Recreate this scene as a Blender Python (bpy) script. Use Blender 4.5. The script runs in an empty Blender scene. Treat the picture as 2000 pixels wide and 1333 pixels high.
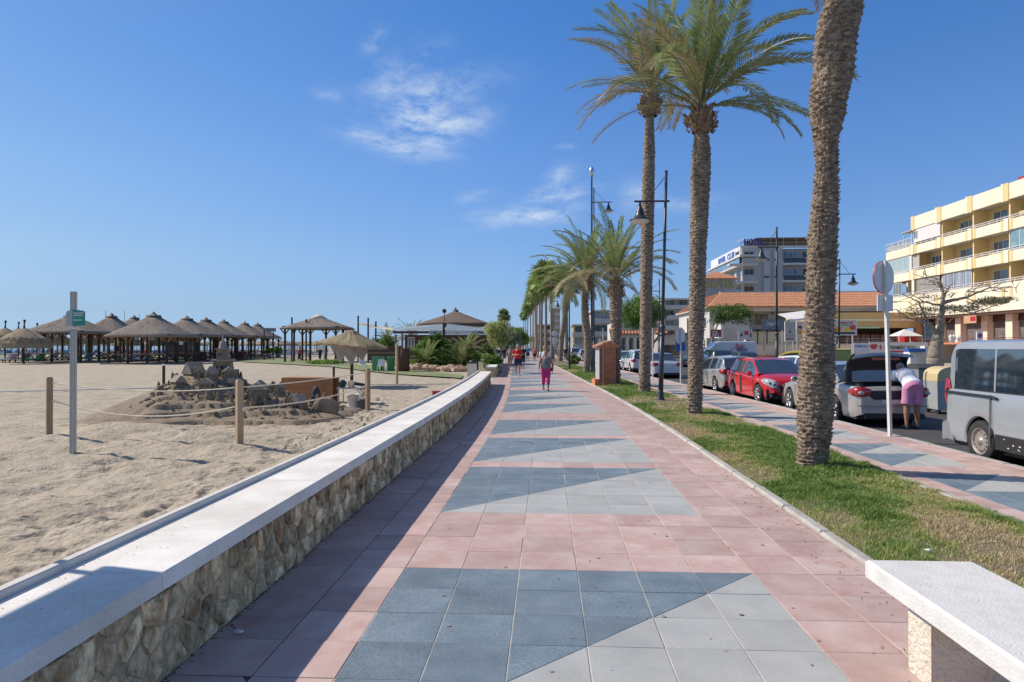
import bpy, math, random
import numpy as np
from mathutils import Vector, Matrix
random.seed(7); RNG = np.random.default_rng(11)
R = math.radians; PI = math.pi
sc = bpy.context.scene
COL = sc.collection

# ---------------------------------------------------------------- camera, world, sun, exposure
EYE = 1.75; F = 2000 * 24.0 / 36.0; PSI = R(2.92); HORIZON = 676.0
cam_d = bpy.data.cameras.new('camera'); cam_d.lens = 24; cam_d.sensor_width = 36
cam_d.clip_start = 0.05; cam_d.clip_end = 9000
cam = bpy.data.objects.new('camera', cam_d); COL.objects.link(cam); sc.camera = cam
cam.location = (0, 0, EYE)
cam.rotation_euler = (R(90) + math.atan((HORIZON - 666.5) / F), 0, PSI)

SUN_EL = R(41); SUN_AZ = Vector((-math.cos(R(14)), math.sin(R(14)), 0))     # horizontal direction to the sun
sun_dir = Vector((SUN_AZ.x * math.cos(SUN_EL), SUN_AZ.y * math.cos(SUN_EL), math.sin(SUN_EL)))
sl = bpy.data.lights.new('sun', 'SUN'); sl.energy = 4.7; sl.angle = R(0.53); sl.color = (1.0, 0.90, 0.78)
so = bpy.data.objects.new('sun', sl); COL.objects.link(so); so.location = (-60, 20, 60)
so.rotation_euler = sun_dir.to_track_quat('Z', 'Y').to_euler()

w = bpy.data.worlds.new('World'); sc.world = w; w.use_nodes = True
nt = w.node_tree; nt.nodes.clear()
def wn(t, **k):
    n = nt.nodes.new(t)
    for a, b in k.items(): setattr(n, a, b)
    return n
sky = wn('ShaderNodeTexSky', sky_type='NISHITA', sun_disc=False)
sky.sun_elevation = SUN_EL; sky.sun_rotation = math.atan2(SUN_AZ.x, SUN_AZ.y)
sky.altitude = 0; sky.air_density = 1.0; sky.dust_density = 0.35; sky.ozone_density = 1.0
bg = wn('ShaderNodeBackground'); bg.inputs['Strength'].default_value = 0.105
outw = wn('ShaderNodeOutputWorld')
# wispy cirrus clouds, fixed in the directions of the sky
tc = wn('ShaderNodeTexCoord')
def wm(op, a, b=None, c=None):
    n = wn('ShaderNodeMath', operation=op)
    for i, v in enumerate((a, b, c)):
        if v is None: continue
        if isinstance(v, (int, float)): n.inputs[i].default_value = v
        else: nt.links.new(v, n.inputs[i])
    return n.outputs[0]
def vdot(v, d):
    n = wn('ShaderNodeVectorMath', operation='DOT_PRODUCT'); nt.links.new(v, n.inputs[0]); n.inputs[1].default_value = d
    return n.outputs['Value']
def skydir(px, py):
    u = (px - 1000) / F; v = (HORIZON - py) / F
    f = Vector((-math.sin(PSI), math.cos(PSI), 0)); r = Vector((math.cos(PSI), math.sin(PSI), 0))
    return (f + r * u + Vector((0, 0, v))).normalized()
nz = wn('ShaderNodeTexNoise'); nz.inputs['Scale'].default_value = 9; nz.inputs['Detail'].default_value = 5
nt.links.new(tc.outputs['Generated'], nz.inputs['Vector'])
warp = wn('ShaderNodeVectorMath', operation='MULTIPLY_ADD'); nt.links.new(nz.outputs['Color'], warp.inputs[0])
warp.inputs[1].default_value = (0.05, 0.05, 0.05); nt.links.new(tc.outputs['Generated'], warp.inputs[2])
mp = wn('ShaderNodeMapping'); nt.links.new(warp.outputs[0], mp.inputs['Vector'])
mp.inputs['Rotation'].default_value = (0.3, -0.5, 0.2); mp.inputs['Scale'].default_value = (13, 10, 34)
nz2 = wn('ShaderNodeTexNoise'); nz2.inputs['Scale'].default_value = 1.6; nz2.inputs['Detail'].default_value = 9
nz2.inputs['Roughness'].default_value = 0.66; nt.links.new(mp.outputs[0], nz2.inputs['Vector'])
streak = nz2.outputs['Fac']
total = None
# (px, py, radius x, radius y, tilt deg, strength)
for (px, py, rx, ry, tilt, st) in [(815, 215, 62, 40, 40, 1.1), (850, 255, 70, 26, 15, 1.0), (770, 280, 80, 20, -14, .9), (775, 155, 70, 30, 20, .55),
        (850, 180, 95, 24, 10, .6), (880, 245, 60, 22, 20, .7), (810, 190, 40, 60, 60, .6), (725, 82, 26, 12, 40, .4), (640, 188, 22, 10, -15, .32),
        (1085, 352, 34, 16, 15, .6), (1095, 377, 62, 12, 5, .75), (1040, 420, 90, 17, 6, .85), (935, 376, 26, 12, 8, .45),
        (1250, 380, 30, 24, -50, .5), (1108, 293, 16, 6, 10, .4), (1330, 400, 60, 14, 10, .4)]:
    c = skydir(px, py); dx = (skydir(px + 30, py) - skydir(px - 30, py)).normalized(); dy = c.cross(dx).normalized()
    ct, s_ = math.cos(R(-tilt)), math.sin(R(-tilt))
    ax = dx * ct + dy * s_ ; ay = dy * ct - dx * s_
    cd = c.dot(Vector(c))
    u = wm('MULTIPLY', wm('SUBTRACT', vdot(warp.outputs[0], ax), (c + Vector((.025, .025, .025))).dot(ax)), F / rx * 1.05)
    v = wm('MULTIPLY', wm('SUBTRACT', vdot(warp.outputs[0], ay), (c + Vector((.025, .025, .025))).dot(ay)), F / ry * 1.05)
    r2 = wm('ADD', wm('MULTIPLY', u, u), wm('MULTIPLY', v, v))
    g = wm('MULTIPLY', wm('POWER', 2.718, wm('MULTIPLY', r2, -0.8)), st)
    g = wm('MULTIPLY', g, wm('GREATER_THAN', vdot(tc.outputs['Generated'], c), 0.7))
    total = g if total is None else wm('MAXIMUM', total, g)
cl = wm('MULTIPLY', total, wm('MULTIPLY', wm('SUBTRACT', streak, 0.36), 3.4))
cl.node.use_clamp = True
thin = wm('MULTIPLY', wm('SUBTRACT', streak, 0.52), 0.22); thin.node.use_clamp = True
cl = wm('MULTIPLY', cl, 0.80)
def tint_ramp(vals):
    r_ = wn('ShaderNodeValToRGB'); els = r_.color_ramp.elements
    for i, (p, c) in enumerate(vals):
        e_ = els[i] if i < 2 else els.new(p)
        e_.position = p; e_.color = (c[0] / 2, c[1] / 2, c[2] / 2, 1)
    nt.links.new(zc, r_.inputs[0]); return r_.outputs[0]
zc = wm('MAXIMUM', vdot(tc.outputs['Generated'], (0, 0, 1)), 0.0)
rc = tint_ramp([(.012, (.476, .79, 1.68)), (.9, (1.12, 1.06, 1.12)), (.057, (.55, .744, 1.23)), (.145, (.625, .853, 1.254)), (.271, (.62, .932, 1.41)), (.441, (.457, .925, 1.487))])
rl = tint_ramp([(.010, (.374, .631, 1.276)), (.9, (1.12, 1.06, 1.12)), (.047, (.436, .588, .96)), (.12, (.623, .741, .945)), (.227, (.656, .848, 1.073)), (.378, (.58, .852, 1.178))])
side = wm('MULTIPLY', vdot(tc.outputs['Generated'], (-math.cos(PSI), -math.sin(PSI), 0)), 1.75); side.node.use_clamp = True
mt = wn('ShaderNodeMix', data_type='RGBA'); nt.links.new(side, mt.inputs['Factor']); nt.links.new(rc, mt.inputs['A']); nt.links.new(rl, mt.inputs['B'])
mu = wn('ShaderNodeVectorMath', operation='MULTIPLY'); nt.links.new(sky.outputs[0], mu.inputs[0]); nt.links.new(mt.outputs['Result'], mu.inputs[1])
mu2 = wn('ShaderNodeVectorMath', operation='SCALE'); nt.links.new(mu.outputs[0], mu2.inputs[0]); mu2.inputs['Scale'].default_value = 2.0
mixw = wn('ShaderNodeMix', data_type='RGBA')
nt.links.new(cl, mixw.inputs['Factor'])
nt.links.new(mu2.outputs[0], mixw.inputs['A']); mixw.inputs['B'].default_value = (7.2, 8.0, 8.8, 1)
nt.links.new(mixw.outputs['Result'], bg.inputs['Color']); nt.links.new(bg.outputs[0], outw.inputs[0])

vs = sc.view_settings; vs.view_transform = 'Standard'; vs.look = 'None'; vs.exposure = 0.0; vs.gamma = 1; vs.use_curve_mapping = False
sc.cycles.max_bounces = 6; sc.cycles.transparent_max_bounces = 12
# ---------------------------------------------------------------- placing and mesh helpers
RT = Vector((math.cos(PSI), math.sin(PSI), 0)); FW = Vector((-math.sin(PSI), math.cos(PSI), 0))
def W(px, py, D):
    return Vector((0, 0, EYE)) + D * (FW + RT * ((px - 1000) / F) + Vector((0, 0, (HORIZON - py) / F)))
def G(px, py, z=0.0):
    return W(px, py, F * (EYE - z) / (py - HORIZON))
def Z(py, D): return EYE + (HORIZON - py) / F * D
def XY(px, Y):                                   # x at path depth Y for a picture column
    u = (px - 1000) / F; t = math.tan(PSI)
    return Y * (u - t) / (1 + t * u)
def depth(x, y): return -math.sin(PSI) * x + math.cos(PSI) * y
def cx(y):                                       # gentle bend of the promenade
    if y < 10.9: return 0.0
    if y < 26.3: return -0.00146 * (y - 10.9) ** 2
    return -0.346 - 0.045 * (y - 26.3)

class MB:
    def __init__(s): s.v = []; s.f = []; s.m = []
    def face(s, pts, m=0):
        i = len(s.v); s.v += [tuple(p) for p in pts]; s.f.append(tuple(range(i, i + len(pts)))); s.m.append(m)
    def box(s, x0, x1, y0, y1, z0, z1, m=0, rot=0, taper=1.0):
        cxm, cym = (x0 + x1) / 2, (y0 + y1) / 2; hx, hy = (x1 - x0) / 2, (y1 - y0) / 2
        i = len(s.v); c, n = math.cos(rot), math.sin(rot)
        for z, k in ((z0, 1), (z1, taper)):
            for a, b in ((-1, -1), (1, -1), (1, 1), (-1, 1)):
                dx, dy = a * hx * k, b * hy * k
                s.v.append((cxm + dx * c - dy * n, cym + dx * n + dy * c, z))
        for q in ((0, 3, 2, 1), (4, 5, 6, 7), (0, 1, 5, 4), (1, 2, 6, 5), (2, 3, 7, 6), (3, 0, 4, 7)):
            s.f.append(tuple(i + k for k in q)); s.m.append(m)
    def bar(s, a, b, w_, h_=None, m=0, up=(0, 0, 1)):           # square bar from a to b
        a, b = Vector(a), Vector(b); h_ = h_ or w_; d = (b - a).normalized(); u = Vector(up)
        if abs(d.dot(u)) > .98: u = Vector((1, 0, 0))
        r = d.cross(u).normalized(); u = r.cross(d)
        i = len(s.v)
        for p in (a, b):
            for x, y in ((-1, -1), (1, -1), (1, 1), (-1, 1)): s.v.append(tuple(p + r * x * w_ / 2 + u * y * h_ / 2))
        for q in ((0, 3, 2, 1), (4, 5, 6, 7), (0, 1, 5, 4), (1, 2, 6, 5), (2, 3, 7, 6), (3, 0, 4, 7)):
            s.f.append(tuple(i + k for k in q)); s.m.append(m)
    def tube(s, pts, rad, n=8, m=0, cap=True):
        pts = [Vector(p) for p in pts]; k = len(pts)
        rad = rad if hasattr(rad, '__len__') else [rad] * k
        i = len(s.v); u = None
        for j, p in enumerate(pts):
            d = (pts[min(j + 1, k - 1)] - pts[max(j - 1, 0)])
            d = d.normalized() if d.length > 1e-9 else Vector((0, 0, 1))
            if u is None: u = d.orthogonal().normalized()
            u = (u - d * u.dot(d)); u = u.normalized() if u.length > 1e-6 else d.orthogonal().normalized()
            v = d.cross(u)
            for q in range(n):
                a = 2 * PI * q / n; s.v.append(tuple(p + (u * math.cos(a) + v * math.sin(a)) * rad[j]))
        for j in range(k - 1):
            for q in range(n):
                s.f.append((i + j * n + q, i + j * n + (q + 1) % n, i + (j + 1) * n + (q + 1) % n, i + (j + 1) * n + q)); s.m.append(m)
        if cap:
            s.f.append(tuple(i + q for q in reversed(range(n)))); s.m.append(m)
            s.f.append(tuple(i + (k - 1) * n + q for q in range(n))); s.m.append(m)
    def lathe(s, prof, n=16, c=(0, 0, 0), m=0, ax='Z', caps=True):
        i = len(s.v)
        for (r, h) in prof:
            for q in range(n):
                a = 2 * PI * q / n; x, y = r * math.cos(a), r * math.sin(a)
                p = (x, y, h) if ax == 'Z' else ((h, x, y) if ax == 'X' else (x, h, y))
                s.v.append((c[0] + p[0], c[1] + p[1], c[2] + p[2]))
        for j in range(len(prof) - 1):
            for q in range(n):
                s.f.append((i + j * n + q, i + j * n + (q + 1) % n, i + (j + 1) * n + (q + 1) % n, i + (j + 1) * n + q)); s.m.append(m)
        if caps:
            if prof[0][0] > 1e-6: s.f.append(tuple(i + q for q in reversed(range(n)))); s.m.append(m)
            if prof[-1][0] > 1e-6: s.f.append(tuple(i + (len(prof) - 1) * n + q for q in range(n))); s.m.append(m)
    def prism(s, poly, a0, a1, ax='X', m=0):                     # 2D polygon extruded along an axis
        def P(p, t):
            return (t, p[0], p[1]) if ax == 'X' else ((p[0], t, p[1]) if ax == 'Y' else (p[0], p[1], t))
        i = len(s.v); n = len(poly)
        s.v += [P(p, a0) for p in poly] + [P(p, a1) for p in poly]
        s.f.append(tuple(i + q for q in range(n))); s.m.append(m)
        s.f.append(tuple(i + n + q for q in reversed(range(n)))); s.m.append(m)
        for q in range(n):
            s.f.append((i + q, i + n + q, i + n + (q + 1) % n, i + (q + 1) % n)); s.m.append(m)
    def blob(s, c, r, n=7, k=5, jit=.15, m=0, sq=(1, 1, 1)):
        i = len(s.v)
        for a in range(k + 1):
            t = PI * a / k
            for q in range(n):
                f = 2 * PI * q / n; j = 1 + random.uniform(-jit, jit)
                s.v.append((c[0] + r * sq[0] * j * math.sin(t) * math.cos(f), c[1] + r * sq[1] * j * math.sin(t) * math.sin(f), c[2] + r * sq[2] * j * math.cos(t)))
        for a in range(k):
            for q in range(n):
                s.f.append((i + a * n + q, i + (a + 1) * n + q, i + (a + 1) * n + (q + 1) % n, i + a * n + (q + 1) % n)); s.m.append(m)
    def grid(s, P, m=0, mf=None):                                # P[i][j] points
        i0 = len(s.v); a, b = len(P), len(P[0])
        for row in P: s.v += [tuple(p) for p in row]
        for i in range(a - 1):
            for j in range(b - 1):
                s.f.append((i0 + i * b + j, i0 + i * b + j + 1, i0 + (i + 1) * b + j + 1, i0 + (i + 1) * b + j)); s.m.append(mf(i, j) if mf else m)
    def mesh(s, name, mats, smooth=False):
        me = bpy.data.meshes.new(name); me.from_pydata(s.v, [], s.f)
        for x in (mats if isinstance(mats, (list, tuple)) else [mats]): me.materials.append(x)
        if len(set(s.m)) > 1: me.polygons.foreach_set('material_index', s.m)
        if smooth: me.polygons.foreach_set('use_smooth', [True] * len(me.polygons))
        me.update(); return me
    def build(s, name, mats, parent=None, smooth=False, label=None, loc=None):
        return ob(name, s.mesh(name, mats, smooth), parent, label, loc)

def ob(name, me, parent=None, label=None, loc=None, rot=None):
    o = bpy.data.objects.new(name, me); COL.objects.link(o)
    if parent is not None: o.parent = parent
    if loc is not None: o.location = loc
    if rot is not None: o.rotation_euler = rot
    if label: o['label'] = label
    return o
def tag(o, label, cat, group=None, kind=None):
    o['label'] = label; o['category'] = cat
    if group: o['group'] = group
    if kind: o['kind'] = kind
    return o
def struct(o): o['kind'] = 'structure'; return o
def stuff(o): o['kind'] = 'stuff'; return o
def E(name, label, cat, loc=(0, 0, 0), rot=0, group=None, scale=None):
    o = bpy.data.objects.new(name, None); COL.objects.link(o); o.location = loc; o.rotation_euler = (0, 0, rot)
    o.empty_display_size = .2
    if scale: o.scale = (scale,) * 3
    return tag(o, label, cat, group)
def dup(root, loc=None, rot=None, label=None, scale=None):
    r = root.copy(); COL.objects.link(r)
    if loc is not None: r.location = loc
    if rot is not None: r.rotation_euler = (0, 0, rot)
    if scale is not None: r.scale = (scale,) * 3
    if label: r['label'] = label
    def rec(src, dst):
        for ch in list(src.children):
            c = ch.copy(); COL.objects.link(c); c.parent = dst; rec(ch, c)
    rec(root, r)
    return r
def npmesh(name, V, Fc, mat, smooth=False, k=None):
    me = bpy.data.meshes.new(name); V = np.asarray(V, dtype=np.float32); Fc = np.asarray(Fc, dtype=np.int32)
    k = Fc.shape[1]
    me.vertices.add(len(V)); me.vertices.foreach_set('co', V.ravel())
    me.loops.add(Fc.size); me.loops.foreach_set('vertex_index', Fc.ravel())
    me.polygons.add(len(Fc)); me.polygons.foreach_set('loop_start', np.arange(0, Fc.size, k, dtype=np.int32))
    if smooth: me.polygons.foreach_set('use_smooth', np.ones(len(Fc), dtype=bool))
    for x in (mat if isinstance(mat, (list, tuple)) else [mat]): me.materials.append(x)
    me.update(calc_edges=True); return me
_lat = {}
def vnoise(x, y, seed=0):
    if seed not in _lat: _lat[seed] = np.random.default_rng(seed).random((256, 256))
    L = _lat[seed]; xi = np.floor(x).astype(int); yi = np.floor(y).astype(int)
    fx = x - xi; fy = y - yi; fx = fx * fx * (3 - 2 * fx); fy = fy * fy * (3 - 2 * fy)
    a = L[xi % 256, yi % 256]; b = L[(xi + 1) % 256, yi % 256]; c = L[xi % 256, (yi + 1) % 256]; d = L[(xi + 1) % 256, (yi + 1) % 256]
    return (a * (1 - fx) + b * fx) * (1 - fy) + (c * (1 - fx) + d * fx) * fy - .5
def fbm(x, y, o=4, seed=0):
    t = 0; a = 1
    for k in range(o): t = t + a * vnoise(x * 2 ** k + 17 * k, y * 2 ** k + 31 * k, seed + k); a *= .5
    return t
def text_mesh(txt, size, mat, depth=.02, bold=0.0, name='lettering'):
    cu = bpy.data.curves.new('t', 'FONT'); cu.body = txt; cu.size = size; cu.extrude = depth; cu.offset = bold; cu.resolution_u = 2
    cu.align_x = 'LEFT'
    o = bpy.data.objects.new('t', cu); COL.objects.link(o)
    dg = bpy.context.evaluated_depsgraph_get(); dg.update()
    me = bpy.data.meshes.new_from_object(o.evaluated_get(dg)); me.name = name
    me.materials.clear(); me.materials.append(mat)
    bpy.data.objects.remove(o); bpy.data.curves.remove(cu)
    return me
def letters(txt, size, mat, parent, loc, rot=(PI / 2, 0, 0), width=None, depth=.02, bold=0.0, label=None, name='lettering'):
    me = text_mesh(txt, size, mat, depth, bold, name)
    if width:
        xs = [v.co.x for v in me.vertices]; k = width / (max(xs) - min(xs)); x0 = min(xs)
        for v in me.vertices: v.co.x = (v.co.x - x0) * k
    return ob(name, me, parent, label, loc, rot)

# ---------------------------------------------------------------- materials
_M = {}
def M(name, c, r=.65, c2=None, var=.14, sc_=6.0, det=5, bump=0.0, bsc=60.0, metal=0.0, rnd=0.0, coat=0.0, ior=None, spec=.5, stretch=None, trans=0.0, em=0, thr=None, bdist=.02, fine=0.0):
    if name in _M: return _M[name]
    m = bpy.data.materials.new(name); m.use_nodes = True; t = m.node_tree; N = t.nodes; L = t.links
    b = N['Principled BSDF']; out = N['Material Output']
    b.inputs['Roughness'].default_value = r; b.inputs['Metallic'].default_value = metal
    b.inputs['Coat Weight'].default_value = coat; b.inputs['Coat Roughness'].default_value = .04
    b.inputs['Specular IOR Level'].default_value = spec
    if ior: b.inputs['IOR'].default_value = ior
    tcn = N.new('ShaderNodeTexCoord'); oi = N.new('ShaderNodeObjectInfo')
    ad = N.new('ShaderNodeVectorMath'); ad.operation = 'MULTIPLY_ADD'
    comb = N.new('ShaderNodeCombineXYZ')
    for q in range(3): L.new(oi.outputs['Random'], comb.inputs[q])
    L.new(comb.outputs[0], ad.inputs[0]); ad.inputs[1].default_value = (37, 53, 71)
    if stretch:
        mpn = N.new('ShaderNodeMapping'); mpn.inputs['Scale'].default_value = stretch; L.new(tcn.outputs['Object'], mpn.inputs['Vector']); L.new(mpn.outputs[0], ad.inputs[2])
    else: L.new(tcn.outputs['Object'], ad.inputs[2])
    n1 = N.new('ShaderNodeTexNoise'); n1.inputs['Scale'].default_value = sc_; n1.inputs['Detail'].default_value = det; n1.inputs['Roughness'].default_value = .6
    L.new(ad.outputs[0], n1.inputs['Vector'])
    rp = N.new('ShaderNodeValToRGB')
    lo, hi = (thr if thr else (.3, .7))
    rp.color_ramp.elements[0].position = lo; rp.color_ramp.elements[1].position = hi
    a = [x * (1 - var) for x in c]; z = list(c2) if c2 else [min(1, x * (1 + var)) for x in c]
    if c2: a = list(c)
    rp.color_ramp.elements[0].color = (*a, 1); rp.color_ramp.elements[1].color = (*z, 1)
    L.new(n1.outputs['Fac'], rp.inputs['Fac']); colr = rp.outputs['Color']
    if fine:
        n3 = N.new('ShaderNodeTexNoise'); n3.inputs['Scale'].default_value = bsc * 1.3; n3.inputs['Detail'].default_value = 2
        L.new(ad.outputs[0], n3.inputs['Vector'])
        mr = N.new('ShaderNodeMapRange'); mr.inputs['From Min'].default_value = .3; mr.inputs['From Max'].default_value = .7
        mr.inputs['To Min'].default_value = 1 - fine; mr.inputs['To Max'].default_value = 1 + fine; L.new(n3.outputs['Fac'], mr.inputs['Value'])
        vm = N.new('ShaderNodeVectorMath'); vm.operation = 'SCALE'; L.new(colr, vm.inputs[0]); L.new(mr.outputs[0], vm.inputs['Scale']); colr = vm.outputs[0]
    if rnd:
        mr = N.new('ShaderNodeMapRange'); mr.inputs['To Min'].default_value = 1 - rnd; mr.inputs['To Max'].default_value = 1 + rnd
        L.new(oi.outputs['Random'], mr.inputs['Value'])
        vm = N.new('ShaderNodeVectorMath'); vm.operation = 'SCALE'; L.new(colr, vm.inputs[0]); L.new(mr.outputs[0], vm.inputs['Scale']); colr = vm.outputs[0]
    L.new(colr, b.inputs['Base Color'])
    if bump:
        n2 = N.new('ShaderNodeTexNoise'); n2.inputs['Scale'].default_value = bsc; n2.inputs['Detail'].default_value = 4; L.new(ad.outputs[0], n2.inputs['Vector'])
        bp = N.new('ShaderNodeBump'); bp.inputs['Strength'].default_value = bump; bp.inputs['Distance'].default_value = bdist
        L.new(n2.outputs['Fac'], bp.inputs['Height']); L.new(bp.outputs[0], b.inputs['Normal'])
    if trans:
        tl = N.new('ShaderNodeBsdfTranslucent'); L.new(colr, tl.inputs['Color']); mx = N.new('ShaderNodeMixShader'); mx.inputs[0].default_value = trans
        L.new(b.outputs[0], mx.inputs[1]); L.new(tl.outputs[0], mx.inputs[2]); L.new(mx.outputs[0], out.inputs[0])
    if em: b.inputs['Emission Strength'].default_value = em; b.inputs['Emission Color'].default_value = (*c, 1)
    _M[name] = m; return m

m_pink = M('pink_tile', (.45, .29, .255), .8, c2=(.56, .44, .40), sc_=3.6, bump=.25, bsc=120, rnd=.13, fine=.10, bdist=.004)
m_dark = M('blue_grey_tile', (.125, .175, .215), .75, c2=(.20, .26, .305), sc_=3, bump=.25, bsc=120, rnd=.10, fine=.42, bdist=.004)
m_light = M('light_grey_tile', (.37, .38, .37), .8, c2=(.46, .47, .455), sc_=2.5, bump=.25, bsc=120, rnd=.06, fine=.10, bdist=.004)
m_grout = M('grout', (.34, .31, .26), .95, c2=(.60, .56, .48), sc_=2.3, thr=(.35, .6))
m_cap = M('white_stone_cap', (.66, .62, .54), .75, c2=(.88, .85, .78), sc_=2.2, det=9, bump=.35, bsc=70, fine=.10, rnd=.03, bdist=.005)
m_lip = M('concrete_lip', (.60, .56, .50), .85, c2=(.74, .70, .63), sc_=4, bump=.3, bsc=80, bdist=.005)
m_mortar = M('rubble_mortar', (.42, .30, .17), .95, c2=(.66, .52, .32), sc_=9, bump=.9, bsc=35, bdist=.03, fine=.2)
m_stone = M('rubble_stone', (.36, .225, .10), .9, c2=(.90, .70, .42), sc_=9, thr=(.35, .65), bump=1.0, bsc=30, rnd=.42, bdist=.035, fine=.3, stretch=(1, .8, .5))
m_sand = M('sand', (.37, .31, .225), .95, c2=(.50, .43, .32), sc_=1.6, bump=.75, bsc=15, fine=.10, bdist=.05)
m_sandwet = M('packed_sand', (.19, .145, .095), .95, c2=(.33, .26, .18), sc_=5, bump=.8, bsc=30, fine=.15, bdist=.03)
m_asph = M('asphalt', (.05, .05, .052), .85, c2=(.085, .083, .08), sc_=.7, bump=.4, bsc=150, fine=.2, bdist=.006)
m_kerb = M('concrete_kerb', (.36, .34, .30), .85, c2=(.52, .50, .46), sc_=5, bump=.4, bsc=60, rnd=.08, bdist=.006)
m_soil = M('soil', (.15, .12, .07), .95, c2=(.23, .19, .12), sc_=3, bump=.6, bsc=40)
m_white = M('white_paint', (.72, .71, .69), .6, var=.05, sc_=3)
m_offw = M('off_white_render', (.60, .58, .54), .8, var=.07, sc_=1.2)
m_black = M('black_metal', (.03, .032, .038), .4, var=.2, sc_=8)
m_steel = M('galvanised_steel', (.42, .43, .42), .45, metal=.6, var=.12, sc_=9)
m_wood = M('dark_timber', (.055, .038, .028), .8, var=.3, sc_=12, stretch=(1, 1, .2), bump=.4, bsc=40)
m_wood2 = M('light_timber', (.36, .25, .15), .75, c2=(.50, .37, .24), sc_=9, stretch=(1, 1, .12), bump=.4, bsc=50, bdist=.006)
m_ply = M('orange_plywood', (.36, .15, .055), .6, c2=(.47, .21, .085), sc_=5, stretch=(.3, 1, 1.5))
m_thatch = M('thatch', (.17, .14, .11), .95, c2=(.38, .32, .255), sc_=7, bump=.9, bsc=30, stretch=(1, 1, .5), rnd=.1, bdist=.06, fine=.35)
m_thatch2 = M('straw_thatch', (.27, .21, .13), .95, c2=(.42, .34, .21), sc_=9, bump=.9, bsc=40, bdist=.04, fine=.3)
m_bark = M('palm_bark', (.14, .10, .068), .95, c2=(.46, .365, .265), sc_=9, thr=(.35, .66), bump=1.0, bsc=40, stretch=(1, 1, 2.4), bdist=.03, fine=.45)
m_barkd = M('palm_boot', (.17, .10, .055), .9, c2=(.36, .27, .17), sc_=9, bump=.6, bsc=40)
m_frond = M('palm_frond', (.15, .22, .065), .5, c2=(.44, .50, .22), sc_=1.3, rnd=.28, trans=.3)
m_frondy = M('dry_palm_frond', (.44, .33, .18), .6, c2=(.30, .30, .14), sc_=1.3, rnd=.2, trans=.2)
m_rachis = M('palm_midrib', (.20, .23, .09), .5, c2=(.36, .27, .12), sc_=1.0)
m_fan = M('fan_palm_leaf', (.09, .16, .03), .5, c2=(.28, .36, .09), sc_=.8, rnd=.25, trans=.3)
m_leaf = M('green_leaf', (.06, .14, .02), .5, c2=(.22, .34, .07), sc_=1.6, rnd=.15, trans=.35)
m_leafy = M('yellow_green_leaf', (.24, .30, .07), .5, c2=(.58, .60, .26), sc_=3, trans=.36)
m_twig = M('grey_bark', (.20, .17, .13), .9, c2=(.34, .29, .23), sc_=6, bump=.5, bsc=30)
m_brick = M('terracotta_brick', (.46, .16, .075), .8, c2=(.58, .23, .12), sc_=8, rnd=.15, bump=.3, bsc=50)
m_tile = M('roof_tile', (.42, .17, .085), .8, c2=(.62, .33, .19), sc_=2.5, fine=.2, bsc=20)
m_cream = M('cream_render', (.80, .72, .53), .8, c2=(.86, .79, .63), sc_=.5)
m_ochre = M('ochre_render', (.58, .40, .17), .8, c2=(.68, .49, .23), sc_=.6)
m_yel = M('yellow_render', (.80, .60, .28), .8, var=.06, sc_=1)
m_grey = M('grey_render', (.40, .39, .37), .85, c2=(.48, .47, .45), sc_=.4)
m_glassb = M('window_glass', (.09, .13, .17), .08, c2=(.20, .26, .31), sc_=.6, spec=.8, rnd=.3)
m_dkglass = M('dark_window', (.015, .02, .025), .1, var=.3, spec=.7)
m_shut = M('grey_shutter', (.30, .29, .27), .6, var=.1, sc_=2)
m_brown = M('brown_joinery', (.10, .055, .035), .6, var=.2)
m_red = M('red_paint', (.42, .03, .03), .5, var=.1)
m_green = M('green_plastic', (.07, .27, .11), .5, c2=(.12, .38, .17), sc_=3)
m_greyp = M('grey_plastic', (.30, .31, .30), .6, var=.1)
m_blue = M('blue_paint', (.03, .12, .42), .5, var=.15)
m_turq = M('green_sign', (.015, .27, .22), .5, var=.08)
m_rope = M('cream_rope', (.78, .70, .55), .9, var=.12, sc_=30)
m_cloth = M('draped_cloth', (.27, .24, .22), .9, c2=(.42, .39, .36), sc_=4)
m_mauve = M('mauve_cushion', (.30, .27, .36), .9, var=.15)
m_rock = M('ochre_rock', (.42, .26, .16), .9, c2=(.62, .48, .34), sc_=4, bump=.6, bsc=20, rnd=.15)
m_lawn = M('beach_lawn', (.13, .19, .07), .95, c2=(.30, .31, .15), sc_=.6, bump=.6, bsc=30)
m_wick = M('wicker', (.10, .045, .028), .8, c2=(.19, .095, .06), sc_=14, stretch=(3, 3, .3), bump=.6, bsc=60)
m_sea = M('sea_water', (.02, .09, .17), .12, c2=(.03, .13, .22), sc_=.05, bump=.4, bsc=1.2, bdist=.3)
# ================================================================ THE SETTING
def sheet(name, x0, x1, y0, y1, z, mat, kind='structure', bend=True, ny=1):
    ys = np.linspace(y0, y1, ny + 1); mb = MB()
    mb.grid([[(x0 + (cx(y) if bend else 0), y, z), (x1 + (cx(y) if bend else 0), y, z)][::-1] for y in ys])
    o = mb.build(name, mat); o['kind'] = kind; return o
m_far = M('far_ground', (.30, .27, .22), .95, c2=(.38, .35, .29), sc_=.02)
sheet('ground', -900, 3000, -200, 4000, -.30, m_far, bend=False)
sheet('sea', -7000, -190, -2500, 8000, -.28, m_sea, bend=False)

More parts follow.
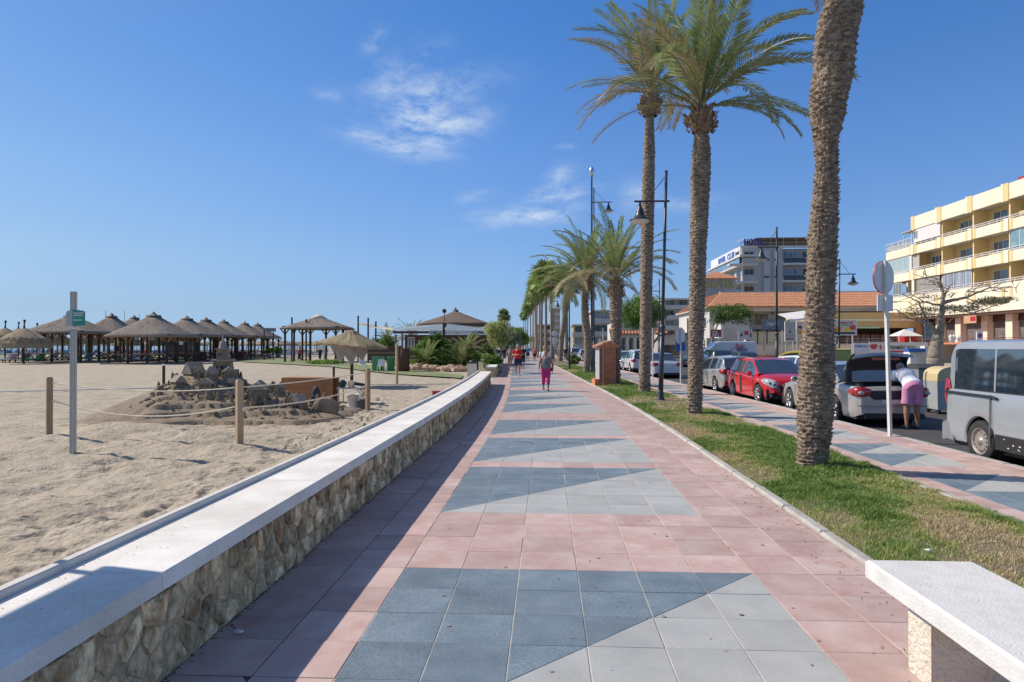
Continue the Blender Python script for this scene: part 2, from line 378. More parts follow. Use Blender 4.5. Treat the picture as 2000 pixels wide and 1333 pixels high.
# ---- beach sand: footprints and a mound under the sand castle
CAST = W(436, 735, 17.6); CAST.z = 0
def sand_h(x, y):
    amp = np.clip(1.15 - y / 60, .25, 1)
    h = fbm(x * 1.15, y * 1.15, 4, 3) * .06 * amp
    h += np.maximum(0, fbm(x * 3.4 + 9, y * 3.4, 2, 21) - .05) * -.10 * amp
    h += fbm(x * 5.5, y * 6.5, 3, 40) * .042 * np.clip(1.2 - y / 30, .1, 1)
    h -= .045 * np.clip(vnoise(x * 2.6 + 40, y * 2.6, 77) - .22, 0, 1) * 4 * amp
    h += .05 * np.exp(-((x + 2.8) / .35) ** 2) + .02
    if getattr(x, 'ndim', 0) == 2:                                  # trails of footprints
        rf = random.Random(21)
        for (x0, y0, hd, n_) in ((-3.2, 2.5, 1.75, 30), (-9, 5.0, .35, 26), (-4.2, 4.0, 2.5, 26), (-14, 9, .1, 34), (-3.6, 9, 1.62, 34), (-6, 3.2, 1.2, 20), (-20, 16, -.1, 40), (-5, 6, 2.9, 24)):
            fx, fy = x0, y0
            for q in range(n_):
                hd += rf.uniform(-.08, .08); fx += .62 * math.cos(hd); fy += .62 * math.sin(hd); s_ = .11 * (1 if q % 2 else -1); px_, py_ = fx - s_ * math.sin(hd), fy + s_ * math.cos(hd)
                if px_ > -2.75: continue
                c_, n1 = math.cos(hd), math.sin(hd); i0, i1 = np.searchsorted(y[:, 0], [py_ - .4, py_ + .4]); j0, j1 = np.searchsorted(x[0], [px_ - .4, px_ + .4])
                if i1 - i0 < 2 or j1 - j0 < 2: continue
                dx_, dy_ = x[i0:i1, j0:j1] - px_, y[i0:i1, j0:j1] - py_; a_ = dx_ * c_ + dy_ * n1; b_ = -dx_ * n1 + dy_ * c_; r2_ = (a_ / .15) ** 2 + (b_ / .07) ** 2
                h[i0:i1, j0:j1] += -.04 * np.exp(-r2_ ** 1.5) + .016 * np.exp(-(np.sqrt(r2_) - 1.5) ** 2 * 5)
    # pads in front of the castle
    for (px, py, s, a) in ((260, 845, .9, .13), (340, 858, .8, .12), (410, 862, .7, .10), (205, 845, .7, .08), (468, 880, .5, .07), (97, 860, .45, .06)):
        g = G(px, py); h += a * np.exp(-(((x - g.x) / s) ** 2 + ((y - g.y) / (s * .8)) ** 2))
    return h
def sand_patch(xs, ys):
    Xg, Yg = np.meshgrid(xs, ys); Zg = sand_h(Xg, Yg)
    V = np.stack([Xg + np.array([cx(y) for y in ys])[:, None] * np.exp(-np.clip(-(Xg + 2.7), 0, 99) / 6), Yg, Zg], -1).reshape(-1, 3); n, m = len(ys), len(xs)
    i = np.arange(n - 1)[:, None] * m + np.arange(m - 1)[None]
    Fq = np.stack([i, i + 1, i + m + 1, i + m], -1).reshape(-1, 4); return V, Fq
ys = [1.0]
while ys[-1] < 150: ys.append(ys[-1] + max(.032, ys[-1] * .0055))
xs = [-2.56]
while xs[-1] > -170: xs.append(xs[-1] - max(.032, (-xs[-1] - 1) * .0095))
V, Fq = sand_patch(np.array(xs[::-1]), np.array(ys))
o = ob('beach', npmesh('beach', V, Fq, m_sand, True)); struct(o)

def lawn(name, pts, z):
    mb = MB(); mb.face([(p[0], p[1], z) for p in pts]); o = mb.build(name, m_lawn); return struct(o)
# artificial lawn at the beach club
P1 = lambda px, py: (lambda g: (g.x, g.y))(G(px, py, .07))
lawn('beach_lawn', [P1(900, 739), P1(770, 731), P1(640, 716), P1(470, 707), P1(470, 699), P1(600, 702), P1(700, 712), P1(800, 722), P1(905, 733)], .085)
lawn('beach_lawn', [P1(-60, 704.5), P1(-60, 696), P1(250, 696), P1(470, 696), P1(470, 703.5), P1(250, 704)], .085)

# ---- promenade: base sheet and individual tiles
T = .4495
X0 = -2.013
prom = sheet('promenade', -2.45, 2.53, .3, 170, -.004, m_grout, ny=200)
g_ = .006
def tile_mesh(name, mat, tri=None, t=T, gap=g_, th=.03):
    mb = MB(); a = gap / 2; b = t - gap / 2; ay = gap * .38; by = t - gap * .38
    if tri is None: low = [(a, ay), (b, ay), (b, by), (a, by)]
    elif tri == 0: low = [(a, ay + .003), (b - .003, by), (a, by)]          # far-left half
    else: low = [(a + .003, ay), (b, ay), (b, by - .003)]                     # near-right half
    cxp = sum(p[0] for p in low) / len(low); cyp = sum(p[1] for p in low) / len(low)
    def ins(p, k=.0035): 
        v = Vector((cxp - p[0], cyp - p[1])).normalized() * k * 1.2; return (p[0] + v.x, p[1] + v.y)
    top = [(*ins(p), 0) for p in low]; mid = [(*p, -.002) for p in low]; bot = [(*p, -.012) for p in low]
    n = len(low); i = 0
    mb.face(top)
    for q in range(n):
        r_ = (q + 1) % n
        mb.face([top[q], mid[q], mid[r_], top[r_]]); mb.face([mid[q], bot[q], bot[r_], mid[r_]])
    return mb.mesh(name, mat)
TM = {'p': tile_mesh('tile', m_pink), 'd': tile_mesh('tile', m_dark), 'l': tile_mesh('tile', m_light),
      'd0': tile_mesh('tile', m_dark, 0), 'l1': tile_mesh('tile', m_light, 1)}
def prom_kind(i, j):
    a = i - 2; r_ = j % 24; blk = None
    for s in (0, 10, 17):
        if s <= r_ < s + 6: blk = r_ - s
    if blk is None or not (0 <= a <= 5): return ('p',)
    return ('d',) if blk > a else (('l',) if blk < a else ('d0', 'l1'))
def lay(parent, kindf, x0, y0, t, ncol, rows, lim, TMx, z=.0, extra=None):
    n = 0; rest = {k: [[], []] for k in TMx}
    for j in rows:
        y = y0 + j * t
        for i in range(ncol):
            for k in kindf(i, j):
                dz = random.uniform(-.0012, .0012); loc = (x0 + i * t + cx(y), y, z + dz)
                if n < lim:
                    o = ob('tile', TMx[k], parent, loc=loc); o.rotation_euler = (random.uniform(-.003, .003), random.uniform(-.003, .003), random.uniform(-.002, .002)); n += 1
                else:
                    me = TMx[k]; base = len(rest[k][0])
                    for v in me.vertices: rest[k][0].append((v.co.x + loc[0], v.co.y + loc[1], v.co.z + loc[2]))
                    f0 = me.polygons[0]; rest[k][1].append(tuple(base + q for q in f0.vertices))
    for k, (v, f) in rest.items():
        if f:
            me = bpy.data.meshes.new('paving'); me.from_pydata(v, [], f); me.materials.append(TMx[k].materials[0])
            stuff(ob('paving', me, parent))
Y0 = 2.657
lay(prom, prom_kind, X0, Y0, T, 10, range(-4, 340), 300, TM)
# narrow pink strip between the last full column and the kerb
mb = MB(); 
for j in range(-4, 340):
    y = Y0 + j * T; c_ = cx(y); mb.box(X0 + 10 * T + .004 + c_, 2.527 + c_, y + .004, y + T - .004, -.012, 0)
stuff(mb.build('paving', m_pink, prom))

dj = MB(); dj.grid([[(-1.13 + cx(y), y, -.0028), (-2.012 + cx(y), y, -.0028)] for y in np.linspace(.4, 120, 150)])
dj.build('dark_joints', M('dark_joint', (.035, .032, .03), .95, c2=(.10, .09, .08), sc_=3), prom)  # darker joint sheet under the two tile columns beside the wall
# ---- kerb stones between promenade and grass
kerb = MB()
k_me = MB(); k_me.box(-.055, .055, 0, .985, -.02, .045, taper=1); kme = k_me.mesh('kerb_stone', m_kerb)
me_k = bpy.data.meshes
def bevel_box(x0, x1, y0, y1, z0, z1, b=.015):
    mb = MB(); i = 0
    lo = [(x0, y0), (x1, y0), (x1, y1), (x0, y1)]; hi = [(x0 + b, y0 + b), (x1 - b, y0 + b), (x1 - b, y1 - b), (x0 + b, y1 - b)]
    B = [(*p, z0) for p in lo]; Mi = [(*p, z1 - b) for p in lo]; Tp = [(*p, z1) for p in hi]
    mb.face(Tp)
    for q in range(4):
        r_ = (q + 1) % 4; mb.face([B[q], B[r_], Mi[r_], Mi[q]]); mb.face([Mi[q], Mi[r_], Tp[r_], Tp[q]])
    return mb
kme = bevel_box(-.06, .06, 0, .985, -.05, .035, .022).mesh('kerb_stone', m_kerb)
kr = bevel_box(-.075, .075, 0, .985, -.13, .004, .02).mesh('kerb_stone', m_kerb)
def kerb_line(name, x, y0, y1, me, z=0.0):
    base = MB(); base.grid([[(x + .05 + cx(y), y, z - .06), (x - .05 + cx(y), y, z - .06)] for y in np.linspace(y0, y1, 60)])
    root = struct(base.build(name, m_kerb)); k = 0; y = y0; far = MB()
    while y < y1:
        if y < 60:
            o = ob('kerb_stone', me, root, loc=(x + cx(y) + random.uniform(-.006, .006), y, z + random.uniform(-.006, .006)), rot=(0, 0, -math.atan((cx(y + 1) - cx(y))) + random.uniform(-.004, .004)))
        y += 1.0
    return root
kerb_line('grass_kerb', 2.585, .5, 60, kme)
kerb_line('walkway_edging', 4.66, .5, 60, kme, -.012)
kerb_line('road_kerb', 6.83, .5, 60, kr)

# ---- second walkway with its own zigzag tiles
walk = sheet('walkway', 4.70, 6.76, .3, 170, -.004, m_grout, ny=200)
t2 = .29
TW = {'p': tile_mesh('tile', m_pink, t=t2, gap=.004), 'd': tile_mesh('tile', m_dark, t=t2, gap=.004), 'l': tile_mesh('tile', m_light, t=t2, gap=.004),
      'd0': tile_mesh('tile', m_dark, 0, t2, .004), 'l1': tile_mesh('tile', m_light, 1, t2, .004)}
def walk_kind(i, j):
    a = i - 1; r_ = j % 10
    if r_ > 7 or not (0 <= a <= 3): return ('p',)
    b_ = r_ % 4
    return ('d',) if b_ > a else (('l',) if b_ < a else ('d0', 'l1'))
lay(walk, walk_kind, 4.73, 7.34, t2, 7, range(-12, 500), 300, TW)

# ---- road, far pavement, terrace ground
sheet('road', 6.75, 24, .3, 400, -.12, m_asph, ny=120)
mbl = MB()
for y in np.arange(8, 90, 5.4):                                # parking bay marks
    mbl.box(9.2 + cx(y), 9.3 + cx(y), y, y + 2.4, -.12, -.112)
struct(mbl.build('road_marking', m_white))
m_pave = M('far_paving', (.36, .33, .28), .9, c2=(.45, .42, .36), sc_=.5)
sheet('far_pavement', 24, 90, .3, 400, .0, m_pave, ny=60)

# ---- grass strip
mb = MB(); mb.grid([[(4.61 + cx(y), y, -.01), (4.2 + cx(y), y, .03), (3.6 + cx(y), y, .05), (3.0 + cx(y), y, .03), (2.64 + cx(y), y, -.01)] for y in np.linspace(.5, 140, 240)])
struct(mb.build('grass_strip', m_soil))
def grass(name, y0, y1, n, h, wd, mat, seed, xa=2.62, xb=4.68):
    rg = np.random.default_rng(seed)
    y = y0 + (y1 - y0) * rg.random(n); x = xa + (xb - xa) * rg.random(n)
    dens = fbm(x * 1.1, y * 1.1, 3, 77); dry = fbm(x * .75 + 5, y * .5, 3, 55) + .25 * fbm(x * 6, y * 6, 2, 99)
    keep = rg.random(n) < np.clip(1.0 + 1.6 * (dens - dry * .7), .35, 1)
    x, y, dry = x[keep], y[keep], dry[keep]; n = len(x)
    clump = np.clip(.75 + 1.1 * fbm(x * 5, y * 5, 2, 12), .35, 1.5)
    hh = h * (0.45 + rg.random(n)) * clump * np.where(dry > .12, .6, 1.0); a = rg.random(n) * 2 * PI; lean = (.25 + .9 * rg.random(n)) * hh
    e = np.abs((x - 3.65) / 1.0); z0 = .045 * np.clip(1.15 - e ** 2, 0, 1)
    x = x + np.vectorize(cx)(y)
    dx, dy = np.cos(a), np.sin(a); b = rg.random(n) * 2 * PI; px, py = np.cos(b) * wd, np.sin(b) * wd
    V = np.zeros((n, 5, 3))
    V[:, 0] = np.stack([x - px, y - py, z0], -1); V[:, 1] = np.stack([x + px, y + py, z0], -1)
    V[:, 2] = np.stack([x + px * .8 + dx * lean * .35, y + py * .8 + dy * lean * .35, z0 + hh * .6], -1)
    V[:, 3] = np.stack([x - px * .8 + dx * lean * .35, y - py * .8 + dy * lean * .35, z0 + hh * .6], -1)
    V[:, 4] = np.stack([x + dx * lean, y + dy * lean, z0 + hh * (.9)], -1)
    i = np.arange(n)[:, None] * 5
    F1 = np.concatenate([i + np.array([[0, 1, 2]]), i + np.array([[0, 2, 3]]), i + np.array([[3, 2, 4]])])
    me = npmesh(name, V.reshape(-1, 3), F1, mat)
    at = me.attributes.new('dry', 'FLOAT', 'POINT'); dd = np.repeat(np.clip((dry - .06) * 2.6 + rg.normal(0, .15, n) + .20, 0, 1), 5); at.data.foreach_set('value', dd.astype(np.float32))
    o = ob(name, me); return o
mg = bpy.data.materials.new('grass_blade'); mg.use_nodes = True; t_ = mg.node_tree; b_ = t_.nodes['Principled BSDF']
an = t_.nodes.new('ShaderNodeAttribute'); an.attribute_name = 'dry'; rp = t_.nodes.new('ShaderNodeValToRGB')
rp.color_ramp.elements[0].color = (.18, .29, .055, 1); rp.color_ramp.elements[1].color = (.60, .48, .27, 1)
e_ = rp.color_ramp.elements.new(.45); e_.color = (.40, .46, .13, 1)
t_.links.new(an.outputs['Fac'], rp.inputs[0]); t_.links.new(rp.outputs[0], b_.inputs['Base Color']); b_.inputs['Roughness'].default_value = .55
tl = t_.nodes.new('ShaderNodeBsdfTranslucent'); t_.links.new(rp.outputs[0], tl.inputs[0]); mx = t_.nodes.new('ShaderNodeMixShader'); mx.inputs[0].default_value = .25
t_.links.new(b_.outputs[0], mx.inputs[1]); t_.links.new(tl.outputs[0], mx.inputs[2]); t_.links.new(mx.outputs[0], t_.nodes['Material Output'].inputs[0])
for (a, b, n, h, wd) in ((1.5, 8.5, 190000, .062, .0026), (8.5, 18, 130000, .06, .0042), (18, 60, 80000, .065, .009)):
    o = grass('grass', a, b, n, h, wd, mg, int(a * 10)); tag(o, 'patchy green and straw-coloured grass of the strip under the palms', 'grass', 'grass of the palm strip', 'stuff')

# ---- low rubble wall with white stone cap
def voronoi_cells(L, H, n, rg):
    P = []; cols = int(round((n * L / H * .8) ** .5)); rows = max(2, int(round(n / cols)))
    for c in range(cols):
        for r_ in range(rows): P.append(((c + .5 + rg.uniform(-.42, .42)) * L / cols, (r_ + .5 * (c % 2) * .8 + .3 + rg.uniform(-.3, .3)) * H / rows))
    out = []
    for i, p in enumerate(P):
        poly = [(0, 0), (L, 0), (L, H), (0, H)]
        for j, q in enumerate(P):
            if i == j or abs(q[0] - p[0]) > .9: continue
            mx_, my_ = (p[0] + q[0]) / 2, (p[1] + q[1]) / 2; nx, ny = q[0] - p[0], q[1] - p[1]; new = []
            for k in range(len(poly)):
                a, b = poly[k], poly[(k + 1) % len(poly)]
                da = (a[0] - mx_) * nx + (a[1] - my_) * ny; db = (b[0] - mx_) * nx + (b[1] - my_) * ny
                if da <= 0: new.append(a)
                if da * db < 0: s_ = da / (da - db); new.append((a[0] + (b[0] - a[0]) * s_, a[1] + (b[1] - a[1]) * s_))
            poly = new
            if len(poly) < 3: break
        if len(poly) >= 3: out.append((p, poly))
    return out
def stone_wall(name, label, ya, yb, n_obj):
    xf = -2.013; H = .494
    core = MB()
    yy = list(np.linspace(ya, yb, 40))
    core.grid([[(xf + cx(y), y, -.02), (xf + cx(y), y, H), (-2.50 + cx(y), y, H), (-2.50 + cx(y), y, -.25)] for y in yy])
    c_ = cx(ya); core.face([(xf + c_, ya, -.02), (xf + c_, ya, H), (-2.5 + c_, ya, H), (-2.5 + c_, ya, -.25)][::-1]); c_ = cx(yb); core.face([(xf + c_, yb, -.02), (xf + c_, yb, H), (-2.5 + c_, yb, H), (-2.5 + c_, yb, -.25)])
    root = E(name, label, 'wall', (xf, ya, 0)); 
    inv = Vector((-xf, -ya, 0))
    o = core.build('wall_core', m_mortar, root, loc=inv)
    # cap slabs and lip
    y = ya
    while y < yb:
        L = min(2.4, yb - y); 
        for nm, x0, x1, z0, z1, mt in (('cap_slab', -2.488, -1.962, .497, .590, m_cap), ('coping', -2.548, -2.490, .50, .632, m_lip)):
            mb = bevel_box(x0, x1, .002, L - .002, z0, z1, .006)
            mb.v = [(v[0] + cx(y + v[1]) + 0, v[1] + y, v[2]) for v in mb.v]
            mb.build(nm, mt, root, loc=inv)
        y += L
    cells = voronoi_cells(yb - ya, H - .01, int((yb - ya) * 19), random)
    cells.sort(key=lambda c: c[0][0]); rest = MB(); cnt = 0
    for (p, poly) in cells:
        bul = random.uniform(.006, .036); mb = MB()
        def pt(q, k, d): 
            yy_ = p[0] + (q[0] - p[0]) * k + ya; return (xf + cx(yy_) + d, yy_, p[1] + (q[1] - p[1]) * k + .004)
        tx, tz = random.uniform(-.05, .05), random.uniform(-.06, .06)
        def dd(q, k): return bul + (q[0] - p[0]) * k * tx + (q[1] - p[1]) * k * tz
        poly = [z_ for q0, q1 in zip(poly, poly[1:] + poly[:1]) for z_ in ((q0, ((q0[0] + q1[0]) / 2 + random.uniform(-.012, .012), (q0[1] + q1[1]) / 2 + random.uniform(-.012, .012))) if math.dist(q0, q1) > .07 else (q0,))]
        kk = random.uniform(.80, .93)
        r0 = [pt(q, kk, -.01) for q in poly]; r1 = [pt(q, kk - random.uniform(.03, .11), dd(q, .8) * random.uniform(.4, .8)) for q in poly]; r2 = [pt(q, kk - .38 + random.uniform(-.1, .1), dd(q, .5) + random.uniform(-.008, .009)) for q in poly]
        n = len(poly)
        for q in range(n):
            k = (q + 1) % n; mb.face([r0[q], r0[k], r1[k], r1[q]]); mb.face([r1[q], r1[k], r2[k], r2[q]])
        mb.face(r2)
        if cnt < n_obj: mb.build('stone', m_stone, root, loc=inv); cnt += 1
        else:
            b0 = len(rest.v); rest.v += mb.v; rest.f += [tuple(b0 + x for x in f) for f in mb.f]; rest.m += mb.m
    if rest.f: stuff(rest.build('stonework', m_stone, root, loc=inv))
    return root
stone_wall('low_stone_wall', 'long low rubble wall with white stone cap nearest the camera', 1.0, 31.0, 300)
stone_wall('low_stone_wall', 'short low wall with pale cap beyond the gap, beside the round tree', 38.0, 62.0, 150)
rgs = random.Random(3); sb = MB()
for k in range(350):
    y = 1.3 + 24 * rgs.random() ** 1.5; x = rgs.choice((-2.47 + rgs.expovariate(14), rgs.uniform(-2.47, -1.99))); x = min(x, -1.99) + cx(y); s_ = rgs.uniform(.0015, .005) * (1 + y / 20)
    sb.blob((x, y, .5905), s_, 5, 2, .3, sq=(1.2, 1.2, .4))
tag(stuff(sb.build('blown_sand', m_sand)), 'sand grains and crumbs blown onto the white wall cap', 'sand')
# weeds and dirt along the wall foot
mbw = MB()
for k in range(1500):
    y = random.uniform(1.5, 30) ; x = -2.01 + cx(y) + random.expovariate(60); s_ = random.uniform(.003, .013)
    mbw.blob((x, y, 0), s_, 5, 3, .4, sq=(1, 1, .4))
tag(stuff(mbw.build('debris', m_soil)), 'dark dirt and crumbs along the foot of the low wall', 'dirt')
# drain gratings
def grating(px, py, wid, label):
    g = G(px, py); e = E('drain_grating', label, 'drain', (g.x, g.y, 0), 0, 'drain gratings in the promenade')
    mb = MB(); mb.box(-wid / 2, wid / 2, -.11, .11, -.01, .002); mb.build('recess', m_dkglass, e)
    n = int(wid / .055)
    bar = MB(); bar.box(-.007, .007, -.11, .11, .001, .005); bm_ = bar.mesh('bar', m_steel)
    for k in range(n): ob('bar', bm_, e, loc=(-wid / 2 + (k + .5) * wid / n, 0, 0))
grating(1070, 778.5, .86, 'metal drain grating in front of the woman in pink leggings')
grating(982, 761, .62, 'smaller metal drain grating at the shadow edge by the wall end')
# chewing-gum spots, small stains and dry bits on the paving
gm_ = MB(); rgm = random.Random(12)
for k in range(260):
    y = 2.2 + 22 * rgm.random() ** 1.6; x = rgm.uniform(-1.95, 2.5) if rgm.random() < .8 else rgm.uniform(4.8, 6.6); s_ = rgm.uniform(.004, .013) * (1 + y / 18)
    n_ = 7; gm_.face([(x + cx(y) + s_ * rgm.uniform(.7, 1.2) * math.cos(2 * PI * q / n_), y + s_ * rgm.uniform(.7, 1.2) * math.sin(2 * PI * q / n_), .0035) for q in range(n_)])
tag(stuff(gm_.build('gum_spots', M('old_gum', (.14, .12, .11), .8, c2=(.36, .32, .30), sc_=2))), 'small dark gum spots scattered over the paving', 'stains')
gm_ = MB()
for k in range(500):
    y = 2.2 + 25 * rgm.random() ** 1.4; x = (2.5 - rgm.expovariate(5)) + cx(y); a_ = rgm.uniform(0, PI); l_ = rgm.uniform(.01, .05); gm_.bar((x, y, .005), (x + l_ * math.cos(a_), y + l_ * math.sin(a_), .006), .003)
tag(stuff(gm_.build('dry_grass_bits', M('straw_bits', (.38, .30, .16), .9))), 'dry grass bits blown onto the paving beside the kerb', 'debris')
# litter on the paving
g = G(467, 1236); mb = MB(); mb.blob((g.x, g.y, .012), .022, 7, 4, .5, sq=(1.3, 1, .5)); tag(mb.build('paper_scrap', m_white), 'crumpled scrap of white paper in the wall shade', 'litter')
g = G(1812, 1078, .06); mb = MB(); mb.blob((g.x, g.y, .08), .02, 7, 4, .5, sq=(1.6, 1, .5)); tag(mb.build('paper_scrap', m_white), 'small white paper scrap on the grass behind the bench', 'litter')
# ================================================================ BENCH, POSTS, ROPES
m_bench = M('white_concrete', (.62, .61, .58), .8, c2=(.74, .73, .70), sc_=8, bump=.5, bsc=70, bdist=.008, fine=.05)
m_bench2 = M('rough_render', (.66, .58, .45), .9, c2=(.76, .71, .61), sc_=9, bump=.9, bsc=35, bdist=.03)
def bench():
    e = E('concrete_bench', 'white concrete slab bench with block leg beside the grass', 'bench', (2.8, 3.2, 0))
    zt = .50
    a = W(1690, 1093, 1); 
    def top(px, py): return G(px, py, zt)
    A = top(1690, 1093); B = top(1895, 1094)           # far edge of the seat
    L = 2.0; wd = (B - A).length
    ang = math.atan2(-(B.x - A.x), 1) * 0
    x0, x1 = A.x, B.x; y1 = (A.y + B.y) / 2; y0 = y1 - L
    inv = Vector((-2.8, -3.2, 0))
    mb = bevel_box(x0, x1, y0, y1, zt - .10, zt, .014); mb.build('seat', m_bench, e, loc=inv)
    for yy, nm in ((y1 - .30, 'leg'), (y0 + .30, 'leg')):
        mb = bevel_box(x0 + .09, x1 - .09, yy - .22, yy, .0, zt - .1, .008); mb.build(nm, m_bench2, e, loc=inv)
bench()

def sign_post():
    g = G(144, 886); D = depth(g.x, g.y); h = Z(570, D)
    e = E('beach_sign_post', 'tall grey metal post with small green notice on the sand', 'sign post', g)
    wd = 9.6 / F * D
    mb = MB(); mb.box(-wd / 2, wd / 2, -wd * .3, wd * .3, -.3, h); mb.box(-wd / 2 + .005, -wd / 2 + .02, -wd / 2 - .004, -wd / 2, 0, h); mb.box(wd / 2 - .02, wd / 2 - .005, -wd / 2 - .004, -wd / 2, 0, h); mb.build('post', M('painted_metal', (.46, .47, .45), .45, var=.06, metal=.3), e)
    z0, z1 = Z(637, D), Z(606.5, D)
    k = D / F
    mb = MB(); mb.prism([(3 * k, z0), (27 * k, z0 + .002), (27 * k, z1 - .035), (25 * k, z1 - .015), (15 * k, z1), (3 * k, z1 + .002)], -wd / 2 - .03, -wd / 2 - .008, 'Y')
    p = mb.build('notice_plate', m_turq, e)
    for zz, l in ((.80, 19), (.66, 18), (.36, 17)):
        z_ = z0 + (z1 - z0) * zz; b = MB(); x = 5.5 * k
        while x < (5 + l) * k: 
            w_ = random.uniform(.01, .022); b.box(x, x + w_, -wd / 2 - .033, -wd / 2 - .031, z_ - .011, z_ + .011); x += w_ + .008
        b.build('lettering', m_white, p)
    mb = MB(); mb.prism([(-10 * k, z0), (3 * k, z0), (3 * k, z1), (-7 * k, z1 - .01), (-10 * k, z1 - .05)], -wd / 2 - .03, -wd / 2 - .012, 'Y'); mb.build('back_plate', m_steel, e)
    mb = MB(); mb.box(-wd / 2 - .008, wd / 2 + .008, -wd / 2 - .008, wd / 2 + .008, z0 - .05, z0 - .02); mb.build('clamp', m_white, e)
sign_post()

posts = {}
def wooden_post(key, px, pyb, pyt, wpx, label, mat=None, round_=False, lean=0):
    g = G(px, pyb); D = depth(g.x, g.y); h = Z(pyt, D); w_ = wpx / F * D
    mb = MB()
    n = 10 if round_ else 4
    mb.tube([(0, 0, -.25), (lean * .5, 0, h * .5), (lean, 0, h - .02), (lean, 0, h)], [w_ / 2 * (1 if round_ else 1.3), w_ / 2 * (1 if round_ else 1.3), w_ / 2 * (1 if round_ else 1.3), w_ / 2 * .85], n)
    if not round_: mb.v = [(x * math.cos(.7854) - y * math.sin(.7854), x * math.sin(.7854) + y * math.cos(.7854), z) for x, y, z in mb.v]
    o = mb.build('wooden_post', mat or m_wood2, loc=g); tag(o, label, 'post'); posts[key] = (g, h, w_); return o
m_sandpost = M('brown_post', (.30, .19, .11), .8, c2=(.44, .30, .19), sc_=10, stretch=(1, 1, .15), bump=.4, bsc=50, bdist=.006)
wooden_post('a', 97, 857, 737, 11.5, 'square brown wooden post left of the tall green-sign post', m_sandpost)
wooden_post('b', 468, 878, 742, 13, 'square pale wooden post in front of the sand castle')
wooden_post('c', 718.5, 801, 720, 8, 'square wooden post beside the white bucket', m_sandpost)
wooden_post('d', 775, 752, 672, 4.5, 'tall thin pale pole near the brown wicker screen')
wooden_post('e', 320, 755, 713, 5.5, 'short dark bollard post with white top left of the sand castle', m_wood, True)
wooden_post('f', 652, 739, 715, 4.5, 'short dark bollard post with white top behind the plywood box', m_wood, True)
for k in 'ef':
    g, h, w_ = posts[k]; mb = MB(); mb.lathe([(w_ * .56, 0), (w_ * .56, .05), (w_ * .3, .07)], 10)
    o = mb.build('post_cap', m_white, loc=Vector((0, 0, h - .04))); o.parent = [x for x in bpy.data.objects if x.name.startswith('wooden_post') and (x.location - g).length < .01][0]
def rope(p, q, sag, r, label, group=None):
    p, q = Vector(p), Vector(q); pts = []
    for k in range(25):
        s_ = k / 24; v = p.lerp(q, s_); v.z -= sag * 4 * s_ * (1 - s_); pts.append(v)
    mb = MB(); mb.tube(pts, r, 6); o = mb.build('rope', m_rope, smooth=True); return tag(o, label, 'rope', group)
def pp(k, f, dx=0): g, h, w_ = posts[k]; return (g.x + dx, g.y, h * f)
Db = depth(posts['b'][0].x, posts['b'][0].y); Da = depth(posts['a'][0].x, posts['a'][0].y)
rope((posts['a'][0].x, posts['a'][0].y, Z(747, Da)), (posts['b'][0].x, posts['b'][0].y, Z(757, Db)), .11, .010, 'upper cream rope between the two near wooden posts')
rope((posts['a'][0].x, posts['a'][0].y, Z(781, Da)), (posts['b'][0].x, posts['b'][0].y, Z(793, Db)), .24, .012, 'lower sagging cream rope between the two near wooden posts')
Dc = depth(posts['c'][0].x, posts['c'][0].y)
rope((posts['b'][0].x, posts['b'][0].y, Z(757, Db)), (posts['c'][0].x, posts['c'][0].y, Z(727, Dc)), .04, .010, 'upper cream rope running over the plywood box')
rope((posts['b'][0].x, posts['b'][0].y, Z(797, Db)), (posts['c'][0].x, posts['c'][0].y, Z(752, Dc)), .12, .012, 'lower cream rope from pale post to the bucket post')
mb = MB(); mb.blob((posts['b'][0].x + .075, posts['b'][0].y, Z(798, Db)), .04, 8, 6, .1); tag(mb.build('rope_knot', m_rope, smooth=True), 'knot of cream rope on the pale wooden post', 'knot')
# white pipe lying across the sand
pts = [G(-150, 766, .05), G(30, 765.5, .05), G(120, 763, .05), G(230, 761, .05), G(340, 757.5, .05), G(420, 756, .05), G(560, 754, .05), G(700, 752, .05), G(820, 751.5, .05), G(880, 751, .05)]
mb = MB(); mb.tube([p + Vector((0, 0, .015)) for p in pts], .024, 6); tag(mb.build('white_strap', m_white, smooth=True), 'long white strap lying across the sand behind the castle', 'strap')

e = E('shadow_board', 'unseen board on two posts beyond the left edge, added to shade the wall cap', 'sign', (-4.55, 2.5, 0)); m = MB()  # board out of view, added to cast the shadow across the wall cap
m.box(-.03, .03, 0, 1.55, 2.60, 3.4); m.build('board', m_steel, e)
for y_ in (.12, 1.43): m = MB(); m.tube([(.0, y_, -.2), (.0, y_, 2.595)], .03, 8); m.build('post', m_steel, e)
